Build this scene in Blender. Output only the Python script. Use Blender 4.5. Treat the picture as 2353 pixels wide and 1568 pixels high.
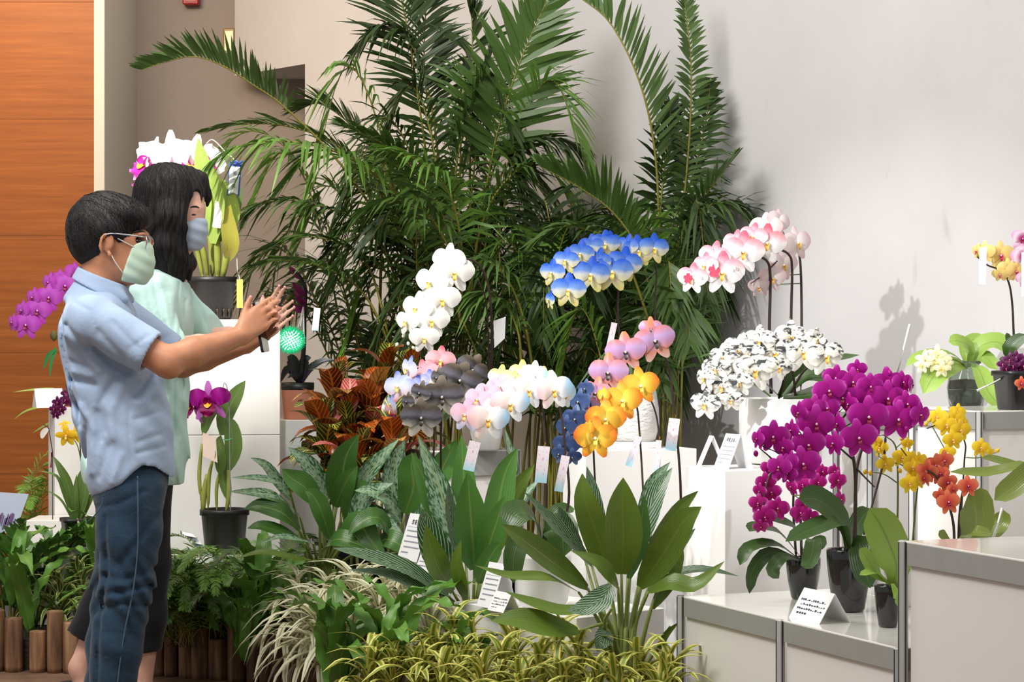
import bpy, bmesh, math, random
import numpy as np
from mathutils import Vector, Matrix, Euler, noise as mnoise

# ------------------------------------------------------------------ camera, world, lights, exposure
for o in list(bpy.data.objects):
    bpy.data.objects.remove(o, do_unlink=True)
SC = bpy.context.scene
COL = SC.collection
F, H, HY, CX = 5556.0, 1.25, 739.0, 1176.5     # focal length in px, camera height, horizon row, centre column
R = math.radians

cam_d = bpy.data.cameras.new('camera')
cam = bpy.data.objects.new('camera', cam_d)
COL.objects.link(cam)
cam.location = (0, 0, H)
cam.rotation_euler = (R(90), 0, 0)
cam_d.sensor_width = 36
cam_d.lens = 36 * F / 2353
cam_d.shift_y = -45 / 2353
cam_d.clip_end = 100
SC.camera = cam

world = bpy.data.worlds.new('hall_ambient')
SC.world = world
world.use_nodes = True
bg = world.node_tree.nodes['Background']
bg.inputs[0].default_value = (0.95, 0.93, 0.90, 1)
bg.inputs[1].default_value = 0.36

SC.view_settings.view_transform = 'Standard'
SC.view_settings.look = 'None'
SC.view_settings.exposure = 0.22
SC.view_settings.gamma = 1.0
SC.view_settings.use_curve_mapping = False

def area_light(name, loc, target, size, power, color=(1, 1, 1)):
    d = bpy.data.lights.new(name, 'AREA')
    d.shape = 'RECTANGLE'; d.size, d.size_y = size
    d.energy = power; d.color = color
    o = bpy.data.objects.new(name, d); COL.objects.link(o)
    o.location = loc
    o.rotation_euler = (Vector(target) - Vector(loc)).to_track_quat('-Z', 'Y').to_euler()
    return o

def spot_light(name, loc, target, angle, power, color=(1, 1, 1), blend=0.5, radius=0.04):
    d = bpy.data.lights.new(name, 'SPOT')
    d.spot_size = R(angle); d.spot_blend = blend; d.shadow_soft_size = radius
    d.energy = power; d.color = color
    o = bpy.data.objects.new(name, d); COL.objects.link(o)
    o.location = loc
    o.rotation_euler = (Vector(target) - Vector(loc)).to_track_quat('-Z', 'Y').to_euler()
    return o

# overhead hall lighting, an added fill over the left bed, track spotlights on the display
area_light('overhead_area_light', (-2.3, 5.2, 4.5), (0.0, 8.6, 0.9), (2.4, 1.5), 175, (1.0, 0.97, 0.93))
area_light('overhead_area_light', (2.2, 3.6, 4.4), (1.0, 6.4, 0.6), (1.6, 1.6), 40, (1.0, 0.97, 0.95))
area_light('overhead_area_light', (-1.0, 7.4, 4.6), (-0.9, 8.3, 0.3), (1.6, 0.6), 55, (1.0, 0.97, 0.90))  # added fill that brightens the left bed; no lamp is seen there
area_light('warm_cove_light', (-2.35, 10.2, 3.3), (-2.4, 11.4, 1.9), (1.2, 0.3), 40, (1.0, 0.72, 0.42))
spot_light('track_spotlight', (-2.6, 6.3, 4.1), (-1.25, 9.1, 1.6), 17, 800, (1, 0.97, 0.92))
spot_light('track_spotlight', (-1.9, 6.0, 4.2), (-0.25, 8.2, 1.35), 15, 520, (1, 0.98, 0.95))
spot_light('track_spotlight', (-2.2, 5.4, 4.2), (0.38, 7.6, 1.05), 18, 500, (1, 0.98, 0.95))
spot_light('track_spotlight', (-2.5, 2.5, 3.0), (1.02, 8.0, 1.12), 17, 900, (0.97, 0.98, 1.0), 0.8)
spot_light('track_spotlight', (-0.6, 4.6, 4.2), (1.35, 7.0, 0.95), 20, 330, (1, 0.99, 0.97))
spot_light('track_spotlight', (-0.7, 5.6, 4.2), (-0.84, 9.5, 0.98), 6, 300, (0.95, 1, 0.98))

# ------------------------------------------------------------------ helpers
def at(px, py, Z):
    """world point seen at photo pixel (px, py) when it stands Z metres away"""
    return Vector(((px - CX) / F * Z, Z, H - (py - HY) / F * Z))

def rgb(r, g, b, a=1.0):
    def f(c):
        c /= 255.0
        return c / 12.92 if c <= 0.04045 else ((c + 0.055) / 1.055) ** 2.4
    return (f(r), f(g), f(b), a)

ORG = {}
def tag(o, label=None, cat=None, group=None, kind=None):
    if label: o['label'] = label
    if cat: o['category'] = cat
    if group: o['group'] = group
    if kind: o['kind'] = kind
    return o

def thing(name, label, cat, loc, group=None):
    o = bpy.data.objects.new(name, None)
    o.empty_display_size = 0.05
    COL.objects.link(o)
    o.location = loc
    ORG[o] = Vector(loc)
    return tag(o, label, cat, group)

class MB:
    """collects geometry in world space"""
    def __init__(s):
        s.v = []; s.f = []; s.uv = []; s.mi = []
    def add(s, verts, faces, uvs=None, m=0):
        b = len(s.v)
        s.v.extend(Vector(p) for p in verts)
        s.uv.extend(uvs if uvs else [(0.5, 0.5)] * len(verts))
        s.f.extend(tuple(i + b for i in f) for f in faces)
        s.mi.extend([m] * len(faces))
        return s
    def mesh(s, name, mats, origin=(0, 0, 0), smooth=True):
        me = bpy.data.meshes.new(name)
        o = Vector(origin)
        me.from_pydata([tuple(p - o) for p in s.v], [], s.f)
        if not isinstance(mats, (list, tuple)): mats = [mats]
        for m in mats: me.materials.append(m)
        uvl = me.uv_layers.new(name='UVMap')
        li = np.empty(len(me.loops), dtype=np.int32); me.loops.foreach_get('vertex_index', li)
        uvl.data.foreach_set('uv', np.array(s.uv, dtype=np.float32)[li].ravel())
        me.polygons.foreach_set('material_index', s.mi)
        me.polygons.foreach_set('use_smooth', [smooth] * len(me.polygons))
        me.update()
        return me

def obj(name, me, parent=None, loc=None, rot=None, scale=None):
    o = bpy.data.objects.new(name, me)
    COL.objects.link(o)
    if parent is not None: o.parent = parent
    if loc is not None: o.location = loc
    if rot is not None: o.rotation_euler = rot
    if scale is not None: o.scale = (scale,) * 3 if not hasattr(scale, '__len__') else scale
    return o

def root_origin(p):
    q = p
    while q is not None and q.parent is not None: q = q.parent
    return ORG.get(q, Vector((0, 0, 0))) if q is not None else Vector((0, 0, 0))

def part(name, mb, mats, parent=None, smooth=True):
    """link a mesh given in world space as a part of the thing (or part) parent"""
    return obj(name, mb.mesh(name, mats, root_origin(parent), smooth), parent)

def solo(name, mb, mats, label, cat, base, group=None, smooth=False):
    """a thing that is a single mesh, origin at its base"""
    o = obj(name, mb.mesh(name, mats, base, smooth), None, base)
    ORG[o] = Vector(base)
    return tag(o, label, cat, group)

def structure(name, mb, mats, smooth=False, parent=None):
    o = obj(name, mb.mesh(name, mats, (0, 0, 0), smooth), parent)
    if parent is None: tag(o, kind='structure')
    return o

# ---- shapes
def cr(pts, n):
    """Catmull-Rom through pts, n samples"""
    P = [Vector(p) for p in pts]
    if len(P) == 2:
        return [P[0].lerp(P[1], i / (n - 1)) for i in range(n)]
    P = [P[0] * 2 - P[1]] + P + [P[-1] * 2 - P[-2]]
    segs = len(P) - 3
    out = []
    for i in range(n):
        u = i / (n - 1) * segs
        k = min(int(u), segs - 1); t = u - k
        a, b, c, d = P[k:k + 4]
        out.append(0.5 * ((2 * b) + (c - a) * t + (2 * a - 5 * b + 4 * c - d) * t * t + (3 * b - a - 3 * c + d) * t ** 3))
    return out

def frame_of(T, ref=Vector((0, 0, 1))):
    s = T.cross(ref)
    if s.length < 1e-4: s = T.cross(Vector((1, 0, 0)))
    s.normalize()
    return s, s.cross(T).normalized()

def tube(mb, pts, r, n=6, caps=True, m=0):
    P = [Vector(p) for p in pts]
    rr = r if hasattr(r, '__len__') else [r] * len(P)
    vs, fs, uv = [], [], []
    prev = None
    for i, p in enumerate(P):
        T = (P[min(i + 1, len(P) - 1)] - P[max(i - 1, 0)])
        T = T.normalized() if T.length > 1e-9 else Vector((0, 0, 1))
        if prev is None: s, u = frame_of(T)
        else:
            s = prev - T * prev.dot(T)
            s = s.normalized() if s.length > 1e-6 else frame_of(T)[0]
            u = T.cross(s)
        prev = s
        for k in range(n):
            a = 2 * math.pi * k / n
            vs.append(p + (s * math.cos(a) + u * math.sin(a)) * rr[i]); uv.append((k / n, i / max(1, len(P) - 1)))
    for i in range(len(P) - 1):
        for k in range(n):
            fs.append((i * n + k, i * n + (k + 1) % n, (i + 1) * n + (k + 1) % n, (i + 1) * n + k))
    if caps:
        fs.append(tuple(range(n - 1, -1, -1)))
        fs.append(tuple((len(P) - 1) * n + k for k in range(n)))
    return mb.add(vs, fs, uv, m)

def lathe(mb, base, prof, n=28, m=0, sq=0.0, rotz=0.0):
    """prof: list of (radius, height); sq>0 squares the section"""
    vs, fs, uv = [], [], []
    b = Vector(base)
    for i, (r, z) in enumerate(prof):
        for k in range(n):
            a = 2 * math.pi * k / n
            c, s = math.cos(a), math.sin(a)
            f = 1.0
            if sq: f = 1.0 / ((abs(c) ** (2 + sq * 8) + abs(s) ** (2 + sq * 8)) ** (1 / (2 + sq * 8)))
            x, y = c * r * f, s * r * f
            vs.append(b + Vector((x * math.cos(rotz) - y * math.sin(rotz), x * math.sin(rotz) + y * math.cos(rotz), z)))
            uv.append((k / n, i / (len(prof) - 1)))
    for i in range(len(prof) - 1):
        for k in range(n):
            fs.append((i * n + k, i * n + (k + 1) % n, (i + 1) * n + (k + 1) % n, (i + 1) * n + k))
    if prof[0][0] > 1e-6: fs.append(tuple(range(n - 1, -1, -1)))
    if prof[-1][0] > 1e-6: fs.append(tuple((len(prof) - 1) * n + k for k in range(n)))
    return mb.add(vs, fs, uv, m)

EX, EY = Vector((0.928, 0.373, 0)), Vector((-0.373, 0.928, 0))   # display grid: along the front, and away from the camera
def box(mb, p, wx, wy, z0, z1, ex=EX, ey=EY, bev=0.0, m=0):
    """box whose near-left corner stands at p (x, y); wx along ex, wy along ey"""
    p = Vector((p[0], p[1], 0))
    if bev <= 0:
        c = [p, p + ex * wx, p + ex * wx + ey * wy, p + ey * wy]
        vs = [Vector((q.x, q.y, z0)) for q in c] + [Vector((q.x, q.y, z1)) for q in c]
        return mb.add(vs, [(3, 2, 1, 0), (4, 5, 6, 7), (0, 1, 5, 4), (1, 2, 6, 5), (2, 3, 7, 6), (3, 0, 4, 7)], None, m)
    b = bev
    vs = []
    idx = {}
    X, Y, Zs = (0, wx), (0, wy), (z0, z1)
    for ix in (0, 1):
        for iy in (0, 1):
            for iz in (0, 1):
                sx, sy, sz = (1 if ix == 0 else -1), (1 if iy == 0 else -1), (1 if iz == 0 else -1)
                for ax in range(3):
                    o = [sx * b, sy * b, sz * b]; o[ax] = 0
                    q = p + ex * (X[ix] + o[0]) + ey * (Y[iy] + o[1]); 
                    idx[(ix, iy, iz, ax)] = len(vs); vs.append(Vector((q.x, q.y, Zs[iz] + o[2])))
    fs = []
    def quad(ks): fs.append(tuple(idx[k] for k in ks))
    for s in (0, 1):
        for ax in range(3):
            ring = [(0, 0), (1, 0), (1, 1), (0, 1)]
            if s == 0: ring = ring[::-1]
            if ax == 1: ring = ring[::-1]
            ks = []
            for (a, c) in ring:
                t = [a, c]; t.insert(ax, s); ks.append((*t, ax))
            quad(ks)
    import itertools
    for ax in range(3):
        o1, o2 = [q for q in range(3) if q != ax]
        for a, c in itertools.product((0, 1), (0, 1)):
            k = []
            for e in (0, 1):
                t = [0, 0, 0]; t[ax] = e; t[o1] = a; t[o2] = c; k.append(tuple(t))
            f = [(*k[0], o1), (*k[1], o1), (*k[1], o2), (*k[0], o2)]
            quad(f)
    for t in itertools.product((0, 1), repeat=3):
        quad([(*t, 0), (*t, 1), (*t, 2)])
    mb.add(vs, fs, None, m)
    return mb

def fixn(me):
    bm = bmesh.new(); bm.from_mesh(me); bmesh.ops.recalc_face_normals(bm, faces=bm.faces); bm.to_mesh(me); bm.free(); return me

def blade(mb, pts, w, normal=(0, -1, 0), shape='leaf', n=9, cup=0.15, wave=0.0, nu=4, m=0, twist=0.0, wf=6, seed=0):
    """leaf or petal surface along the spine pts; w = half width; uv.x across, uv.y along"""
    P = cr(pts, n)
    N0 = Vector(normal).normalized()
    vs, fs, uv = [], [], []
    for i, p in enumerate(P):
        t = i / (n - 1)
        T = (P[min(i + 1, n - 1)] - P[max(i - 1, 0)]).normalized()
        S = T.cross(N0)
        if S.length < 1e-4: S = T.cross(Vector((1, 0.2, 0.1)))
        S.normalize(); N = S.cross(T).normalized()
        if twist:
            q = Matrix.Rotation(twist * t, 3, T); S = q @ S; N = q @ N
        if shape == 'leaf': k = math.sin(math.pi * min(1, t * 0.97 + 0.03) ** 0.8) ** 0.85
        elif shape == 'strap': k = min(1, (t + 0.06) * 5) ** 0.7 * (1 - max(0, (t - 0.55) / 0.45) ** 2.0) 
        elif shape == 'paddle': k = (0.25 + 0.75 * min(1, t / 0.45)) * (1 - max(0, (t - 0.6) / 0.4) ** 2.4) ** 0.5 if t < 1 else 0.02
        elif shape == 'petal': k = max(0.10, math.sin(math.pi * (0.06 + 0.91 * t) ** 1.12) ** 0.55) if t < 1 else 0.22
        elif shape == 'sepal': k = max(0.05, math.sin(math.pi * (0.10 + 0.84 * t) ** 0.95) ** 0.65) if t < 1 else 0.30
        elif shape == 'stalkleaf':
            k = 0.10 if t < 0.34 else max(0.03, math.sin(math.pi * min(1, (t - 0.30) / 0.70) ** 0.85) ** 0.85)
        else: k = 1.0
        k = max(k, 0.01)
        for j in range(nu + 1):
            u = -1 + 2 * j / nu
            wv = wave * w * math.sin(wf * math.pi * t * 2 + seed + (1.3 if u > 0 else 0)) * abs(u) ** 2
            vs.append(p + S * (u * w * k) + N * (cup * abs(u) ** 1.5 * w * k + wv))
            uv.append((0.5 + u / 2, t))
    for i in range(n - 1):
        for j in range(nu):
            a = i * (nu + 1) + j
            fs.append((a, a + 1, a + nu + 2, a + nu + 1))
    return mb.add(vs, fs, uv, m)

# ---- materials
MATS = {}
def base_mat(name):
    m = bpy.data.materials.new(name); m.use_nodes = True
    nt = m.node_tree
    return m, nt, nt.nodes, nt.links, nt.nodes['Principled BSDF']

def plain(name, col, rough=0.5, metal=0.0, spec=0.5, var=0.0, vscale=8.0, bump=0.0, bscale=60.0, coat=0.0, stretch=None, emit=None, estr=0.0):
    if name in MATS: return MATS[name]
    m, nt, N, L, b = base_mat(name)
    b.inputs['Base Color'].default_value = col
    b.inputs['Roughness'].default_value = rough
    b.inputs['Metallic'].default_value = metal
    b.inputs['Specular IOR Level'].default_value = spec
    if coat: b.inputs['Coat Weight'].default_value = coat
    tc = N.new('ShaderNodeTexCoord'); mp = N.new('ShaderNodeMapping')
    L.new(tc.outputs['Object'], mp.inputs['Vector'])
    if stretch: mp.inputs['Scale'].default_value = stretch
    if var:
        nz = N.new('ShaderNodeTexNoise'); nz.inputs['Scale'].default_value = vscale; nz.inputs['Detail'].default_value = 5
        L.new(mp.outputs[0], nz.inputs['Vector'])
        mx = N.new('ShaderNodeMix'); mx.data_type = 'RGBA'
        mx.inputs['A'].default_value = [c * (1 - var) for c in col[:3]] + [1]
        mx.inputs['B'].default_value = [min(1, c * (1 + var)) for c in col[:3]] + [1]
        L.new(nz.outputs['Fac'], mx.inputs['Factor']); L.new(mx.outputs['Result'], b.inputs['Base Color'])
    if bump:
        nb = N.new('ShaderNodeTexNoise'); nb.inputs['Scale'].default_value = bscale; nb.inputs['Detail'].default_value = 4
        L.new(mp.outputs[0], nb.inputs['Vector'])
        bp = N.new('ShaderNodeBump'); bp.inputs['Strength'].default_value = bump; bp.inputs['Distance'].default_value = 0.01
        L.new(nb.outputs['Fac'], bp.inputs['Height']); L.new(bp.outputs[0], b.inputs['Normal'])
    if emit:
        b.inputs['Emission Color'].default_value = emit; b.inputs['Emission Strength'].default_value = estr
    MATS[name] = m
    return m

def ramp(N, stops, interp='LINEAR'):
    r = N.new('ShaderNodeValToRGB'); r.color_ramp.interpolation = interp
    e = r.color_ramp.elements
    while len(e) > 1: e.remove(e[-1])
    e[0].position, e[0].color = stops[0]
    for p, c in stops[1:]:
        k = e.new(p); k.color = c
    return r

def translucent(nt, N, L, b, colsock, amount):
    """leaf and petal tissue lets some light through"""
    out = N['Material Output']
    t = N.new('ShaderNodeBsdfTranslucent'); L.new(colsock, t.inputs['Color'])
    mx = N.new('ShaderNodeMixShader'); mx.inputs[0].default_value = amount
    L.new(b.outputs[0], mx.inputs[1]); L.new(t.outputs[0], mx.inputs[2]); L.new(mx.outputs[0], out.inputs['Surface'])

def leaf_mat(name, col, rib=None, edge=None, rough=0.35, var=0.35, pattern=None, pcol=None, back=None, transl=0.15, pw=0.5, edgew=0.35, ribw=0.04):
    """procedural leaf: uv.x across, uv.y along. pattern: 'speckle' or 'stripe' laid on the upper side; edge: margin colour"""
    if name in MATS: return MATS[name]
    m, nt, N, L, b = base_mat(name)
    tc = N.new('ShaderNodeTexCoord'); uvx = N.new('ShaderNodeSeparateXYZ'); L.new(tc.outputs['UV'], uvx.inputs[0])
    info = N.new('ShaderNodeObjectInfo')
    # |u|
    s1 = N.new('ShaderNodeMath'); s1.operation = 'SUBTRACT'; L.new(uvx.outputs[0], s1.inputs[0]); s1.inputs[1].default_value = 0.5
    a1 = N.new('ShaderNodeMath'); a1.operation = 'ABSOLUTE'; L.new(s1.outputs[0], a1.inputs[0])
    u = a1.outputs[0]
    nz = N.new('ShaderNodeTexNoise'); nz.inputs['Scale'].default_value = 9; L.new(tc.outputs['Object'], nz.inputs['Vector'])
    add = N.new('ShaderNodeMath'); add.operation = 'ADD'; L.new(nz.outputs['Fac'], add.inputs[0]); 
    sc = N.new('ShaderNodeMath'); sc.operation = 'MULTIPLY'; L.new(info.outputs['Random'], sc.inputs[0]); sc.inputs[1].default_value = 0.8
    L.new(sc.outputs[0], add.inputs[1])
    rp = ramp(N, [(0.3, tuple(c * (1 - var) for c in col[:3]) + (1,)), (1.1 / 1.3, tuple(min(1, c * (1 + var)) for c in col[:3]) + (1,))])
    L.new(add.outputs[0], rp.inputs[0]); csock = rp.outputs[0]
    def mixin(fac, c, base):
        mx = N.new('ShaderNodeMix'); mx.data_type = 'RGBA'
        L.new(fac, mx.inputs['Factor']); L.new(base, mx.inputs['A'])
        if isinstance(c, tuple): mx.inputs['B'].default_value = c
        else: L.new(c, mx.inputs['B'])
        return mx.outputs['Result']
    if pattern:
        mp = N.new('ShaderNodeCombineXYZ')
        if pattern == 'stripe':      # lateral veins running forward from the midrib
            k = N.new('ShaderNodeMath'); k.operation = 'MULTIPLY'; L.new(u, k.inputs[0]); k.inputs[1].default_value = 0.9
            d = N.new('ShaderNodeMath'); d.operation = 'SUBTRACT'; L.new(uvx.outputs[1], d.inputs[0]); L.new(k.outputs[0], d.inputs[1])
            nd = N.new('ShaderNodeMath'); nd.operation = 'MULTIPLY_ADD'; L.new(nz.outputs['Fac'], nd.inputs[0]); nd.inputs[1].default_value = 0.10; L.new(d.outputs[0], nd.inputs[2])
            sn = N.new('ShaderNodeMath'); sn.operation = 'MULTIPLY'; L.new(nd.outputs[0], sn.inputs[0]); sn.inputs[1].default_value = 62
            si = N.new('ShaderNodeMath'); si.operation = 'SINE'; L.new(sn.outputs[0], si.inputs[0])
            pr = ramp(N, [(pw, (0, 0, 0, 1)), (min(1, pw + 0.25), (1, 1, 1, 1))]); L.new(si.outputs[0], pr.inputs[0])
        else:
            k = N.new('ShaderNodeMath'); k.operation = 'MULTIPLY'; L.new(u, k.inputs[0]); k.inputs[1].default_value = 5
            d = N.new('ShaderNodeMath'); d.operation = 'MULTIPLY'; L.new(uvx.outputs[1], d.inputs[0]); d.inputs[1].default_value = 16
            d2 = N.new('ShaderNodeMath'); d2.operation = 'SUBTRACT'; L.new(d.outputs[0], d2.inputs[0]); L.new(k.outputs[0], d2.inputs[1])
            L.new(k.outputs[0], mp.inputs[0]); L.new(d2.outputs[0], mp.inputs[1])
            sg = N.new('ShaderNodeMath'); sg.operation = 'MULTIPLY'; L.new(uvx.outputs[0], sg.inputs[0]); sg.inputs[1].default_value = 7
            L.new(sg.outputs[0], mp.inputs[2])
            n2 = N.new('ShaderNodeTexNoise'); n2.inputs['Scale'].default_value = 1.5; n2.inputs['Detail'].default_value = 4
            L.new(mp.outputs[0], n2.inputs['Vector'])
            # fades towards the green margin
            ms = N.new('ShaderNodeMath'); ms.operation = 'MULTIPLY_ADD'; L.new(u, ms.inputs[0]); ms.inputs[1].default_value = -0.28; L.new(n2.outputs['Fac'], ms.inputs[2])
            pr = ramp(N, [(pw - 0.08, (0, 0, 0, 1)), (pw + 0.08, (1, 1, 1, 1))]); L.new(ms.outputs[0], pr.inputs[0])
        csock = mixin(pr.outputs[0], pcol, csock)
    if edge:
        er = ramp(N, [(edgew - 0.03, (0, 0, 0, 1)), (edgew + 0.03, (1, 1, 1, 1))]); L.new(u, er.inputs[0]); csock = mixin(er.outputs[0], edge, csock)
    if rib:
        rr = ramp(N, [(0.0, (1, 1, 1, 1)), (ribw, (0, 0, 0, 1))]); L.new(u, rr.inputs[0]); csock = mixin(rr.outputs[0], rib, csock)
    if back:
        geo = N.new('ShaderNodeNewGeometry')
        bmx = N.new('ShaderNodeMix'); bmx.data_type = 'RGBA'; L.new(geo.outputs['Backfacing'], bmx.inputs['Factor'])
        L.new(csock, bmx.inputs['A'])
        br = ramp(N, [(0.3, tuple(c * (1 - var) for c in back[:3]) + (1,)), (0.85, tuple(min(1, c * (1 + var)) for c in back[:3]) + (1,))]); L.new(add.outputs[0], br.inputs[0])
        bs = br.outputs[0]
        if rib:
            r2 = ramp(N, [(0.0, (0.5, 0.5, 0.5, 1)), (ribw, (0, 0, 0, 1))]); L.new(u, r2.inputs[0]); bs = mixin(r2.outputs[0], rib, bs)
        L.new(bs, bmx.inputs['B']); csock = bmx.outputs['Result']
    # fine vein relief
    vs_ = N.new('ShaderNodeMath'); vs_.operation = 'MULTIPLY'; L.new(uvx.outputs[0], vs_.inputs[0]); vs_.inputs[1].default_value = 70
    vv = N.new('ShaderNodeMath'); vv.operation = 'SINE'; L.new(vs_.outputs[0], vv.inputs[0])
    bp = N.new('ShaderNodeBump'); bp.inputs['Strength'].default_value = 0.12; bp.inputs['Distance'].default_value = 0.002
    L.new(vv.outputs[0], bp.inputs['Height']); L.new(bp.outputs[0], b.inputs['Normal'])
    L.new(csock, b.inputs['Base Color']); b.inputs['Roughness'].default_value = rough
    b.inputs['Specular IOR Level'].default_value = 0.45
    if transl: translucent(nt, N, L, b, csock, transl)
    MATS[name] = m
    return m
# ------------------------------------------------------------------ structure: floor, walls
def wall_mat(name, col, var=0.06):
    m, nt, N, L, b = base_mat(name)
    tc = N.new('ShaderNodeTexCoord')
    n1 = N.new('ShaderNodeTexNoise'); n1.inputs['Scale'].default_value = 1.6; n1.inputs['Detail'].default_value = 6; n1.inputs['Roughness'].default_value = 0.65
    L.new(tc.outputs['Object'], n1.inputs['Vector'])
    r = ramp(N, [(0.3, tuple(c * (1 - var) for c in col[:3]) + (1,)), (0.7, tuple(c * (1 + var * .5) for c in col[:3]) + (1,))])
    L.new(n1.outputs['Fac'], r.inputs[0])
    # small scuffs
    mp = N.new('ShaderNodeMapping'); mp.inputs['Scale'].default_value = (9, 9, 3); L.new(tc.outputs['Object'], mp.inputs['Vector'])
    n2 = N.new('ShaderNodeTexNoise'); n2.inputs['Scale'].default_value = 1.0; n2.inputs['Detail'].default_value = 3; L.new(mp.outputs[0], n2.inputs['Vector'])
    r2 = ramp(N, [(0.70, (0, 0, 0, 1)), (0.78, (1, 1, 1, 1))]); L.new(n2.outputs['Fac'], r2.inputs[0])
    mx = N.new('ShaderNodeMix'); mx.data_type = 'RGBA'; L.new(r2.outputs[0], mx.inputs['Factor']); L.new(r.outputs[0], mx.inputs['A'])
    mx.inputs['B'].default_value = tuple(c * 0.82 for c in col[:3]) + (1,)
    L.new(mx.outputs['Result'], b.inputs['Base Color'])
    b.inputs['Roughness'].default_value = 0.85; b.inputs['Specular IOR Level'].default_value = 0.2
    bp = N.new('ShaderNodeBump'); bp.inputs['Strength'].default_value = 0.08; bp.inputs['Distance'].default_value = 0.004
    n3 = N.new('ShaderNodeTexNoise'); n3.inputs['Scale'].default_value = 120; L.new(tc.outputs['Object'], n3.inputs['Vector'])
    L.new(n3.outputs['Fac'], bp.inputs['Height']); L.new(bp.outputs[0], b.inputs['Normal'])
    return m

M_WALL = wall_mat('painted_wall', rgb(205, 202, 202))
M_TAUPE = wall_mat('taupe_plaster', rgb(158, 146, 138))
M_TRIMW = plain('white_trim', rgb(200, 196, 186), 0.5)

def wood_panel_mat():
    m, nt, N, L, b = base_mat('orange_veneer')
    tc = N.new('ShaderNodeTexCoord'); mp = N.new('ShaderNodeMapping'); mp.inputs['Scale'].default_value = (1.2, 1.2, 26)
    L.new(tc.outputs['Object'], mp.inputs['Vector'])
    n1 = N.new('ShaderNodeTexNoise'); n1.inputs['Scale'].default_value = 2.2; n1.inputs['Detail'].default_value = 7; n1.inputs['Roughness'].default_value = 0.6
    L.new(mp.outputs[0], n1.inputs['Vector'])
    r = ramp(N, [(0.3, rgb(132, 74, 28)), (0.55, rgb(148, 84, 33)), (0.75, rgb(160, 95, 42))])
    L.new(n1.outputs['Fac'], r.inputs[0]); L.new(r.outputs[0], b.inputs['Base Color'])
    b.inputs['Roughness'].default_value = 0.45; b.inputs['Specular IOR Level'].default_value = 0.3
    return m
M_WOODP = wood_panel_mat()

def floor_mat():
    m, nt, N, L, b = base_mat('brown_floor')
    tc = N.new('ShaderNodeTexCoord')
    n1 = N.new('ShaderNodeTexNoise'); n1.inputs['Scale'].default_value = 6; n1.inputs['Detail'].default_value = 8; L.new(tc.outputs['Object'], n1.inputs['Vector'])
    r = ramp(N, [(0.3, rgb(92, 70, 56)), (0.7, rgb(140, 110, 90))]); L.new(n1.outputs['Fac'], r.inputs[0]); L.new(r.outputs[0], b.inputs['Base Color'])
    b.inputs['Roughness'].default_value = 0.4
    return m
M_FLOOR = floor_mat()
M_SOIL = plain('dark_soil', rgb(52, 40, 30), 0.95, var=0.5, vscale=40, bump=0.6, bscale=90)

mb = MB(); mb.add([(-6, -2, 0), (5, -2, 0), (5, 15, 0), (-6, 15, 0)], [(0, 1, 2, 3)]); structure('floor', mb, M_FLOOR)

# long oblique wall: comes nearer to the right; opening at its left end under a lintel
W0 = Vector((-1.01, 11.8, 0)); WD = Vector((0.583, -0.813, 0)); WN = Vector((0.813, 0.583, 0))
def slab(mb, s0, s1, z0, z1, th=0.30):
    a, b2 = W0 + WD * s0, W0 + WD * s1
    c = [a, b2, b2 + WN * th, a + WN * th]
    vs = [Vector((q.x, q.y, z0)) for q in c] + [Vector((q.x, q.y, z1)) for q in c]
    mb.add(vs, [(3, 2, 1, 0), (4, 5, 6, 7), (0, 1, 5, 4), (1, 2, 6, 5), (2, 3, 7, 6), (3, 0, 4, 7)])
mb = MB(); slab(mb, 0, 7.5, 0, 4.2, 0.9); structure('wall_right', mb, M_WALL)
lz = H + (739 - 147) / F * 11.8
mb = MB(); slab(mb, -0.70, 0.0, lz, 4.2, 0.62); structure('trim_1', mb, M_WALL)
# taupe wall behind the opening, wood-clad wall at the far left, white post between them
mb = MB()
def quadbox(mb, x0, x1, y0, y1, z0, z1): box(mb, (x0, y0), x1 - x0, y1 - y0, z0, z1, Vector((1, 0, 0)), Vector((0, 1, 0)))
quadbox(mb, -2.14, 0.35, 12.55, 12.75, 0, 4.2); structure('wall_back', mb, M_TAUPE)
mb = MB(); x = (220 - CX) / F * 11.6; quadbox(mb, -3.6, x, 11.6, 12.75, 0, 4.2); structure('wall_left', mb, plain('clad_core', rgb(90, 60, 40), 0.8))
# veneer boards of the cladding, shadow gaps between
zs = [0.0, 0.52, 1.10, 1.66, 2.22, 2.78, 3.4, 4.2]
wl = bpy.data.objects['wall_left']
for k in range(len(zs) - 1):
    mb = MB(); box(mb, (-3.55, 11.575), x + 3.55, 0.025, zs[k] + 0.0008, zs[k + 1] - 0.0008, Vector((1, 0, 0)), Vector((0, 1, 0)))
    part('panel', mb, M_WOODP, wl, False)
mb = MB(); quadbox(mb, x, (240 - CX) / F * 11.55, 11.55, 12.6, 0, 4.2); structure('trim_2', mb, M_TRIMW)

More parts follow.
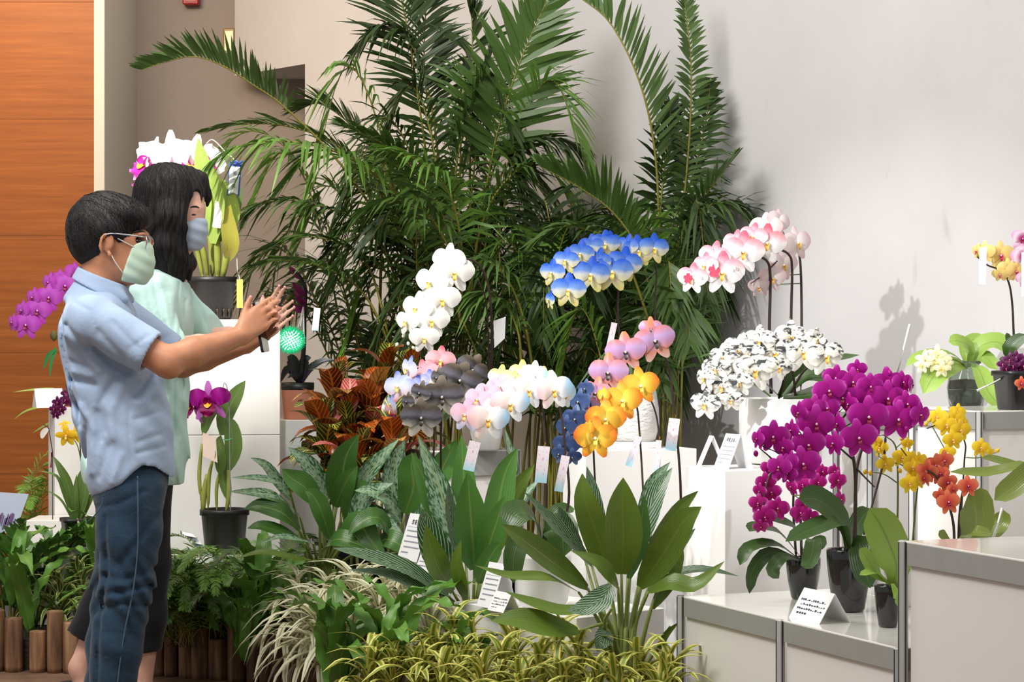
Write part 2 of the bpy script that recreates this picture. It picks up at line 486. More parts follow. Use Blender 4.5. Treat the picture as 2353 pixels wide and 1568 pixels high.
# small fittings on the wall
def simple_fitting(name, label, cat, px0, py0, px1, py1, Z, depth, mat, mat2=None):
    a, b2 = at(px0, py1, Z), at(px1, py0, Z)
    t = thing(name, label, cat, (a.x, Z, a.z))
    mb = MB(); box(mb, (a.x, Z), b2.x - a.x, depth, a.z, b2.z, Vector((1, 0, 0)), Vector((0, 1, 0)), 0.006); fixn(part('housing', mb, mat, t, False).data)
    mb = MB(); w = b2.x - a.x; box(mb, (a.x + w * .15, Z - 0.006), w * .7, 0.006, a.z + (b2.z - a.z) * .12, a.z + (b2.z - a.z) * .88, Vector((1, 0, 0)), Vector((0, 1, 0))); part('cover', mb, mat2 or mat, t, False)
    return t
simple_fitting('emergency_lamp', 'small pale yellow emergency lamp box at the corner of the taupe wall', 'lamp', 512, 64, 540, 124, 12.45, 0.1,
               plain('lamp_housing', rgb(150, 120, 60), 0.4), plain('lamp_cover', rgb(250, 235, 185), 0.3, var=0.2, vscale=30))
simple_fitting('fire_alarm', 'red fire alarm fitting high on the taupe wall', 'alarm', 419, -35, 456, 10, 12.47, 0.08, plain('alarm_red', rgb(165, 16, 24), 0.4))

# ------------------------------------------------------------------ planting bed with its log edging
bed = [(-2.6, 8.75), (-1.35, 8.55), (-0.85, 8.32), (-0.62, 8.0), (-0.42, 7.55), (-0.15, 7.15), (0.15, 6.86), (0.47, 6.72)]
mb = MB()
vs = [Vector((p[0], p[1] + 0.05, 0.11)) for p in bed] + [Vector((1.02, 7.12, 0.11)), Vector((1.02, 8.85, .11)), Vector((0.62, 9.4, .11)), Vector((-1.08, 11.75, 0.11)), Vector((-2.2, 11.5, 0.11)), Vector((-2.6, 11.5, 0.11))]
low = [Vector((v.x, v.y, 0.0)) for v in vs]
n = len(vs)
mb.add(vs + low, [tuple(range(n))] + [(i, n + i, n + (i + 1) % n, (i + 1) % n) for i in range(n)])
tag(structure('soil', mb, M_SOIL), 'dark soil of the planting bed behind the log edging', 'soil', kind='stuff')

def log_mats():
    m, nt, N, L, b = base_mat('weathered_log')
    tc = N.new('ShaderNodeTexCoord'); mp = N.new('ShaderNodeMapping'); mp.inputs['Scale'].default_value = (30, 30, 3); L.new(tc.outputs['Object'], mp.inputs['Vector'])
    info = N.new('ShaderNodeObjectInfo'); ad = N.new('ShaderNodeVectorMath'); L.new(mp.outputs[0], ad.inputs[0])
    cb = N.new('ShaderNodeCombineXYZ'); ml = N.new('ShaderNodeMath'); ml.operation = 'MULTIPLY'; ml.inputs[1].default_value = 50; L.new(info.outputs['Random'], ml.inputs[0]); L.new(ml.outputs[0], cb.inputs[2]); L.new(cb.outputs[0], ad.inputs[1])
    n1 = N.new('ShaderNodeTexNoise'); n1.inputs['Scale'].default_value = 1.4; n1.inputs['Detail'].default_value = 6; L.new(ad.outputs[0], n1.inputs['Vector'])
    r = ramp(N, [(0.28, rgb(66, 44, 30)), (0.5, rgb(124, 88, 60)), (0.72, rgb(170, 132, 96))]); L.new(n1.outputs['Fac'], r.inputs[0])
    hv = N.new('ShaderNodeHueSaturation'); L.new(r.outputs[0], hv.inputs['Color']); mr = N.new('ShaderNodeMapRange'); mr.inputs['To Min'].default_value = 0.75; mr.inputs['To Max'].default_value = 1.2
    L.new(info.outputs['Random'], mr.inputs['Value']); L.new(mr.outputs[0], hv.inputs['Value'])
    L.new(hv.outputs[0], b.inputs['Base Color']); b.inputs['Roughness'].default_value = 0.75
    bp = N.new('ShaderNodeBump'); bp.inputs['Strength'].default_value = 0.5; bp.inputs['Distance'].default_value = 0.006; L.new(n1.outputs['Fac'], bp.inputs['Height']); L.new(bp.outputs[0], b.inputs['Normal'])
    return m
M_LOG = log_mats()
rl = random.Random(5)
log_px = [(-10, 1402, 46), (36, 1420, 44), (82, 1450, 40), (126, 1404, 40), (168, 1430, 44), (214, 1446, 44), (258, 1420, 44), (302, 1438, 40),
          (363, 1438, 34), (394, 1462, 30), (429, 1426, 44), (460, 1441, 46), (501, 1468, 46), (545, 1436, 44), (585, 1456, 40)]
bedc = cr([Vector((p[0], p[1], 0)) for p in bed], 400)
def bed_at_px(px):
    return min(bedc, key=lambda q: abs(CX + q.x / q.y * F - px))
logs = []
for i, (px, py, w) in enumerate(log_px):
    q = bed_at_px(px); r = w / 2 * q.y / F * 0.98
    logs.append((q.x, q.y, H - (py - HY) / F * q.y, r))
i0 = min(range(400), key=lambda k: (bedc[k] - Vector((logs[-1][0], logs[-1][1], 0))).length)
last = bedc[i0]
for q in bedc[i0:]:
    if (q - last).length > 0.062 and CX + q.x / q.y * F < 960:
        logs.append((q.x, q.y, rl.uniform(0.13, 0.21), 0.031)); last = q
ORD = ['first', 'second', 'third', 'fourth', 'fifth', 'sixth', 'seventh', 'eighth', 'ninth', 'tenth', 'eleventh', 'twelfth', 'thirteenth', 'fourteenth', 'fifteenth', 'sixteenth', 'seventeenth', 'eighteenth', 'nineteenth', 'twentieth', 'twenty-first', 'twenty-second', 'twenty-third', 'twenty-fourth', 'twenty-fifth', 'twenty-sixth', 'twenty-seventh']
for i, (x_, y_, z_, r_) in enumerate(logs):
    mb = MB(); lathe(mb, (x_, y_, 0), [(r_ * 0.97, 0), (r_, 0.02), (r_ * 1.0, z_ * 0.5), (r_ * 0.985, z_ - 0.005), (r_ * 0.93, z_), (r_ * 0.5, z_ + 0.001), (0.0005, z_ + 0.0015)], 14)
    size = 'tall' if z_ > 0.19 else 'short' if z_ < 0.16 else 'middling'
    place = (ORD[i] + ' of the row from the left edge of the picture') if i < 8 else (ORD[min(i - 8, 26)] + ' of the row to the right of the jeans')
    o = solo('log_stake', mb, M_LOG, size + ' brown log stake, ' + place, 'log', (x_, y_, 0), 'log stakes edging the planting bed', True)

# ------------------------------------------------------------------ exhibition cabinets and plinths
M_PANEL = plain('white_panel', rgb(228, 224, 220), 0.35, var=0.02, vscale=3)
M_TOP = plain('glossy_white_top', rgb(232, 230, 222), 0.12, coat=0.3)
M_ALU = plain('aluminium_beam', rgb(158, 158, 154), 0.45, metal=0.15, var=0.08, vscale=20)
M_POST = plain('aluminium_post', rgb(188, 188, 186), 0.4, metal=0.1)
M_SLOT = plain('dark_slot', rgb(60, 60, 62), 0.6)
M_PLINTH = plain('white_plinth_paint', rgb(238, 236, 232), 0.5, var=0.015, vscale=4)

def post(par, p, z1, s=0.024):
    """octagonal aluminium system post with dark slots"""
    mb = MB(); P = Vector((p[0], p[1], 0))
    lathe(mb, P, [(s / 2, 0.0), (s / 2, z1 - 0.003), (s / 2 - 0.003, z1)], 8, rotz=R(22.5 + 21.9))
    o = part('post', mb, M_POST, par, False)
    mb = MB()
    for d in (-EX, -EY):
        side = Vector((-d.y, d.x, 0))
        c = P + d * (s / 2 * 0.925)
        box(mb, c - side * 0.0016, 0.0032, 0.0015, 0.0, z1 - 0.004, side, d)
    part('slot', mb, M_SLOT, o, False)
    return o

def cabinet(label, p, wx, wy, z1, nx=1, ny=2, beam=0.055):
    """system-built cabinet: corner at p; posts, beams, panels, top"""
    t = thing('display_cabinet', label, 'cabinet', (p[0], p[1], 0), 'aluminium framed display cabinets')
    P = Vector((p[0], p[1], 0)); g = 0.012
    for (u, du, vax, wu, k) in ((EX, -EY, EY, wx, nx), (EY, -EX, EX, wy, ny)):
        for i in range(k):
            a = P + u * (wu * i / k + 0.018); L_ = wu / k - 0.036
            mb = MB(); box(mb, a, L_, 0.022, z1 - beam, z1 - 0.004, u, vax); part('beam', mb, M_ALU, t, False)
            mb = MB(); box(mb, a + vax * 0.010, L_, 0.008, 0.03, z1 - beam, u, vax); part('panel', mb, M_PANEL, t, False)
    for i in range(nx):
        for j in range(ny):
            mb = MB(); box(mb, P + EX * (wx * i / nx + 0.002) + EY * (wy * j / ny + 0.002), wx / nx - 0.003, wy / ny - 0.003, z1 - 0.006, z1, EX, EY, 0.0015)
            fixn(part('top_panel', mb, M_TOP, t, False).data)
    pts = {(round(wx * i / nx, 4), 0) for i in range(nx + 1)} | {(0, round(wy * j / ny, 4)) for j in range(ny + 1)}
    for (i, j) in sorted(pts): post(t, P + EX * i + EY * j, z1 + 0.001)
    return t

# lower cabinet: left face runs from its far corner (0.471,6.74) to (0.905,5.66)
LOWZ = 0.485
near = Vector((0.905, 5.66, 0))
cabinet('low white cabinet with grey beams, three dark pots standing on it', near, 1.0, 1.164, LOWZ, 2, 2)
MIDZ = 0.742
r0 = Vector(((2075 - CX) / F * 5.60, 5.60, 0))
cabinet('taller cabinet in the right foreground, cut by the picture edge', r0 - EY * 0.62, 1.0, 0.62, MIDZ, 2, 1)
HIGHZ = H - (945 - HY) / F * 7.2
p3 = Vector(((2250 - CX) / F * 7.2, 7.2, 0))
cabinet('tall cabinet under the purple orchid pot at the right edge', p3, 0.45, 0.38, HIGHZ, 1, 1)
HIGHZ2 = H - (948 - HY) / F * 7.75
p4 = Vector(((2000 - CX) / F * 7.75, 7.75, 0))
cabinet('tall cabinet under the glass jar, beside the white wall', p4, 0.40, 0.22, HIGHZ2, 1, 1)
p = at(985, 1040, 8.55); TABZ = H - (1036 - HY) / F * 8.6
cabinet('grey-fronted cabinet behind the foliage, left of the textured pot plinth', p, 0.34, 0.30, TABZ, 1, 1, beam=0.09)

def plinth(label, p, wx, wy, z1, ex=EX, ey=EY, seam=None, z0=0.112, group='white display plinths'):
    t = thing('display_plinth', label, 'plinth', (p[0], p[1], z0), group)
    cuts = [z0] + ([seam] if seam else []) + [z1]
    for k in range(len(cuts) - 1):
        mb = MB(); box(mb, p, wx, wy, cuts[k] + (0.001 if k else 0), cuts[k + 1] - (0.001 if k < len(cuts) - 2 else 0), ex, ey, 0.002)
        fixn(part('block', mb, M_PLINTH, t, False).data)
    return t
PED = 0.80
pp1 = at(1345, 1037, 8.39); plinth('white plinth holding the textured white pot', pp1, 0.43, 0.20, PED)
pp2 = at(1665, 1082, 7.29); plinth('white plinth holding the big white planter of striped orchids', pp2, 0.30, 0.27, PED)
UX, UY = Vector((1, 0, 0)), Vector((0, 1, 0))
p = at(378, 733, 8.96); plinth('tall white plinth behind the woman, under the white cattleya', p, at(645, 733, 9.0).x - p.x, 0.42, 1.257, Vector((0.9952, 0.098, 0)), Vector((-0.098, 0.9952, 0)), seam=H - (1000 - HY) / F * 9.0)
p = at(600, 965, 9.45); plinth('white plinth under the terracotta pot', p, at(738, 965, 9.45).x - p.x, 0.28, H - (966 - HY) / F * 9.45, UX, UY)
# low front box among the foliage
FRONTZ = 0.40
fx, fy = Vector((0.742, 0.670, 0)), Vector((-0.670, 0.742, 0))
plinth('low white box with tent cards among the foliage', (0.185, 6.93), 0.36, 0.54, FRONTZ, fx, fy)
# left display: corner plinth and low steps
p = at(126, 938, 9.6); plinth('narrow white plinth at far left with a folded card on top', p, 0.20, 0.13, H - (938 - HY) / F * 9.6)
p = at(205, 1190, 9.5); STEPZ = H - (1160 - HY) / F * 9.5
plinth('white step box at far left behind the yellow orchid', at(60, 1180, 9.35), 0.45, 0.25, 0.48, UX, UY)
plinth('lowest white step at far left under the yellow orchid pot', at(0, 1300, 9.05), 0.46, 0.25, H - (1262 - HY) / F * 9.05, UX, UY)
p = at(380, 1290, 8.62); PLATZ = H - (1276 - HY) / F * 8.7; plinth('low cream platform under the purple cattleya pot', p, 0.42, 0.30, PLATZ, UX, UY)
# ------------------------------------------------------------------ orchids
rnd = random.Random(11)

def petal_mat(name, kind, stops, rough=0.45, transl=0.22, veins=None):
    """kind: 'z' ramp bottom->top of the flower, 'r' ramp centre->rim, 'zebra', 'x' left->right; object space of one flower (width 1)"""
    if name in MATS: return MATS[name]
    m, nt, N, L, b = base_mat(name)
    tc = N.new('ShaderNodeTexCoord'); sp = N.new('ShaderNodeSeparateXYZ'); L.new(tc.outputs['Object'], sp.inputs[0])
    nz = N.new('ShaderNodeTexNoise'); nz.inputs['Scale'].default_value = 5; L.new(tc.outputs['Object'], nz.inputs['Vector'])
    info = N.new('ShaderNodeObjectInfo')
    mr = N.new('ShaderNodeMapRange')
    if kind in ('z', 'x'):
        L.new(sp.outputs[2 if kind == 'z' else 0], mr.inputs['Value']); mr.inputs['From Min'].default_value = -0.45; mr.inputs['From Max'].default_value = 0.5
    else:
        ln = N.new('ShaderNodeVectorMath'); ln.operation = 'LENGTH'; L.new(tc.outputs['Object'], ln.inputs[0])
        L.new(ln.outputs['Value'], mr.inputs['Value']); mr.inputs['From Min'].default_value = 0.0; mr.inputs['From Max'].default_value = 0.52
    md = N.new('ShaderNodeMath'); md.operation = 'MULTIPLY_ADD'; L.new(nz.outputs['Fac'], md.inputs[0]); md.inputs[1].default_value = 0.16; L.new(mr.outputs[0], md.inputs[2])
    sb = N.new('ShaderNodeMath'); sb.operation = 'SUBTRACT'; L.new(md.outputs[0], sb.inputs[0]); sb.inputs[1].default_value = 0.08
    r = ramp(N, stops); L.new(sb.outputs[0], r.inputs[0]); cs = r.outputs[0]
    if kind == 'zebra':
        mp = N.new('ShaderNodeMapping'); mp.inputs['Scale'].default_value = (4.2, 4.2, 8); mp.inputs['Rotation'].default_value = (0, R(28), 0); L.new(tc.outputs['Object'], mp.inputs['Vector'])
        ad = N.new('ShaderNodeVectorMath'); L.new(mp.outputs[0], ad.inputs[0]); cb = N.new('ShaderNodeCombineXYZ'); ml = N.new('ShaderNodeMath'); ml.operation = 'MULTIPLY'; ml.inputs[1].default_value = 40
        L.new(info.outputs['Random'], ml.inputs[0]); L.new(ml.outputs[0], cb.inputs[0]); L.new(cb.outputs[0], ad.inputs[1])
        n2 = N.new('ShaderNodeTexNoise'); n2.inputs['Scale'].default_value = 0.8; n2.inputs['Detail'].default_value = 3; n2.inputs['Distortion'].default_value = 1.2; L.new(ad.outputs[0], n2.inputs['Vector'])
        r2 = ramp(N, [(0.48, (0, 0, 0, 1)), (0.58, (1, 1, 1, 1))]); L.new(n2.outputs['Fac'], r2.inputs[0])
        # stripes only on the upper half of the bloom
        zr = N.new('ShaderNodeMapRange'); L.new(sp.outputs[2], zr.inputs['Value']); zr.inputs['From Min'].default_value = -0.15; zr.inputs['From Max'].default_value = 0.05
        mm = N.new('ShaderNodeMath'); mm.operation = 'MULTIPLY'; L.new(r2.outputs[0], mm.inputs[0]); L.new(zr.outputs[0], mm.inputs[1])
        mx = N.new('ShaderNodeMix'); mx.data_type = 'RGBA'; L.new(mm.outputs[0], mx.inputs['Factor']); L.new(cs, mx.inputs['A']); mx.inputs['B'].default_value = rgb(70, 72, 74); cs = mx.outputs['Result']
    if veins:
        uvx = N.new('ShaderNodeSeparateXYZ'); L.new(tc.outputs['UV'], uvx.inputs[0])
        s_ = N.new('ShaderNodeMath'); s_.operation = 'MULTIPLY'; L.new(uvx.outputs[0], s_.inputs[0]); s_.inputs[1].default_value = 60
        si = N.new('ShaderNodeMath'); si.operation = 'SINE'; L.new(s_.outputs[0], si.inputs[0])
        vr = ramp(N, [(0.4, (0, 0, 0, 1)), (1.0, (0.14, 0.14, 0.14, 1))]); L.new(si.outputs[0], vr.inputs[0])
        mx = N.new('ShaderNodeMix'); mx.data_type = 'RGBA'; L.new(vr.outputs[0], mx.inputs['Factor']); L.new(cs, mx.inputs['A']); mx.inputs['B'].default_value = veins; cs = mx.outputs['Result']
    L.new(cs, b.inputs['Base Color']); b.inputs['Roughness'].default_value = rough; b.inputs['Specular IOR Level'].default_value = 0.3
    translucent(nt, N, L, b, cs, transl)
    MATS[name] = m
    return m

FL = {}
def flower_meshes(key, pm, lipm, sepm=None, wide=1.0, long_=1.0):
    """shared meshes of one phalaenopsis bloom, width 1, facing -Y"""
    if key in FL: return FL[key]
    sepm = sepm or pm
    mb = MB()
    blade(mb, [(0, 0.03, 0.02), (0, 0.03, 0.25 * long_), (0, 0.10, 0.50 * long_)], 0.145, (0, -1, 0), 'sepal', 7, -0.18)
    for s in (-1, 1):
        blade(mb, [(0.01 * s, 0.035, -0.02), (0.14 * s, 0.04, -0.22 * long_), (0.24 * s, 0.08, -0.43 * long_)], 0.135, (0, -1, 0), 'sepal', 7, -0.18)
    sep = mb.mesh('sepals', sepm)
    pets = []
    for s in (-1, 1):
        mb = MB()
        blade(mb, [(0.015 * s, 0.0, 0.01), (0.22 * s, -0.035, 0.06), (0.50 * s, 0.045, 0.05)], 0.275 * wide, (0, -1, 0), 'petal', 8, -0.14, nu=6)
        pets.append(mb.mesh('petal', pm))
    mb = MB()
    lathe(mb, (0, 0, 0), [(0.001, -0.03), (0.03, -0.02), (0.036, 0.01), (0.02, 0.04), (0.001, 0.05)], 8)
    for v in mb.v: v.y -= 0.05
    for s in (-1, 1):
        blade(mb, [(0.01 * s, -0.03, -0.02), (0.055 * s, -0.08, -0.02), (0.06 * s, -0.115, 0.02)], 0.038, (-s, -0.3, 0.2), 'sepal', 5, 0.3, nu=2, m=1)
    blade(mb, [(0, -0.03, -0.03), (0, -0.09, -0.07), (0, -0.115, -0.13), (0, -0.09, -0.18)], 0.048, (0, -1, 0.3), 'sepal', 6, 0.25, nu=2, m=1)
    lip = mb.mesh('lip', [lipm[0], lipm[1]])
    mb = MB()
    lathe(mb, (0, 0, 0), [(0.001, -0.16), (0.08, -0.1), (0.115, 0.0), (0.09, 0.09), (0.03, 0.15), (0.001, 0.16)], 10)
    bud = mb.mesh('bud', pm)
    FL[key] = (sep, pets, lip, bud)
    return FL[key]

def add_flower(t, key, P, size, yaw=0.0, pitch=0.0, roll=0.0):
    sep, pets, lip, bud = FL[key]
    o = obj('flower', sep, t, P - ORG[t], Euler((R(pitch), R(roll), R(yaw)), 'XYZ'), size)
    for pm in pets: obj('petal', pm, o)
    obj('lip', lip, o)
    return o

def add_bud(t, key, P, size):
    return obj('bud', FL[key][3], t, P - ORG[t], Euler((R(rnd.uniform(-30, 30)), R(rnd.uniform(-40, 40)), 0)), size)

M_STEM = plain('dark_flower_spike', rgb(58, 42, 36), 0.5, var=0.3, vscale=60)
M_GSTEM = plain('green_flower_spike', rgb(96, 116, 52), 0.5, var=0.2, vscale=60)
M_BARK = plain('orchid_bark', rgb(84, 62, 40), 0.95, var=0.5, vscale=80, bump=0.8, bscale=120)
M_PHLEAF = leaf_mat('phalaenopsis_leaf', rgb(58, 84, 40), rib=rgb(86, 110, 60), rough=0.3, var=0.3)
M_PHLEAFL = leaf_mat('light_phalaenopsis_leaf', rgb(142, 172, 78), rib=rgb(120, 150, 66), rough=0.35, var=0.15)
M_PHLEAFO = leaf_mat('olive_phalaenopsis_leaf', rgb(112, 126, 58), rib=rgb(140, 150, 84), rough=0.25, var=0.25)
M_BLACKP = plain('black_glazed_pot', rgb(26, 26, 28), 0.12, coat=0.5)
M_BLACKM = plain('black_plastic_pot', rgb(30, 29, 28), 0.45, var=0.2, vscale=20)
M_WHITEP = plain('white_glazed_pot', rgb(240, 240, 238), 0.2, coat=0.3)

def pot(t, base, r, h, mat, kind='round', soil=True):
    mb = MB()
    if kind == 'round':   prof = [(r * 0.62, 0), (r * 0.70, h * 0.05), (r * 0.88, h * 0.45), (r * 0.98, h * 0.8), (r, h * 0.98), (r * 0.97, h), (r * 0.92, h * 0.98), (r * 0.90, h * 0.86)]
    elif kind == 'nursery': prof = [(r * 0.74, 0), (r * 0.78, h * 0.02), (r * 0.93, h * 0.86), (r * 1.0, h * 0.865), (r * 1.0, h * 0.985), (r * 0.97, h), (r * 0.92, h * 0.99), (r * 0.90, h * 0.86)]
    elif kind == 'square': prof = [(r * 0.70, 0), (r * 0.74, h * 0.02), (r * 0.92, h * 0.86), (r * 1.0, h * 0.87), (r * 1.0, h * 0.99), (r * 0.95, h), (r * 0.90, h * 0.98), (r * 0.88, h * 0.86)]
    else: prof = [(r * 0.55, 0), (r * 0.75, h * 0.03), (r * 0.92, h * 0.16), (r * 0.99, h * 0.4), (r, h * 0.98), (r * 0.985, h), (r * 0.94, h * 0.99), (r * 0.92, h * 0.86)]
    lathe(mb, base, prof, 32, sq=(0.6 if kind == 'square' else 0.0), rotz=R(22))
    o = part('pot', mb, mat, t)
    if soil:
        mb = MB(); lathe(mb, Vector(base) + Vector((0, 0, h * 0.85)), [(r * 0.9 * (0.92 if kind == 'square' else 1), 0), (r * 0.6, h * 0.03), (0.0005, h * 0.05)], 20); part('potting_mix', mb, M_BARK, t)
    return o

def leaves_px(t, specs, mat, shape='paddle', n=10, nu=4, cup=0.2, name='leaf'):
    """specs: (list of (px,py,Z), half-width px, normal[, kwargs])"""
    for sp in specs:
        pts = [at(*q) for q in sp[0]]; Zm = sum(q[2] for q in sp[0]) / len(sp[0])
        mb = MB(); kw = sp[3] if len(sp) > 3 else {}
        mt = kw.pop('mat', mat)
        blade(mb, pts, sp[1] * Zm / F, sp[2], kw.pop('shape', shape), n, kw.pop('cup', cup), nu=nu, **kw)
        part(name, mb, mt, t)

def stem_px(t, pts, r=0.0035, mat=None, r2=None, name='stem'):
    P = cr([at(*q) for q in pts], max(8, 5 * len(pts)))
    k = len(P); r2 = r2 or r * 0.6
    mb = MB(); tube(mb, P, [r + (r2 - r) * i / (k - 1) for i in range(k)], 6); o = part(name, mb, mat or M_STEM, t)
    return P

def blooms(t, key, lst, Z, spike=None, mat=None, yaw=-15, pitch=4, jz=0.03):
    """lst: (px, py, size_px[, yaw, pitch, roll, dz])"""
    mb = MB(); mean_y = sum(q[1] for q in lst) / len(lst)     # lower blooms stand a little nearer, as on an arching spike
    for q in lst:
        px, py, s = q[:3]
        yw = q[3] if len(q) > 3 else yaw + rnd.uniform(-14, 14)
        pt = q[4] if len(q) > 4 else pitch + rnd.uniform(-8, 8)
        rl_ = q[5] if len(q) > 5 else rnd.uniform(-10, 10)
        dz = q[6] if len(q) > 6 else rnd.uniform(-0.3, 0.3) * jz - (py - mean_y) * 0.00055
        P = at(px, py, Z + dz)
        add_flower(t, key, P, 1.12 * s * Z / F, yw, pt, rl_)
        if spike:   # pedicel from the bloom back to the nearest point of its spike
            back = P + Vector((0, 0.012, 0))
            n_ = min(spike, key=lambda w: (w - back).length)
            mid = back.lerp(n_, 0.5) + Vector((0, 0.015, 0.004))
            tube(mb, [back, mid, n_], 0.0016, 5)
    if spike and mb.v: tag(part('pedicels', mb, mat or M_GSTEM, t), kind='stuff')

def hang_tag(px0, py0, px1, py1, wpx, Z, label):
    """little pink and blue printed tag tied to a flower spike with gold wire"""
    a, b2 = at(px0, py0, Z), at(px1, py1, Z)
    t = thing('hanging_tag', label, 'tag', a, 'pastel printed tags tied to the orchids')
    w = wpx / 2 * Z / F
    T = (b2 - a).normalized(); S = T.cross(Vector((0.15, -1, 0))).normalized(); Nn = S.cross(T) * 0.0006
    mb = MB()
    vs = [a - S * w, a + S * w, b2 + S * w, b2 - S * w]
    mb.add([v - Nn for v in vs] + [v + Nn for v in vs], [(0, 1, 2, 3), (7, 6, 5, 4), (0, 4, 5, 1), (1, 5, 6, 2), (2, 6, 7, 3), (3, 7, 4, 0)], [(0, 0), (1, 0), (1, 1), (0, 1)] * 2)
    part('card', mb, M_TAG, t, False)
    mb = MB(); tube(mb, [a + T * 0.003, a - T * 0.006 + Vector((0.004, 0.004, 0.003)), a - T * 0.008 + Vector((0.0, 0.01, 0.004))], 0.0011, 5); part('wire', mb, M_GOLD, t)

def tag_mat():
    m, nt, N, L, b = base_mat('pastel_print')
    tc = N.new('ShaderNodeTexCoord'); mp = N.new('ShaderNodeMapping'); mp.inputs['Scale'].default_value = (2, 4, 1); L.new(tc.outputs['UV'], mp.inputs['Vector'])
    n1 = N.new('ShaderNodeTexNoise'); n1.inputs['Scale'].default_value = 2.5; n1.inputs['Detail'].default_value = 5; L.new(mp.outputs[0], n1.inputs['Vector'])
    r = ramp(N, [(0.32, rgb(222, 150, 165)), (0.42, rgb(240, 222, 226)), (0.56, rgb(232, 226, 236)), (0.7, rgb(214, 226, 230))]); L.new(n1.outputs['Fac'], r.inputs[0])
    sp = N.new('ShaderNodeSeparateXYZ'); L.new(tc.outputs['UV'], sp.inputs[0]); r2 = ramp(N, [(0.62, (0, 0, 0, 1)), (0.92, (1, 1, 1, 1))]); L.new(sp.outputs[1], r2.inputs[0])
    mx = N.new('ShaderNodeMix'); mx.data_type = 'RGBA'; L.new(r2.outputs[0], mx.inputs['Factor']); L.new(r.outputs[0], mx.inputs['A']); mx.inputs['B'].default_value = rgb(180, 222, 236)
    L.new(mx.outputs['Result'], b.inputs['Base Color']); b.inputs['Roughness'].default_value = 0.35
    return m
M_TAG = tag_mat(); M_GOLD = plain('gold_wire', rgb(210, 150, 60), 0.3, metal=0.9)

LIP_Y = (plain('lip_white', rgb(250, 246, 225), 0.4), plain('lip_yellow', rgb(232, 200, 84), 0.4))
LIP_O = (plain('lip_cream', rgb(245, 235, 205), 0.4), plain('lip_orange', rgb(224, 172, 76), 0.4))
LIP_M = (plain('lip_pale_pink', rgb(240, 190, 225), 0.4), plain('lip_crimson', rgb(140, 10, 62), 0.4))
LIP_D = (plain('lip_grey', rgb(190, 180, 165), 0.4), plain('lip_dark', rgb(62, 55, 50), 0.4))

W = rgb(252, 251, 246)
flower_meshes('white', petal_mat('white_petal', 'r', [(0, rgb(250, 248, 228)), (0.3, W), (1, W)]), LIP_Y)
flower_meshes('blue', petal_mat('blue_yellow_petal', 'z', [(0.0, rgb(232, 218, 120)), (0.30, rgb(244, 238, 190)), (0.46, rgb(222, 226, 222)), (0.56, rgb(120, 160, 226)), (0.78, rgb(38, 96, 214)), (1, rgb(30, 78, 196))]), LIP_Y)
flower_meshes('pink', petal_mat('white_pink_tipped_petal', 'z', [(0, rgb(248, 246, 246)), (0.54, rgb(250, 246, 246)), (0.70, rgb(246, 176, 186)), (0.88, rgb(236, 104, 124)), (1, rgb(236, 100, 120))]), LIP_O)
flower_meshes('blush', petal_mat('blush_petal', 'r', [(0, rgb(248, 242, 240)), (0.6, rgb(242, 226, 228)), (1, rgb(236, 200, 206))]), LIP_O)
flower_meshes('zebra', petal_mat('zebra_petal', 'zebra', [(0, rgb(246, 243, 228)), (1, rgb(246, 244, 238))]), LIP_O)
flower_meshes('magenta', petal_mat('magenta_petal', 'r', [(0, rgb(150, 10, 112)), (0.2, rgb(176, 14, 140)), (0.66, rgb(178, 20, 148)), (0.86, rgb(196, 46, 170)), (1, rgb(228, 112, 210))], veins=rgb(140, 8, 110)), LIP_M)
flower_meshes('magenta_small', petal_mat('magenta_rimmed_petal', 'r', [(0, rgb(168, 10, 110)), (0.72, rgb(190, 26, 140)), (0.9, rgb(216, 84, 180)), (1, rgb(244, 170, 222))]), LIP_M)
flower_meshes('violet', petal_mat('violet_petal', 'r', [(0, rgb(190, 70, 190)), (0.5, rgb(206, 98, 214)), (1, rgb(196, 60, 196))], veins=rgb(160, 30, 160)), LIP_M)
flower_meshes('tricolor', petal_mat('red_blue_white_petal', 'z', [(0, rgb(238, 70, 96)), (0.2, rgb(250, 215, 220)), (0.45, rgb(240, 240, 252)), (0.68, rgb(200, 208, 246)), (1, rgb(60, 90, 220))]), LIP_Y)
flower_meshes('red', petal_mat('red_white_petal', 'z', [(0, rgb(80, 90, 200)), (0.25, rgb(228, 40, 56)), (0.5, rgb(246, 200, 205)), (0.7, rgb(244, 180, 190)), (1, rgb(226, 60, 80))]), LIP_Y)
flower_meshes('smoke', petal_mat('smoky_grey_petal', 'z', [(0, rgb(236, 228, 214)), (0.30, rgb(196, 190, 184)), (0.46, rgb(84, 82, 86)), (0.56, rgb(120, 120, 132)), (0.72, rgb(88, 80, 72)), (1, rgb(150, 136, 118))], rough=0.3), LIP_D)
flower_meshes('pastel', petal_mat('pastel_petal', 'x', [(0, rgb(246, 196, 204)), (0.3, rgb(252, 232, 226)), (0.5, rgb(252, 250, 244)), (0.72, rgb(236, 242, 248)), (1, rgb(150, 206, 240))]), LIP_O)
flower_meshes('pastelpink', petal_mat('pastel_pink_petal', 'z', [(0, rgb(196, 212, 246)), (0.35, rgb(240, 222, 238)), (0.6, rgb(244, 190, 206)), (1, rgb(238, 160, 190))]), LIP_O)
flower_meshes('pastelyellow', petal_mat('pastel_yellow_petal', 'z', [(0, rgb(250, 246, 232)), (0.5, rgb(236, 226, 236)), (0.7, rgb(250, 234, 150)), (1, rgb(246, 222, 70))]), LIP_O)
flower_meshes('mauve', petal_mat('mauve_petal', 'z', [(0, rgb(232, 200, 190)), (0.25, rgb(214, 140, 120)), (0.45, rgb(196, 150, 190)), (0.6, rgb(190, 160, 204)), (0.8, rgb(206, 130, 130)), (1, rgb(216, 140, 70))], rough=0.3), LIP_D)
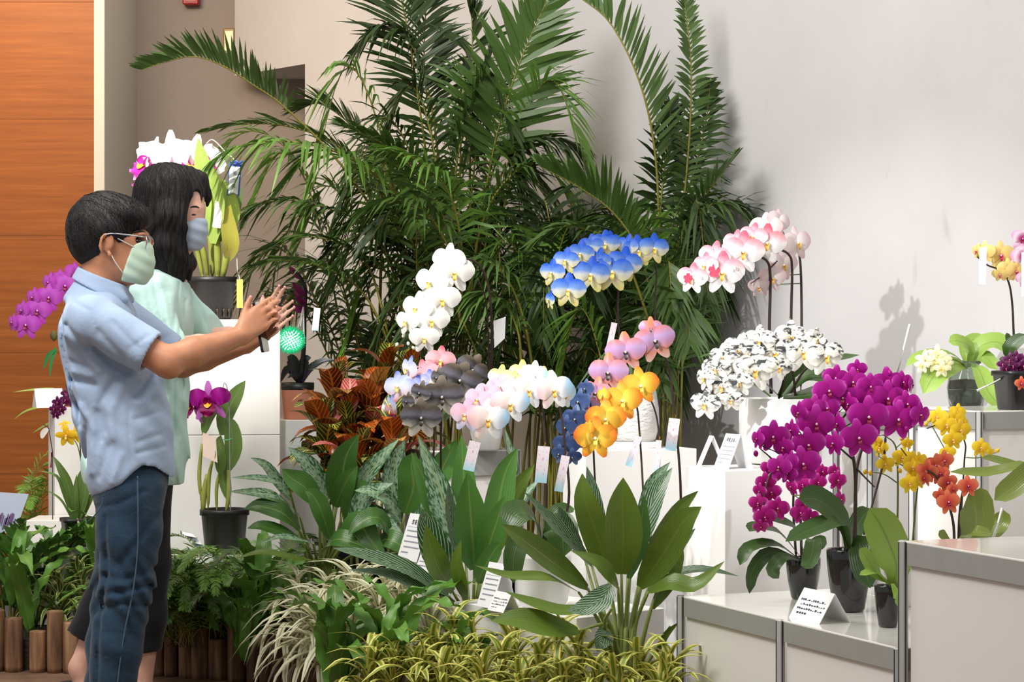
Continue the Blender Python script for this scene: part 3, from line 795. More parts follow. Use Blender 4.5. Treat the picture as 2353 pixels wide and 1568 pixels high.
flower_meshes('orange', petal_mat('orange_petal', 'r', [(0, rgb(252, 232, 110)), (0.45, rgb(252, 205, 70)), (0.8, rgb(250, 160, 54)), (1, rgb(244, 112, 44))]), LIP_Y)
flower_meshes('navy', petal_mat('dusty_blue_petal', 'z', [(0, rgb(120, 140, 180)), (0.4, rgb(72, 94, 140)), (0.7, rgb(50, 68, 110)), (1, rgb(96, 116, 160))], rough=0.3), LIP_D)
flower_meshes('yellowmini', petal_mat('yellow_mini_petal', 'r', [(0, rgb(240, 190, 60)), (0.4, rgb(244, 206, 40)), (1, rgb(248, 220, 66))]), LIP_O, long_=1.05)
flower_meshes('coral', petal_mat('coral_petal', 'r', [(0, rgb(206, 60, 70)), (0.4, rgb(222, 92, 70)), (1, rgb(240, 140, 96))]), (LIP_M[0], LIP_M[1]), long_=1.05)
flower_meshes('cream', petal_mat('cream_yellow_petal', 'r', [(0, rgb(226, 120, 130)), (0.25, rgb(244, 214, 130)), (1, rgb(250, 226, 150))]), (LIP_M[0], plain('lip_magenta', rgb(190, 30, 90), 0.4)))
flower_meshes('pale', petal_mat('pale_yellow_petal', 'r', [(0, rgb(240, 226, 130)), (0.5, rgb(250, 248, 214)), (1, rgb(248, 244, 190))]), LIP_Y, wide=0.55)
flower_meshes('spotted', petal_mat('spotted_pink_petal', 'r', [(0, rgb(170, 20, 100)), (0.25, rgb(214, 90, 160)), (0.6, rgb(246, 226, 240)), (1, rgb(232, 150, 206))]), LIP_M)
flower_meshes('plum', petal_mat('plum_petal', 'r', [(0, rgb(100, 20, 70)), (0.6, rgb(88, 20, 72)), (1, rgb(150, 70, 140))]), LIP_M, wide=0.7)

def phal_leaves(t, c, n, L_, wid, mat, seed=0, up=0.5, droop=0.5, az0=None):
    """rosette of strap leaves around c"""
    rr = random.Random(seed)
    for i in range(n):
        a = (az0 if az0 is not None else 0) + i * math.pi * 2 / n + rr.uniform(-.25, .25)
        d = Vector((math.cos(a), math.sin(a), 0)); l = L_ * rr.uniform(0.8, 1.1)
        u = up * rr.uniform(0.7, 1.2)
        mb = MB()
        blade(mb, [c, c + d * l * 0.4 + Vector((0, 0, l * u * 0.55)), c + d * l * 0.8 + Vector((0, 0, l * u * 0.5)), c + d * l * 1.05 + Vector((0, 0, l * (u - droop)))], wid, Vector((0, 0, 1)) - d * 0.2, 'paddle', 10, 0.25)
        part('leaf', mb, mat, t)

# --- white orchid, blown bright under its spotlight
t = thing('moth_orchid', 'tall white moth orchid whose bloom spray hangs left, before the palms', 'orchid', at(1118, 1030, 8.62) + Vector((0, 0, 0)))
t.location.z = ORG[t].z = TABZ
pot(t, ORG[t], 0.065, 0.13, M_WHITEP)
phal_leaves(t, ORG[t] + Vector((0, 0, 0.12)), 5, 0.16, 0.035, M_PHLEAF, 1)
sp = stem_px(t, [(1118, 960, 8.62), (1128, 850, 8.55), (1130, 740, 8.5), (1118, 640, 8.45), (1085, 598, 8.4), (1050, 610, 8.36), (1015, 680, 8.33), (975, 740, 8.32), (940, 790, 8.3)], 0.005)
blooms(t, 'white', [(1030, 600, 76, -22, 0, 4), (1044, 628, 86, 6, 4, 0), (990, 650, 80, -30, 2, 8), (1016, 690, 80, 4, 4, -2), (958, 710, 74, -30, 4, 6), (992, 738, 76, 2, 4, 0), (935, 740, 60, -34, 2, 4), (975, 778, 64, 0, 6, 0), (1003, 655, 70, -10, 0, 0, .04)], 8.28, sp)
for q in ((927, 772), (938, 790), (912, 792), (950, 800)): add_bud(t, 'white', at(*q, 8.28), 0.05)
stem_px(t, [(1126, 940, 8.63), (1122, 780, 8.56), (1116, 690, 8.5), (1098, 640, 8.46)], 0.0035)

# --- blue and yellow orchid in the textured pot
M_TEXW = plain('textured_white_pot', rgb(232, 230, 226), 0.45, bump=1.0, bscale=45, stretch=(1, 1, 3))
base = at(1456, 1030, 8.62); base.z = PED
t = thing('moth_orchid', 'blue and yellow moth orchid in a textured white pot with saucer', 'orchid', base)
mb = MB(); h = 0.185; lathe(mb, base + Vector((0, 0, 0.02)), [(0.062, 0), (0.078, 0.01), (0.092, 0.06), (0.090, 0.12), (0.080, h), (0.075, h), (0.072, h - 0.02)], 32); part('pot', mb, M_TEXW, t)
mb = MB(); lathe(mb, base, [(0.09, 0), (0.094, 0.005), (0.094, 0.022), (0.088, 0.024), (0.084, 0.016), (0.001, 0.016)], 32); part('saucer', mb, M_WHITEP, t)
mb = MB(); lathe(mb, base + Vector((0, 0, 0.19)), [(0.073, 0), (0.0005, 0.008)], 16); part('potting_mix', mb, M_BARK, t)
phal_leaves(t, base + Vector((0, 0, 0.19)), 4, 0.14, 0.032, M_PHLEAF, 3, up=0.8, az0=0.5)
s1 = stem_px(t, [(1450, 920, 8.62), (1424, 780, 8.6), (1420, 680, 8.58), (1428, 620, 8.56), (1410, 585, 8.55), (1360, 590, 8.5), (1300, 620, 8.46), (1262, 660, 8.44)], 0.0042)
s2 = stem_px(t, [(1462, 920, 8.62), (1500, 800, 8.62), (1506, 680, 8.6), (1508, 620, 8.58), (1490, 570, 8.56), (1450, 560, 8.54), (1390, 560, 8.54), (1330, 585, 8.52), (1280, 615, 8.5)], 0.0042)
blooms(t, 'blue', [(1503, 572, 66, 14, 4, 4), (1467, 578, 70, 4, 4, -4), (1435, 608, 76, 8, 2, 8), (1407, 626, 86, -4, 4, 2), (1358, 632, 78, -8, 4, 6), (1306, 668, 74, -8, 2, 2), (1268, 628, 60, -30, 4, 4),
                   (1300, 600, 58, -22, 0, 4), (1334, 584, 58, -18, 2, 6), (1358, 568, 56, -14, 0, 2), (1390, 562, 62, 0, 0, 4), (1262, 690, 40, -62, 0, 8), (1375, 600, 56, -26, 6, 12), (1440, 566, 52, -30, 0, 10), (1405, 556, 48, 30, 0, 0)], 8.45, s1 + s2)

# --- pink tipped orchid behind the white planter, and the striped one in it
base = at(1790, 1072, 7.62); base.z = PED
t = thing('moth_orchid', 'black and white striped moth orchid in a tall white planter', 'orchid', base)
pot(t, base, 0.127, H - (915 - HY) / F * 7.62 - PED, M_WHITEP, 'tub')
rim = H - (915 - HY) / F * 7.62
leaves_px(t, [([(1790, 912, 7.6), (1740, 870, 7.52), (1690, 870, 7.48), (1655, 900, 7.46)], 26, (0.2, -.6, 1)),
              ([(1800, 912, 7.62), (1850, 868, 7.6), (1890, 868, 7.58), (1930, 885, 7.56)], 26, (0, -.7, 1)),
              ([(1810, 912, 7.66), (1850, 850, 7.68), (1900, 830, 7.7), (1975, 816, 7.72)], 20, (0, -.4, 1)),
              ([(1790, 912, 7.64), (1835, 840, 7.64), (1848, 790, 7.64)], 24, (0.6, -1, .3)),
              ([(1770, 912, 7.66), (1690, 850, 7.7), (1640, 818, 7.72), (1605, 822, 7.74)], 14, (0, -.3, 1)),
              ([(1800, 914, 7.58), (1870, 906, 7.54), (1920, 890, 7.52)], 22, (0, -1, 1))], M_PHLEAF)
s1 = stem_px(t, [(1790, 915, 7.6), (1800, 860, 7.5), (1760, 838, 7.44), (1700, 850, 7.42), (1650, 880, 7.41), (1625, 930, 7.4)], 0.004)
s2 = stem_px(t, [(1830, 940, 7.58), (1822, 860, 7.55), (1800, 800, 7.54), (1740, 790, 7.52), (1680, 815, 7.5), (1640, 850, 7.48)], 0.004)
s3 = stem_px(t, [(1810, 915, 7.6), (1850, 850, 7.56), (1890, 835, 7.54), (1920, 850, 7.52)], 0.004)
blooms(t, 'zebra', [(1620, 930, 66, -20, 0, 6), (1660, 890, 66, -24, 0, 0), (1645, 850, 66, -26, 4, 4), (1700, 880, 60, -16, 4, 0), (1735, 852, 92, 2, 4, 4), (1780, 812, 84, 0, 4, 0), (1845, 810, 88, 6, 4, -4), (1897, 820, 84, 14, 4, -6),
                    (1700, 806, 76, -18, 4, 8), (1660, 822, 60, -24, 0, 0), (1745, 785, 70, -16, 2, 0), (1818, 775, 72, 6, 0, 4), (1790, 845, 60, 14, 10, 10), (1875, 782, 56, 34, 0, 20), (1620, 870, 56, -50, 0, 0), (1690, 842, 62, -8, 0, 20),
                    (1725, 815, 60, -30, 0, 0), (1680, 920, 52, -14, 12, 0)], 7.42, s1 + s2 + s3)
base = at(1812, 905, 7.66)
t = thing('moth_orchid', 'white moth orchid with pink-tipped petals, high above the striped one', 'orchid', base)
s1 = stem_px(t, [(1772, 905, 7.66), (1768, 760, 7.64), (1770, 640, 7.62), (1762, 600, 7.6), (1730, 590, 7.56), (1680, 610, 7.54), (1620, 640, 7.52)], 0.0055)
s2 = stem_px(t, [(1822, 905, 7.68), (1818, 740, 7.66), (1820, 620, 7.64), (1812, 585, 7.62), (1780, 572, 7.6), (1720, 570, 7.58), (1660, 590, 7.56)], 0.005)
s3 = stem_px(t, [(1840, 905, 7.7), (1842, 760, 7.7), (1840, 620, 7.7), (1832, 572, 7.7), (1815, 562, 7.7), (1800, 575, 7.7)], 0.005)
stem_px(t, [(1786, 600, 7.62), (1755, 630, 7.62), (1725, 652, 7.62)], 0.003)
blooms(t, 'pink', [(1590, 640, 66, -20, 2, 6), (1660, 628, 92, -6, 2, 2), (1708, 580, 90, -2, 4, 4), (1762, 560, 84, 4, 4, 6), (1640, 592, 70, -24, 2, 10), (1690, 560, 60, -30, 0, 6), (1730, 545, 62, -20, 0, 8), (1620, 612, 60, -34, 0, 0)], 7.5, s1 + s2)
blooms(t, 'blush', [(1832, 560, 74, 28, 0, -6), (1800, 610, 70, 22, 10, 0), (1775, 640, 62, 12, 14, 0), (1760, 525, 70, -10, -6, 0), (1790, 510, 60, 30, -4, 14), (1745, 660, 48, -10, 20, 0)], 7.66, s3)
# pink blossom prints and small printed marks on the front petals
M_PRINT = plain('pink_print', rgb(238, 84, 112), 0.5); M_MARK = plain('grey_print', rgb(120, 120, 100), 0.5)
def petal_print(px, py, r, Z, tilt):
    c = at(px, py, Z); s = r * Z / F
    mb = MB(); vs = [c]
    for k in range(20):
        a = tilt + 2 * math.pi * k / 20; q = s * (0.62 + 0.38 * abs(math.cos(2.5 * (a - tilt)))) * (0.88 if k % 4 == 0 else 1)
        vs.append(c + Vector((math.cos(a) * q * 0.9, 0.004 * math.cos(a), math.sin(a) * q)))
    mb.add(vs, [(0, i, i % 20 + 1) for i in range(1, 21)]); part('petal_print', mb, M_PRINT, t, False)
petal_print(1581, 640, 14, 7.466, 0.3); petal_print(1641, 623, 18, 7.462, 0.2)
for q in ((1686, 622), (1692, 618), (1697, 620), (1614, 640)):
    c = at(*q, 7.455); mb = MB(); s = 0.0045
    tube(mb, [c + Vector((-s * .5, 0, s)), c + Vector((s * .6, 0, s * .5)), c + Vector((-s * .3, 0, 0)), c + Vector((s * .6, 0, -s * .5)), c + Vector((-s * .5, 0, -s))], 0.0012, 4); part('petal_mark', mb, M_MARK, t)

# --- the three pots on the low cabinet
base = at(1846, 1374, 6.66); base.z = LOWZ
t = thing('moth_orchid', 'magenta moth orchid with small pale-rimmed blooms in the leftmost dark pot', 'orchid', base)
pot(t, base, 0.049, 0.115, M_BLACKP)
leaves_px(t, [([(1840, 1282, 6.66), (1790, 1225, 6.6), (1740, 1212, 6.56), (1722, 1222, 6.54)], 22, (0, -.5, 1)),
              ([(1835, 1285, 6.66), (1780, 1250, 6.58), (1720, 1260, 6.54), (1700, 1300, 6.52)], 17, (0.2, -.6, 1)),
              ([(1830, 1285, 6.64), (1770, 1270, 6.56), (1730, 1310, 6.53), (1722, 1365, 6.53)], 17, (0.6, -1, .5)),
              ([(1840, 1288, 6.62), (1800, 1280, 6.52), (1775, 1310, 6.5), (1790, 1330, 6.49)], 16, (0, -1, .6)),
              ([(1850, 1285, 6.64), (1830, 1220, 6.6), (1800, 1200, 6.58), (1760, 1190, 6.58)], 19, (0, -.5, 1)),
              ([(1850, 1288, 6.62), (1870, 1240, 6.56), (1860, 1290, 6.5), (1840, 1300, 6.49)], 20, (0, -1, .8)),
              ([(1850, 1282, 6.68), (1880, 1250, 6.7), (1900, 1250, 6.7)], 18, (0, -1, .6))], M_PHLEAF)
s1 = stem_px(t, [(1830, 1290, 6.66), (1823, 1180, 6.66), (1822, 1090, 6.64), (1800, 1062, 6.6), (1770, 1090, 6.56), (1755, 1150, 6.54), (1750, 1200, 6.53)], 0.004)
s2 = stem_px(t, [(1842, 1290, 6.68), (1840, 1150, 6.7), (1850, 1080, 6.7), (1880, 1070, 6.7), (1920, 1100, 6.72), (1935, 1160, 6.72)], 0.004)
blooms(t, 'magenta_small', [(1760, 1110, 46, -14), (1773, 1133, 44, -8), (1742, 1158, 44, -20), (1787, 1170, 52, 0), (1758, 1190, 50, -6), (1748, 1212, 34, -6, 30), (1768, 1078, 42, -20), (1795, 1085, 44, -10), (1745, 1130, 36, -40), (1818, 1120, 40, -60), (1850, 1160, 44, 0),
                            (1864, 1095, 44, 4), (1880, 1110, 40, 10), (1925, 1105, 44, 20), (1917, 1085, 36, 34), (1932, 1150, 44, 50), (1840, 1180, 46, -6), (1862, 1190, 40, 10), (1805, 1060, 40, 0), (1845, 1115, 38, -20), (1890, 1085, 34, 20)], 6.56, s1 + s2)
base = at(1951, 1405, 6.38); base.z = LOWZ
t = thing('moth_orchid', 'large deep magenta moth orchid in the tall dark pot with a tent card before it', 'orchid', base)
pot(t, base, 0.060, 0.165, M_BLACKP)
leaves_px(t, [([(1945, 1262, 6.38), (1935, 1200, 6.3), (1880, 1150, 6.24), (1835, 1148, 6.2)], 34, (0.35, -1, .5)),
              ([(1950, 1262, 6.36), (1930, 1200, 6.26), (1870, 1215, 6.2), (1805, 1245, 6.16)], 26, (0.0, -.8, 1)),
              ([(1958, 1262, 6.36), (1975, 1250, 6.28), (1985, 1300, 6.24), (2000, 1352, 6.22)], 30, (-.3, -1, .3)),
              ([(1950, 1262, 6.42), (1975, 1200, 6.46), (2000, 1170, 6.5)], 24, (0, -1, .4))], M_PHLEAF)
s1 = stem_px(t, [(1962, 1265, 6.38), (1966, 1150, 6.38), (1962, 1060, 6.36), (1940, 1000, 6.33), (1890, 960, 6.3), (1830, 980, 6.28), (1770, 1000, 6.26), (1745, 1030, 6.25)], 0.005)
s2 = stem_px(t, [(1965, 1265, 6.4), (1966, 1120, 6.42), (1975, 1050, 6.44), (2010, 960, 6.46), (2060, 930, 6.46), (2110, 960, 6.46)], 0.005)
stem_px(t, [(2035, 1000, 6.44), (2030, 1060, 6.44), (2010, 1140, 6.42), (1985, 1230, 6.4)], 0.004)
stem_px(t, [(1964, 1060, 6.37), (1930, 1030, 6.34), (1905, 1005, 6.32)], 0.003)
stem_px(t, [(1966, 1075, 6.37), (1990, 1100, 6.36), (2010, 1120, 6.36)], 0.003)
blooms(t, 'magenta', [(1777, 1005, 70, -6), (1740, 1010, 44, -58), (1876, 976, 84, 0), (1858, 1024, 74, 0), (1846, 1068, 78, 0), (1974, 1008, 82, 2), (1996, 960, 90, 2), (2064, 966, 84, 6), (2115, 955, 56, 34), (1906, 900, 72, -8), (1936, 915, 70, 0),
                      (1960, 880, 66, 4), (2040, 885, 76, 8), (2075, 880, 52, 24), (2095, 885, 40, 66, 0), (1990, 915, 74, -4), (2040, 918, 80, 6), (1950, 930, 50, -48), (1925, 975, 50, -60), (1915, 1020, 54, -46), (1870, 940, 62, -14), (1835, 950, 50, -50),
                      (1818, 990, 48, -56), (1800, 1030, 52, -40), (1790, 1075, 56, -30), (1815, 1060, 44, -48), (1920, 870, 58, 0), (1900, 940, 60, 10), (2085, 930, 60, 10), (1970, 850, 44, 0), (2000, 890, 60, 10), (1810, 1090, 44, -30)], 6.27, s1 + s2, M_STEM)
for q in ((1737, 1043), (2083, 987), (2045, 858)): add_bud(t, 'magenta', at(*q, 6.27), 0.06)
base = at(2040, 1440, 6.05); base.z = LOWZ
t = thing('moth_orchid', 'light green leafy orchid without blooms in the small dark pot', 'orchid', base)
pot(t, base, 0.034, 0.105, M_BLACKP)
leaves_px(t, [([(2050, 1345, 6.05), (2060, 1300, 6.0), (2030, 1220, 5.96), (1998, 1168, 5.94)], 44, (-.25, -1, .35)),
              ([(2045, 1342, 6.04), (2015, 1320, 5.98), (1990, 1280, 5.96), (1974, 1262, 5.95)], 17, (-.2, -1, .6)),
              ([(2040, 1345, 6.03), (2010, 1316, 5.96), (1975, 1322, 5.93)], 12, (0, -.6, 1)),
              ([(2050, 1342, 6.02), (2068, 1380, 5.95), (2060, 1370, 5.93)], 14, (0, -1, .2))], M_PHLEAFL)

# --- yellow and coral minis behind the tall right cabinet
base = at(2070, 1290, 6.5); base.z = LOWZ
t = thing('moth_orchid', 'yellow mini moth orchid with branched sprays beside the magenta one', 'orchid', base)
pot(t, base, 0.05, 0.12, M_WHITEP)
s1 = stem_px(t, [(2060, 1270, 6.5), (2063, 1150, 6.5), (2062, 1060, 6.48), (2055, 1020, 6.46), (2030, 1000, 6.44)], 0.003, M_GSTEM)
s2 = stem_px(t, [(2095, 1270, 6.5), (2105, 1150, 6.48), (2108, 1110, 6.46), (2090, 1060, 6.44), (2070, 1030, 6.42)], 0.003, M_GSTEM)
s3 = stem_px(t, [(2064, 1112, 6.5), (2030, 1090, 6.48), (1990, 1085, 6.46)], 0.002, M_GSTEM)
s4 = stem_px(t, [(2095, 1090, 6.46), (2070, 1068, 6.45), (2040, 1062, 6.44), (2020, 1050, 6.44)], 0.002, M_GSTEM)
blooms(t, 'yellowmini', [(2074, 1052, 44, 0), (2100, 1062, 44, 6), (2098, 1075, 40, -8), (2022, 1030, 40, -40), (2108, 1090, 40, 6), (2090, 1112, 42, 0), (2035, 1068, 40, -10), (2085, 1020, 28, 0, 20), (2112, 1108, 34, 20), (2115, 1058, 34, 20), (2012, 1012, 26, -50)], 6.43, s1 + s2 + s4, M_GSTEM)
for q in ((2000, 1088), (1988, 1085), (2073, 1008), (2030, 1052), (2068, 1082)): add_bud(t, 'yellowmini', at(*q, 6.43), 0.05)
phal_leaves(t, base + Vector((0, 0, 0.12)), 5, 0.12, 0.03, M_PHLEAFO, 21)
base = at(2200, 1290, 6.75); base.z = LOWZ
t = thing('moth_orchid', 'golden yellow mini moth orchid with a side spray, above the coral one', 'orchid', base)
pot(t, base, 0.05, 0.12, M_WHITEP)
s1 = stem_px(t, [(2205, 1260, 6.75), (2210, 1160, 6.74), (2216, 1060, 6.72), (2218, 1020, 6.7), (2200, 990, 6.68), (2165, 975, 6.66), (2130, 985, 6.64)], 0.003)
s2 = stem_px(t, [(2218, 1052, 6.72), (2250, 1052, 6.7), (2290, 1040, 6.68)], 0.002, M_GSTEM)
blooms(t, 'yellowmini', [(2155, 960, 46, -30), (2175, 978, 46, 0), (2195, 965, 46, 6), (2208, 990, 46, 10), (2190, 1012, 44, 0), (2178, 1042, 36, -4), (2200, 948, 36, 0), (2254, 1030, 40, 10), (2276, 1040, 22, 30), (2215, 975, 34, 40)], 6.64, s1 + s2, M_GSTEM)
for q in ((2128, 975), (2136, 966), (2292, 1036)): add_bud(t, 'yellowmini', at(*q, 6.64), 0.05)
base = at(2200, 1300, 6.42); base.z = LOWZ
t = thing('moth_orchid', 'coral orange mini moth orchid with broad green leaves', 'orchid', base)
pot(t, base, 0.05, 0.12, M_WHITEP)
s1 = stem_px(t, [(2193, 1270, 6.42), (2190, 1200, 6.4), (2170, 1130, 6.38), (2150, 1095, 6.36), (2130, 1080, 6.35)], 0.004)
s2 = stem_px(t, [(2202, 1270, 6.44), (2205, 1180, 6.44), (2215, 1120, 6.44), (2228, 1110, 6.44)], 0.004)
blooms(t, 'coral', [(2150, 1070, 48, 0), (2130, 1085, 48, -20), (2160, 1090, 44, 6), (2170, 1060, 44, 10), (2178, 1110, 44, 10), (2225, 1118, 46, 6), (2180, 1155, 50, 0), (2125, 1100, 34, -50), (2160, 1140, 32, -20), (2190, 1125, 30, 20)], 6.36, s1 + s2)
leaves_px(t, [([(2210, 1265, 6.42), (2240, 1220, 6.4), (2240, 1160, 6.38), (2225, 1135, 6.37)], 42, (0.1, -1, .3)),
              ([(2205, 1268, 6.42), (2270, 1230, 6.44), (2300, 1200, 6.46), (2305, 1172, 6.46)], 22, (-.2, -1, .4)),
              ([(2200, 1268, 6.40), (2170, 1235, 6.34), (2158, 1220, 6.33)], 12, (0, -1, .6)),
              ([(2205, 1268, 6.40), (2230, 1225, 6.3), (2280, 1228, 6.28)], 20, (0, -.7, 1))], M_PHLEAFO)
base = at(2330, 1330, 5.9); base.z = LOWZ + 0.03
t = thing('moth_orchid', 'orchid with large glossy olive leaves reaching in from the right edge', 'orchid', base)
base = ORG[t]; base.z = t.location.z = MIDZ + 0.001; base.x = t.location.x = at(2430, 1200, 5.7).x; base.y = t.location.y = 5.62
pot(t, base, 0.05, 0.06, M_WHITEP)
leaves_px(t, [([(2420, 1190, 5.62), (2370, 1080, 5.66), (2270, 1090, 5.7), (2182, 1085, 5.72)], 20, (0, -.6, 1)),
              ([(2425, 1190, 5.6), (2380, 1090, 5.6), (2330, 1120, 5.6), (2285, 1150, 5.6)], 28, (-.3, -1, .4)),
              ([(2420, 1190, 5.64), (2360, 1090, 5.72), (2290, 1060, 5.76), (2255, 1052, 5.78)], 15, (0, -.6, 1))], M_PHLEAFO, cup=0.35)

# --- right-hand shelf
base = at(2220, 937, 7.85); base.z = HIGHZ2
t = thing('moth_orchid', 'pale yellow mini orchid growing in a round glass jar', 'orchid', base)
m, nt, N, L, b = base_mat('jar_glass'); b.inputs['Base Color'].default_value = rgb(206, 214, 206); b.inputs['Transmission Weight'].default_value = 0.92; b.inputs['Roughness'].default_value = 0.03; b.inputs['IOR'].default_value = 1.45
mb = MB(); s = 7.85 / F
prof = [(30, 0), (36, 3), (42, 30), (44, 55), (40, 80), (30, 96), (28, 104), (32, 110), (32, 116), (30, 116), (26, 106), (27, 98), (37, 80), (41, 55), (39, 30), (33, 5), (0.1, 4)]
lathe(mb, base, [(r_ * s, z_ * s) for r_, z_ in prof], 32); part('jar', mb, m, t)
mb = MB(); lathe(mb, base, [(32 * s, 6 * s), (38 * s, 30 * s), (40 * s, 48 * s), (0.2 * s, 50 * s)], 24); part('moss', mb, plain('grey_moss', rgb(110, 112, 92), 0.9, var=0.6, vscale=60, bump=0.6), t)
mb = MB(); lathe(mb, base, [(39.6 * s, 51 * s), (40 * s, 60 * s), (37 * s, 70 * s), (0.2 * s, 74 * s)], 24); part('bark', mb, plain('red_bark', rgb(84, 40, 30), 0.9, var=0.5, vscale=70), t)
leaves_px(t, [([(2224, 842, 7.85), (2180, 812, 7.8), (2120, 815, 7.76), (2082, 842, 7.74)], 15, (0, -.5, 1)),
              ([(2222, 842, 7.83), (2190, 838, 7.76), (2150, 860, 7.7), (2122, 905, 7.68)], 28, (0, -1, .5)),
              ([(2226, 842, 7.85), (2230, 800, 7.82), (2200, 784, 7.8), (2180, 786, 7.8)], 18, (0.2, -1, .8)),
              ([(2228, 842, 7.86), (2250, 800, 7.86), (2290, 786, 7.84), (2330, 812, 7.82)], 30, (0, -.8, 1)),
              ([(2228, 842, 7.84), (2250, 850, 7.78), (2270, 900, 7.74), (2302, 938, 7.73)], 24, (.3, -1, .4)),
              ([(2230, 842, 7.86), (2260, 820, 7.84), (2290, 850, 7.8)], 18, (0, -1, .6)),
              ([(2222, 840, 7.88), (2215, 800, 7.9), (2240, 780, 7.92), (2262, 784, 7.92)], 16, (0, -1, .6))], M_PHLEAFL)
s1 = stem_px(t, [(2222, 845, 7.84), (2200, 830, 7.76), (2170, 822, 7.72), (2130, 825, 7.7)], 0.002, M_GSTEM)
blooms(t, 'pale', [(2124, 826, 40, -20), (2152, 815, 44, -6), (2166, 828, 42, 4), (2150, 835, 42, 0), (2165, 848, 40, 6), (2118, 840, 34, -24), (2178, 838, 32, 20)], 7.68, s1, M_GSTEM)
base = at(2330, 948, 7.45); base.z = HIGHZ
t = thing('moth_orchid', 'yellow and purple blotched moth orchid high at the right edge with a white tag', 'orchid', base)
pot(t, base + Vector((0.06, 0.1, 0)), 0.05, 0.10, M_WHITEP)
s1 = stem_px(t, [(2338, 900, 7.55), (2330, 780, 7.5), (2326, 700, 7.46), (2318, 650, 7.44), (2300, 622, 7.42), (2270, 610, 7.4), (2245, 590, 7.38)], 0.004)
blooms(t, 'cream', [(2300, 588, 62, 0), (2262, 580, 48, -36), (2318, 620, 50, 8), (2335, 625, 46, 16), (2298, 632, 36, -20, 30), (2245, 578, 36, -60)], 7.4, s1)
blooms(t, 'spotted', [(2350, 550, 50, -10, 0, 20), (2352, 590, 54, 0), (2356, 640, 40, 0)], 7.38, s1)
leaves_px(t, [([(2345, 860, 7.5), (2320, 810, 7.46), (2330, 790, 7.45), (2360, 770, 7.44)], 18, (-.4, -1, .4)), ([(2335, 850, 7.5), (2318, 780, 7.5), (2320, 768, 7.5)], 8, (0, -1, .3))], M_PHLEAF)
base = at(2335, 950, 7.32); base.z = HIGHZ
t = thing('moth_orchid', 'small purple orchid in a matt black pot at the right edge', 'orchid', base)
pot(t, base, 0.060, 0.118, plain('matt_black_pot', rgb(34, 34, 36), 0.35, var=0.2, vscale=40), 'square')
mb = MB()
for k in range(9):
    c = at(2306 + k * 6, 944 + (k % 2), 7.262); tube(mb, [c, c + Vector((0.006, 0, 0.001))], 0.0016, 4)
part('gold_lettering', mb, plain('gold_print', rgb(200, 180, 40), 0.4), t)
FLK = [(2305, 838, 30), (2320, 828, 32), (2335, 822, 32), (2348, 830, 32), (2328, 842, 30), (2344, 846, 30), (2312, 848, 26), (2352, 842, 30)]
s1 = stem_px(t, [(2335, 862, 7.32), (2330, 845, 7.28), (2320, 840, 7.27)], 0.002)
blooms(t, 'plum', FLK, 7.28, s1)
blooms(t, 'coral', [(2348, 882, 30, -10)], 7.2)
leaves_px(t, [([(2335, 858, 7.34), (2310, 830, 7.3), (2296, 825, 7.3)], 8, (0, -1, .6))], M_PHLEAF)

# --- smoke-grey, tricolour, pastel, mauve, orange, dusty blue
base = at(1012, 1290, 7.95); base.z = 0.112
t = thing('moth_orchid', 'smoky black and grey moth orchid left of the pastel one', 'orchid', base)
pot(t, base, 0.07, 0.2, M_WHITEP)
s1 = stem_px(t, [(1012, 1270, 7.95), (1013, 1100, 7.93), (1014, 980, 7.9), (1020, 900, 7.88), (1050, 860, 7.86), (1080, 850, 7.85)], 0.0045)
s2 = stem_px(t, [(1014, 980, 7.9), (990, 960, 7.87), (965, 960, 7.85)], 0.003)
blooms(t, 'smoke', [(968, 962, 88, 2, 4, 2), (1016, 914, 90, 0, 4, -2), (1056, 876, 92, 8, 6, 20), (1084, 852, 76, 24, 10, 30), (935, 925, 44, -50, 0, 0), (965, 905, 56, -40, 0, 10), (1005, 870, 50, -50, 0, 0)], 7.82, s1 + s2, M_STEM)
base = at(985, 1290, 8.12); base.z = 0.112
t = thing('moth_orchid', 'red, white and blue moth orchid behind the smoky one', 'orchid', base)
pot(t, base, 0.06, 0.2, M_WHITEP)
s1 = stem_px(t, [(985, 1270, 8.12), (995, 1080, 8.1), (1000, 900, 8.08), (985, 850, 8.04), (950, 850, 8.02), (920, 880, 8.0), (905, 930, 7.98)], 0.004)
blooms(t, 'tricolor', [(938, 850, 60, -56, 0, 10), (915, 890, 68, -24, 0, -10), (955, 898, 66, 4, 0, 12), (988, 880, 56, 10, 0, 0), (898, 930, 44, -60, 10, 20)], 7.96, s1)
blooms(t, 'red', [(1012, 830, 64, 0, 0, 6), (975, 862, 66, -12, 0, -14), (1000, 850, 56, 14, 0, 10), (897, 945, 36, -40, 20, 10)], 8.02, s1)
base = at(1248, 1368, 7.16); base.z = FRONTZ
t = thing('moth_orchid', 'pastel pink, white and blue moth orchid in a white pot', 'orchid', base)
pot(t, base, 0.080, 0.155, M_WHITEP, 'tub')
leaves_px(t, [([(1245, 1255, 7.16), (1225, 1190, 7.08), (1190, 1180, 7.04), (1165, 1215, 7.02)], 40, (0, -.8, 1)),
              ([(1250, 1255, 7.16), (1270, 1210, 7.06), (1290, 1220, 7.02), (1295, 1280, 7.0)], 40, (0, -1, .6)),
              ([(1245, 1258, 7.14), (1200, 1240, 7.04), (1180, 1280, 7.0), (1180, 1340, 6.99)], 26, (0.3, -1, .5)),
              ([(1250, 1252, 7.2), (1280, 1180, 7.24), (1320, 1170, 7.26)], 24, (0, -.6, 1))], M_PHLEAF)
s1 = stem_px(t, [(1252, 1255, 7.16), (1256, 1120, 7.16), (1250, 980, 7.15), (1240, 915, 7.14), (1200, 890, 7.12), (1150, 920, 7.1), (1100, 960, 7.08)], 0.0045)
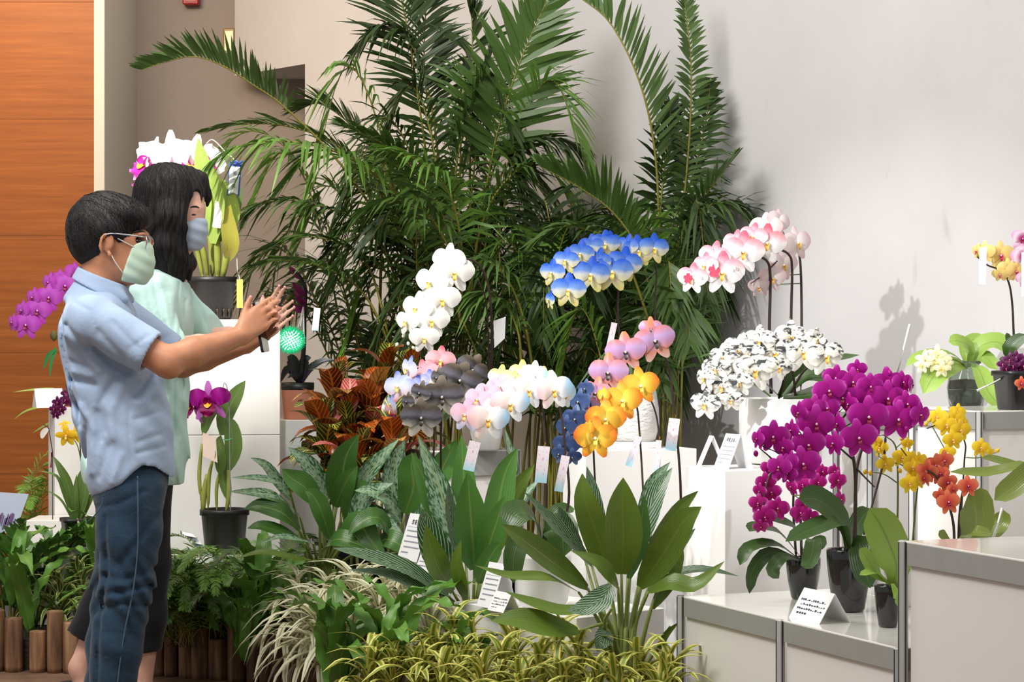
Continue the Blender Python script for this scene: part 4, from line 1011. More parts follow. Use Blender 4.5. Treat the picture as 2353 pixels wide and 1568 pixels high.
s2 = stem_px(t, [(1262, 1255, 7.18), (1306, 1160, 7.2), (1298, 1020, 7.2), (1284, 930, 7.2), (1260, 890, 7.2), (1200, 880, 7.2)], 0.0045)
blooms(t, 'pastel', [(1122, 966, 88, 2, 4, 2), (1172, 930, 84, 6, 4, -2), (1216, 898, 80, 4, 4, 4), (1272, 898, 84, 10, 4, -6), (1226, 862, 60, -14, 0, 6), (1296, 905, 66, 34, 0, 0, 0.06)], 7.06, s1 + s2)
blooms(t, 'pastelpink', [(1070, 955, 72, -20, 2, 6), (1098, 920, 64, -26, 0, 10), (1120, 905, 58, -20, 0, 10), (1150, 890, 56, -30, 0, 0)], 7.1, s1)
blooms(t, 'pastelyellow', [(1150, 870, 58, -18, 0, 6), (1200, 860, 60, -10, 0, 0), (1180, 880, 52, -30, 0, 0), (1250, 872, 54, 0, 0, 0)], 7.16, s2)
base = at(1325, 1345, 7.25); base.z = FRONTZ
base = at(1385, 1300, 7.62); base.z = 0.112
t = thing('moth_orchid', 'dusty navy blue moth orchid hanging left of the orange one', 'orchid', base)
pot(t, base, 0.06, 0.2, M_WHITEP)
s1 = stem_px(t, [(1385, 1280, 7.62), (1370, 1150, 7.62), (1362, 1000, 7.62), (1355, 920, 7.62), (1335, 910, 7.6), (1310, 960, 7.56), (1298, 1030, 7.54)], 0.004)
blooms(t, 'navy', [(1330, 925, 58, -40, 0, 0), (1322, 965, 62, -24, 4, 4), (1300, 985, 56, -40, 4, 0), (1325, 1000, 56, -10, 4, 0), (1300, 1025, 60, -20, 6, 6), (1285, 1045, 44, -40, 10, 0), (1345, 895, 44, -40, 0, 0), (1315, 1052, 40, 0, 20, 0)], 7.54, s1, M_STEM)
base = at(1485, 1360, 7.42); base.z = FRONTZ
base = Vector((at(1488, 1360, 7.5).x, 7.5, 0.112))
t = thing('moth_orchid', 'glowing orange and yellow moth orchid in a white pot behind the broad leaves', 'orchid', base)
pot(t, base, 0.055, 0.42, M_WHITEP)
s1 = stem_px(t, [(1485, 1260, 7.5), (1478, 1130, 7.5), (1470, 1000, 7.49), (1462, 930, 7.47), (1440, 900, 7.44), (1410, 930, 7.4), (1385, 980, 7.38), (1365, 1020, 7.37)], 0.004)
s2 = stem_px(t, [(1490, 1260, 7.52), (1512, 1130, 7.52), (1514, 1000, 7.51), (1500, 930, 7.48), (1470, 890, 7.46)], 0.004)
blooms(t, 'orange', [(1368, 1008, 90, 0, 4, 2), (1392, 965, 86, -2, 4, 0), (1430, 922, 86, 4, 4, 0), (1472, 888, 82, 6, 4, -8), (1352, 985, 40, -60, 0, 0), (1385, 910, 40, -50, 0, 0)], 7.36, s1 + s2)
base = Vector((at(1565, 1300, 7.9).x, 7.9, 0.112))
t = thing('moth_orchid', 'mauve and copper moth orchid arching above the orange one', 'orchid', base)
pot(t, base, 0.06, 0.3, M_WHITEP)
s1 = stem_px(t, [(1565, 1250, 7.9), (1563, 1100, 7.9), (1550, 950, 7.88), (1535, 840, 7.84), (1505, 790, 7.8), (1460, 810, 7.76), (1410, 870, 7.72), (1375, 920, 7.7), (1355, 970, 7.68)], 0.0045)
blooms(t, 'mauve', [(1505, 785, 90, 6, 2, -14), (1438, 810, 86, -4, 4, -6), (1398, 858, 84, -10, 4, 0), (1370, 905, 70, -24, 4, 8), (1350, 935, 56, -44, 0, 0), (1495, 755, 50, 0, 0, 0, .04)], 7.68, s1, M_STEM)

for q in (( 1092, 1015, 1076, 1082, 26, 7.6, 'pastel printed tag hanging below the smoky and pastel orchids'),
          (1250, 1026, 1242, 1110, 28, 7.05, 'wide pastel tag hanging from the left spike of the pastel orchid'),
          (1300, 1048, 1283, 1130, 20, 7.1, 'pastel tag on the right spike of the pastel orchid'),
          (1468, 1003, 1444, 1072, 16, 7.38, 'slanted pastel tag under the orange orchid'),
          (1514, 1012, 1508, 1092, 13, 7.4, 'narrow pastel tag hanging edge-on right of the orange orchid'),
          (1550, 962, 1541, 1036, 26, 7.78, 'pastel tag hanging before the white plinth edge'),
          (1814, 738, 1815, 766, 14, 7.6, 'small pastel tag between the pink orchid spikes'),
          (1412, 742, 1396, 815, 14, 8.5, 'pale tag on the blue orchid spike'),
          (729, 708, 724, 760, 15, 9.1, 'grey plant tag on a stake by the black orchid')):
    hang_tag(*q)
# ------------------------------------------------------------------ palms and foliage plants
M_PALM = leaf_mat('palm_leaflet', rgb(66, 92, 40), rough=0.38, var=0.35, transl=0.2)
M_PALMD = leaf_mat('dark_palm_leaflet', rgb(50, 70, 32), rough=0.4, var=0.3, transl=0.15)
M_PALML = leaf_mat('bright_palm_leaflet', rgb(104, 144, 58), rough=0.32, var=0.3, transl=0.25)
M_CANE = plain('yellow_green_cane', rgb(128, 122, 44), 0.5, var=0.35, vscale=6, stretch=(1, 1, 0.6))
M_DRY = plain('dry_palm_leaflet', rgb(120, 74, 44), 0.8)

def frond(t, P, leaflet=0.26, n=34, t0=0.12, droop=0.5, w=0.0085, mat=None, up=(0, 0, 1), lift=0.25, sides=(1, -1), rr=None, rachis=0.006, cane=True):
    """pinnate palm leaf: rachis along P with two ranks of leaflets from t0 on"""
    rr = rr or rnd
    up = Vector(up).normalized()
    k = len(P)
    mb = MB()
    tube(mb, P, [rachis * (1 - 0.75 * i / (k - 1)) for i in range(k)], 5, m=1)
    def pt(u):
        x_ = u * (k - 1); i = min(int(x_), k - 2); return P[i].lerp(P[i + 1], x_ - i), (P[i + 1] - P[i]).normalized()
    for i in range(n):
        u = t0 + (1 - t0) * (i + rr.uniform(-.2, .2)) / (n - 1); u = min(max(u, t0), 0.995)
        p_, T = pt(u)
        S = T.cross(up)
        if S.length < 1e-3: S = Vector((1, 0, 0))
        S.normalize(); U = S.cross(T).normalized()
        f = (u - t0) / (1 - t0)
        l = leaflet * (0.55 + 0.45 * math.sin(math.pi * min(1, f * 1.15 + 0.12))) * rr.uniform(0.85, 1.1) * (1 if f < 0.85 else 1 - 0.45 * (f - 0.85) / 0.15)
        ang = R(62 - 34 * f + rr.uniform(-6, 6))
        for s in sides:
            D = (T * math.cos(ang) + S * s * math.sin(ang) + U * (lift + rr.uniform(-.12, .12))).normalized()
            Wv = (T - D * T.dot(D)).normalized()
            Wv = (Wv + U * rr.uniform(-.5, .5)).normalized()
            dr = droop * rr.uniform(0.5, 1.3)
            vs, uv, fs = [], [], []
            for j, (q, ww) in enumerate(((0, .35), (.3, 1), (.65, .8), (1, .06))):
                c = p_ + D * (l * q) + Vector((0, 0, -1)) * (dr * l * q * q)
                vs += [c - Wv * w * ww, c + Wv * w * ww]; uv += [(0, q), (1, q)]
            for j in range(3): fs.append((2 * j, 2 * j + 1, 2 * j + 3, 2 * j + 2))
            mb.add(vs, fs, uv, 0)
    return part('frond', mb, [mat or M_PALM, M_CANE], t)

def areca(label, root, nf, seed, hmin, hmax, spread, az=(0, 360), mat=None, start=0.45):
    t = thing('areca_palm', label, 'palm', root, 'areca palms along the wall')
    rr = random.Random(seed)
    mb = MB(); lathe(mb, root, [(0.13, 0), (0.16, 0.2), (0.17, 0.26), (0.155, 0.26), (0.15, 0.2), (0.001, 0.2)], 24); part('pot', mb, M_BLACKM, t)
    for i in range(nf):
        a = R(rr.uniform(*az)); h = rr.uniform(hmin, hmax); sp_ = spread * rr.uniform(0.4, 1.0)
        d = Vector((math.cos(a), math.sin(a) * 0.55, 0))
        b0 = Vector(root) + Vector((rr.uniform(-.12, .12), rr.uniform(-.09, .09), 0.2))
        P = cr([b0, b0 + d * sp_ * 0.12 + Vector((0, 0, h * 0.45)), b0 + d * sp_ * 0.45 + Vector((0, 0, h * 0.85)), b0 + d * sp_ * 0.8 + Vector((0, 0, h * 0.98)), b0 + d * sp_ * 1.15 + Vector((0, 0, h * (0.9 - 0.25 * rr.random())))], 22)
        frond(t, P, rr.uniform(0.2, 0.3), rr.randint(28, 36), start, rr.uniform(0.3, 0.8), 0.0075, mat or rr.choice([M_PALM, M_PALM, M_PALML, M_PALMD]), rr=rr)
    return t

def hero_fronds(t, lst, **kw):
    for q in lst:
        pts = [at(*p_) for p_ in q[0]]; k2 = dict(kw); k2.update(q[1] if len(q) > 1 else {})
        frond(t, cr(pts, 24), **k2)

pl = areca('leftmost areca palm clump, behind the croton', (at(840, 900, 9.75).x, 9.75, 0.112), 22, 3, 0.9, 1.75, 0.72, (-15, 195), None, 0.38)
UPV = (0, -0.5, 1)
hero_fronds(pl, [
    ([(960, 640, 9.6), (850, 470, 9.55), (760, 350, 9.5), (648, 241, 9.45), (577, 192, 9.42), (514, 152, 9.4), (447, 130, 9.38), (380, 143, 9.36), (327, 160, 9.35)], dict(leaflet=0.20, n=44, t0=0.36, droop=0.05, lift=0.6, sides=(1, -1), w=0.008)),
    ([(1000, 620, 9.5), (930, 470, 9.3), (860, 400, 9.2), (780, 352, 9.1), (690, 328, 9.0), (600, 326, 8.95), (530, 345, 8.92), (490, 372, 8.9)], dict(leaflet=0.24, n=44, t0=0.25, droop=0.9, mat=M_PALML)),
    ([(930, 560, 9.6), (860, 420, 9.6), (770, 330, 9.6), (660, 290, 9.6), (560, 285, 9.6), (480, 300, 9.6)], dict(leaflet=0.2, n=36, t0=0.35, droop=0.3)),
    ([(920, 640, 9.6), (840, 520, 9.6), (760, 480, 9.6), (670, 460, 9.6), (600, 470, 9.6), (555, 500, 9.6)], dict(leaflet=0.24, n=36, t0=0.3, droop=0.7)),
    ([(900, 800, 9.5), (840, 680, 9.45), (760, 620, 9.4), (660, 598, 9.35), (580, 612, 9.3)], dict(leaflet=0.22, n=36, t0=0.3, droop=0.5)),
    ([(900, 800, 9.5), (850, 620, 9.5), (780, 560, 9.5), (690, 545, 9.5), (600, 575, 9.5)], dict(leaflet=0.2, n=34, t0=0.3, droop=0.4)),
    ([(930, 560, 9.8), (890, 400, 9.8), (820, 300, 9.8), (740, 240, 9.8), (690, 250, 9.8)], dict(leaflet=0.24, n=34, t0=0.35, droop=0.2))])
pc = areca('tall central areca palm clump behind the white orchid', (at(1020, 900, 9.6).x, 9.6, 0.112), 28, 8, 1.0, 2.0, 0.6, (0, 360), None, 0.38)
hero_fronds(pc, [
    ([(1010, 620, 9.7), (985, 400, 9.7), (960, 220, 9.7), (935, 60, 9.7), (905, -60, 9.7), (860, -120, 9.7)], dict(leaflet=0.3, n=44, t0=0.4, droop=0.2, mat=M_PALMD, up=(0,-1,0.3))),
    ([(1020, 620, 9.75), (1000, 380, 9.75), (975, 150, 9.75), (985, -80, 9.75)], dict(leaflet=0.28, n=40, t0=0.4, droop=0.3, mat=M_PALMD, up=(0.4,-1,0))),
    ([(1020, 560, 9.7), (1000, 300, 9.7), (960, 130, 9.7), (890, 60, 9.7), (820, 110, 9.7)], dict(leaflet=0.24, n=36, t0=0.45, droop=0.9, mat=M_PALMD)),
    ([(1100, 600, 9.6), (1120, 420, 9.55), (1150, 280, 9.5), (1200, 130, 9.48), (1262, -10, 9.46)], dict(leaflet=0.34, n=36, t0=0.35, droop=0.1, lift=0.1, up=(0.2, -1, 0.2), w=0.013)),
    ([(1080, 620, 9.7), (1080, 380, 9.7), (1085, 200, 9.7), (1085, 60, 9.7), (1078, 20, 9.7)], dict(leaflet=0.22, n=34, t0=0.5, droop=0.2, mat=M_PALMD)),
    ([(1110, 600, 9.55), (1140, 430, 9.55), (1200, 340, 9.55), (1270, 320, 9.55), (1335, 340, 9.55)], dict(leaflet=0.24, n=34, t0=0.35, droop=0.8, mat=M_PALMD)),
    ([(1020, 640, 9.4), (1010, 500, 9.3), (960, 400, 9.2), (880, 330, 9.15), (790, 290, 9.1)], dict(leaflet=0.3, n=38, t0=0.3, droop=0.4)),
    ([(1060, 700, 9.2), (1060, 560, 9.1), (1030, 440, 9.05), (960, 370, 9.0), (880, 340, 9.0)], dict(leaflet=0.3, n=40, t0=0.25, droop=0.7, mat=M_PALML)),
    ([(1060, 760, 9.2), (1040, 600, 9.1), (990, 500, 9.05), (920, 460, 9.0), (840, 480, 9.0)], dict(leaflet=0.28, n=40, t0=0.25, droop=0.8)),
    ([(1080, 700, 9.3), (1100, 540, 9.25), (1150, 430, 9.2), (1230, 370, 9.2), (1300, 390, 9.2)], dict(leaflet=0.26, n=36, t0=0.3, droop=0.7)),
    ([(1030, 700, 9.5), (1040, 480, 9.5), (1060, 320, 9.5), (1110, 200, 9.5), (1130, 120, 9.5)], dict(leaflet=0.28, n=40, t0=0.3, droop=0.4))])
pm_ = areca('areca palm clump between the white and the blue orchid', (at(1235, 900, 9.4).x, 9.4, 0.112), 26, 14, 0.75, 1.5, 0.55, (0, 360), None, 0.40)
hero_fronds(pm_, [
    ([(1230, 880, 9.0), (1200, 720, 8.95), (1150, 620, 8.9), (1090, 600, 8.9), (1040, 640, 8.9)], dict(leaflet=0.24, n=38, t0=0.3, droop=0.8)),
    ([(1200, 880, 8.95), (1190, 760, 8.9), (1150, 690, 8.9), (1090, 680, 8.9), (1020, 720, 8.9)], dict(leaflet=0.24, n=38, t0=0.25, droop=0.8))])
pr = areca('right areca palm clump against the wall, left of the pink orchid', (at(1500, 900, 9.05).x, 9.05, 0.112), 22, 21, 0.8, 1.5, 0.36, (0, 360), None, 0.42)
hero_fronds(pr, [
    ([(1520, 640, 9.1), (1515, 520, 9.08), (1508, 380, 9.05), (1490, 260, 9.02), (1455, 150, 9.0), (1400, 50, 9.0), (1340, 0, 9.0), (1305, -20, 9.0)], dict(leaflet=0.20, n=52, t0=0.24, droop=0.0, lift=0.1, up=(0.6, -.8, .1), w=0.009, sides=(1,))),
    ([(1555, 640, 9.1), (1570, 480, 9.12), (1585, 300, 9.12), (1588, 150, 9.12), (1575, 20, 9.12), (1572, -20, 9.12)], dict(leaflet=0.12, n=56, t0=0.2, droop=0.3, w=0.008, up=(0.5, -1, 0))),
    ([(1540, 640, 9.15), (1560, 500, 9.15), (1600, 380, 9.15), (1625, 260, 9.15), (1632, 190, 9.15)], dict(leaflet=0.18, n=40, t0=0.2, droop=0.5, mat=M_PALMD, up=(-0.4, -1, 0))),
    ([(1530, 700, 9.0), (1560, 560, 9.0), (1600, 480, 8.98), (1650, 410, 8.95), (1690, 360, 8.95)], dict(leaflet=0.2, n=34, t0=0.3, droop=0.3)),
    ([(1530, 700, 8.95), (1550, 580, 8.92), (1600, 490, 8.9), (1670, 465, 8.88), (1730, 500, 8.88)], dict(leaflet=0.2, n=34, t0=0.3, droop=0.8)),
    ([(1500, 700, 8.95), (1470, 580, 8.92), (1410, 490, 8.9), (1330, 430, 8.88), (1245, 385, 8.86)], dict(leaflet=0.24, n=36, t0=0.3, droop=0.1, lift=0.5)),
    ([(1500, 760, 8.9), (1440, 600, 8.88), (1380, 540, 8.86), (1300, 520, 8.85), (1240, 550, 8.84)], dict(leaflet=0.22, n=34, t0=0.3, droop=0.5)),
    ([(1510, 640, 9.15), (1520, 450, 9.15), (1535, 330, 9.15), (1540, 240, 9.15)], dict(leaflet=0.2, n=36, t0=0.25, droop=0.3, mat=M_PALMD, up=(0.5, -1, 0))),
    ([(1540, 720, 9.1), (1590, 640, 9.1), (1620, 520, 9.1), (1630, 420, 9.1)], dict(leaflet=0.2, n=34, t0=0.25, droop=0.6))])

# ---- broad-leaved plants laid out leaf by leaf
M_AGLAO = leaf_mat('silver_speckled_leaf', rgb(44, 84, 40), rib=rgb(150, 170, 110), pattern='speckle', pcol=rgb(150, 178, 150), pw=0.42, back=rgb(60, 92, 34), rough=0.3, var=0.25, ribw=0.05)
M_AGLAOG = leaf_mat('green_speckled_leaf', rgb(66, 106, 44), rib=rgb(120, 144, 72), rough=0.3, var=0.3, ribw=0.04)
M_CALA = leaf_mat('striped_broad_leaf', rgb(42, 78, 42), rib=rgb(70, 104, 56), pattern='stripe', pcol=rgb(176, 194, 166), pw=0.62, back=rgb(78, 100, 32), rough=0.28, var=0.2)
M_CALAB = leaf_mat('olive_leaf_underside', rgb(88, 112, 38), rib=rgb(116, 132, 54), rough=0.32, var=0.25, ribw=0.03)
M_STALK = plain('pale_green_stalk', rgb(132, 146, 78), 0.45, var=0.25, vscale=20)

def broad_plant(name, label, base, Z, leafs, mat, group=None, stalk_r=0.006, stalkmat=None, n=12):
    """leafs: (base px, points..., half width px, normal, kwargs): stalk from the base then the blade"""
    t = thing(name, label, 'plant', base, group)
    for (stalk, bladep, hw, nrm, kw) in leafs:
        kw = dict(kw); mt = kw.pop('mat', mat)
        if stalk:
            mb = MB(); P = cr([at(*q) for q in stalk], 10); tube(mb, P, [stalk_r * (1.25 - 0.6 * i / 9) for i in range(10)], 6)
            part('stalk', mb, stalkmat or M_STALK, t)
        mb = MB(); Zm = bladep[0][2]
        blade(mb, [at(*q) for q in bladep], hw * Zm / F, nrm, kw.pop('shape', 'leaf'), n, kw.pop('cup', 0.22), nu=6, **kw)
        part('leaf', mb, mt, t)
    return t

# big plant in front of the white blocks
Zb = 6.85
bb = Vector((at(1430, 1540, Zb).x, Zb, 0.112))
S0 = (1430, 1500)
def st(x, y, z): return [(S0[0] + (x - S0[0]) * 0.35, 1560, Zb), (S0[0] + (x - S0[0]) * 0.5, 1440, Zb), (x, y, z)]
big = [
    (st(1428, 1320, 6.8), [(1428, 1320, 6.8), (1432, 1240, 6.76), (1430, 1160, 6.74), (1432, 1098, 6.73)], 44, (0.05, -1, .15), dict(mat=M_CALAB)),
    (st(1400, 1330, 6.84), [(1400, 1330, 6.84), (1375, 1240, 6.82), (1345, 1150, 6.8), (1338, 1088, 6.8)], 34, (-.2, -1, .2), dict(mat=M_CALAB)),
    (st(1396, 1320, 6.92), [(1396, 1320, 6.92), (1375, 1220, 6.94), (1360, 1130, 6.95), (1348, 1072, 6.96)], 24, (.7, -1, .2), dict(mat=M_CALA)),
    (st(1470, 1350, 6.82), [(1470, 1350, 6.82), (1520, 1280, 6.78), (1570, 1200, 6.74), (1612, 1165, 6.72)], 36, (.1, -1, .4), dict(mat=M_CALAB)),
    (st(1450, 1300, 6.94), [(1450, 1300, 6.94), (1480, 1210, 6.96), (1510, 1130, 6.98), (1545, 1075, 7.0)], 27, (-.3, -1, .2), dict(mat=M_CALA)),
    (st(1445, 1280, 7.0), [(1445, 1280, 7.0), (1480, 1180, 7.02), (1500, 1110, 7.04), (1540, 1062, 7.06)], 22, (.4, -1, .2), dict(mat=M_AGLAO)),
    (st(1470, 1330, 6.88), [(1470, 1330, 6.88), (1510, 1250, 6.9), (1560, 1170, 6.92), (1605, 1128, 6.93)], 22, (.5, -1, .3), dict(mat=M_CALAB)),
    (st(1350, 1352, 6.75), [(1350, 1352, 6.75), (1280, 1300, 6.68), (1200, 1240, 6.64), (1150, 1205, 6.62)], 33, (.1, -1, .8), dict(mat=M_CALAB)),
    (st(1330, 1362, 6.72), [(1330, 1362, 6.72), (1260, 1330, 6.62), (1170, 1325, 6.58), (1092, 1300, 6.56)], 22, (0, -.5, 1), dict(mat=M_CALAB)),
    (st(1360, 1300, 6.95), [(1360, 1300, 6.95), (1310, 1240, 6.9), (1260, 1190, 6.88), (1204, 1130, 6.86)], 19, (.5, -1, .6), dict(mat=M_CALA)),
    (st(1340, 1270, 7.02), [(1340, 1270, 7.02), (1310, 1230, 6.98), (1290, 1190, 6.96), (1284, 1165, 6.95)], 22, (.6, -1, .4), dict(mat=M_CALA)),
    ([(1420, 1540, 6.8), (1400, 1440, 6.7), (1330, 1450, 6.62)], [(1330, 1450, 6.62), (1260, 1440, 6.54), (1190, 1425, 6.5), (1128, 1428, 6.48)], 36, (.0, -.9, .8), dict(mat=M_CALAB)),
    ([(1420, 1540, 6.8), (1390, 1440, 6.66), (1405, 1400, 6.52), (1300, 1405, 6.5)][:3], [(1405, 1345, 6.5), (1380, 1380, 6.48), (1340, 1400, 6.47), (1302, 1405, 6.46)], 30, (.2, -.6, .7), dict(mat=M_CALA)),
    ([(1430, 1540, 6.8), (1400, 1430, 6.68), (1360, 1395, 6.6)], [(1360, 1395, 6.6), (1290, 1405, 6.56), (1220, 1385, 6.54), (1160, 1360, 6.53)], 20, (0, -.7, 1), dict(mat=M_CALAB)),
    (st(1490, 1350, 6.86), [(1490, 1350, 6.86), (1550, 1320, 6.84), (1620, 1310, 6.82), (1698, 1325, 6.8)], 18, (0, -.5, 1), dict(mat=M_CALA)),
    (st(1490, 1360, 6.80), [(1490, 1360, 6.8), (1540, 1340, 6.76), (1600, 1345, 6.74), (1665, 1290, 6.73)], 26, (0, -.8, .8), dict(mat=M_CALAB)),
    (st(1480, 1320, 6.92), [(1480, 1320, 6.92), (1520, 1280, 6.94), (1560, 1250, 6.95), (1598, 1215, 6.96)], 20, (.4, -1, .5), dict(mat=M_CALA)),
    (st(1420, 1350, 6.78), [(1420, 1350, 6.78), (1400, 1320, 6.72), (1370, 1290, 6.7), (1310, 1265, 6.69)], 20, (.2, -1, .6), dict(mat=M_CALAB)),
    ([(1460, 1545, 6.84), (1490, 1420, 6.8), (1520, 1330, 6.8)], [(1500, 1400, 6.8), (1540, 1340, 6.8), (1560, 1290, 6.8), (1570, 1262, 6.8)], 14, (.3, -1, .5), dict(mat=M_CALAB)),
    ([(1470, 1550, 6.86), (1515, 1480, 6.86), (1540, 1440, 6.85)], [(1510, 1500, 6.86), (1530, 1460, 6.85), (1560, 1430, 6.84)], 8, (.3, -1, .5), dict(mat=M_CALAB)),
    (st(1445, 1330, 6.8), [(1445, 1330, 6.8), (1470, 1240, 6.8), (1475, 1190, 6.8), (1482, 1140, 6.8)], 22, (.3, -1, .1), dict(mat=M_AGLAOG)),
    ([(1400, 1545, 6.8), (1385, 1470, 6.7), (1375, 1450, 6.66)], [(1398, 1450, 6.68), (1385, 1470, 6.6), (1372, 1500, 6.58)], 22, (.2, -1, .4), dict(mat=M_CALA))]
broad_plant('broadleaf_plant', 'large plant with broad olive leaves, pale striped above, before the white blocks', bb, Zb, big, M_CALAB, 'broad-leaved foliage plants')

# second one, left of it
Zc = 7.45
S0 = (1085, 1440)
def st2(x, y, z): return [(S0[0] + (x - S0[0]) * 0.3, 1500, Zc), (S0[0] + (x - S0[0]) * 0.45, 1410, Zc), (x, y, z)]
mid = [
    (st2(1090, 1310, 7.42), [(1090, 1310, 7.42), (1085, 1230, 7.38), (1080, 1160, 7.36), (1075, 1085, 7.35)], 42, (0, -1, .1), dict(mat=M_AGLAOG)),
    (st2(1105, 1320, 7.4), [(1105, 1320, 7.4), (1125, 1250, 7.36), (1145, 1190, 7.34), (1160, 1140, 7.33)], 30, (-.2, -1, .2), dict(mat=M_AGLAOG)),
    (st2(1060, 1330, 7.4), [(1060, 1330, 7.4), (1015, 1290, 7.34), (985, 1220, 7.32), (970, 1168, 7.31)], 36, (-.1, -1, .5), dict(mat=M_CALA)),
    (st2(1040, 1360, 7.34), [(1040, 1360, 7.34), (1010, 1310, 7.28), (990, 1260, 7.26), (978, 1205, 7.25)], 30, (.3, -1, .4), dict(mat=M_CALAB)),
    (st2(1030, 1370, 7.36), [(1030, 1370, 7.36), (940, 1310, 7.3), (850, 1280, 7.26), (765, 1260, 7.24)], 26, (0, -.8, 1), dict(mat=M_CALA)),
    (st2(1030, 1380, 7.34), [(1030, 1380, 7.34), (960, 1350, 7.3), (890, 1320, 7.28), (800, 1310, 7.26)], 24, (0, -.6, 1), dict(mat=M_CALA)),
    (st2(1110, 1280, 7.5), [(1110, 1280, 7.5), (1140, 1180, 7.52), (1160, 1090, 7.54), (1190, 1030, 7.55)], 34, (.2, -1, .1), dict(mat=M_AGLAOG)),
    (st2(1060, 1290, 7.55), [(1060, 1290, 7.55), (1030, 1190, 7.56), (1005, 1110, 7.57), (960, 1000, 7.58)], 36, (-.5, -1, .3), dict(mat=M_AGLAO)),
    (st2(1070, 1290, 7.58), [(1070, 1290, 7.58), (1030, 1200, 7.6), (990, 1130, 7.6), (945, 1040, 7.61)], 40, (0.2, -1, .2), dict(mat=M_AGLAOG)),
    (st2(1125, 1290, 7.56), [(1125, 1290, 7.56), (1160, 1200, 7.58), (1190, 1120, 7.6), (1228, 1068, 7.61)], 26, (.4, -1, .3), dict(mat=M_CALAB)),
    (st2(1125, 1280, 7.6), [(1125, 1280, 7.6), (1165, 1200, 7.62), (1200, 1150, 7.63), (1240, 1100, 7.64)], 22, (-.4, -1, .4), dict(mat=M_AGLAO)),
    (st2(1100, 1260, 7.64), [(1100, 1260, 7.64), (1070, 1150, 7.66), (1065, 1080, 7.67), (1060, 1000, 7.68)], 30, (-.1, -1, .2), dict(mat=M_AGLAOG)),
    (st2(1120, 1260, 7.66), [(1120, 1260, 7.66), (1150, 1150, 7.7), (1175, 1070, 7.72), (1160, 985, 7.73)], 22, (.7, -1, .2), dict(mat=M_AGLAO)),
    (st2(1100, 1340, 7.38), [(1100, 1340, 7.38), (1110, 1310, 7.34), (1140, 1260, 7.32), (1150, 1250, 7.31)], 22, (0, -1, .3), dict(mat=M_AGLAOG)),
    (st2(1050, 1290, 7.46), [(1050, 1290, 7.46), (1040, 1210, 7.44), (1032, 1160, 7.43), (1030, 1110, 7.42)], 18, (.8, -1, .2), dict(mat=M_CALA)),
    (st2(1070, 1380, 7.32), [(1070, 1380, 7.32), (1060, 1340, 7.26), (1050, 1290, 7.24), (1060, 1240, 7.23)], 18, (-.4, -1, .2), dict(mat=M_CALAB))]
broad_plant('broadleaf_plant', 'upright green plant with striped side leaves, behind the white-striped grass', (at(1085, 1480, Zc).x, Zc, 0.112), Zc, mid, M_AGLAOG, 'broad-leaved foliage plants')
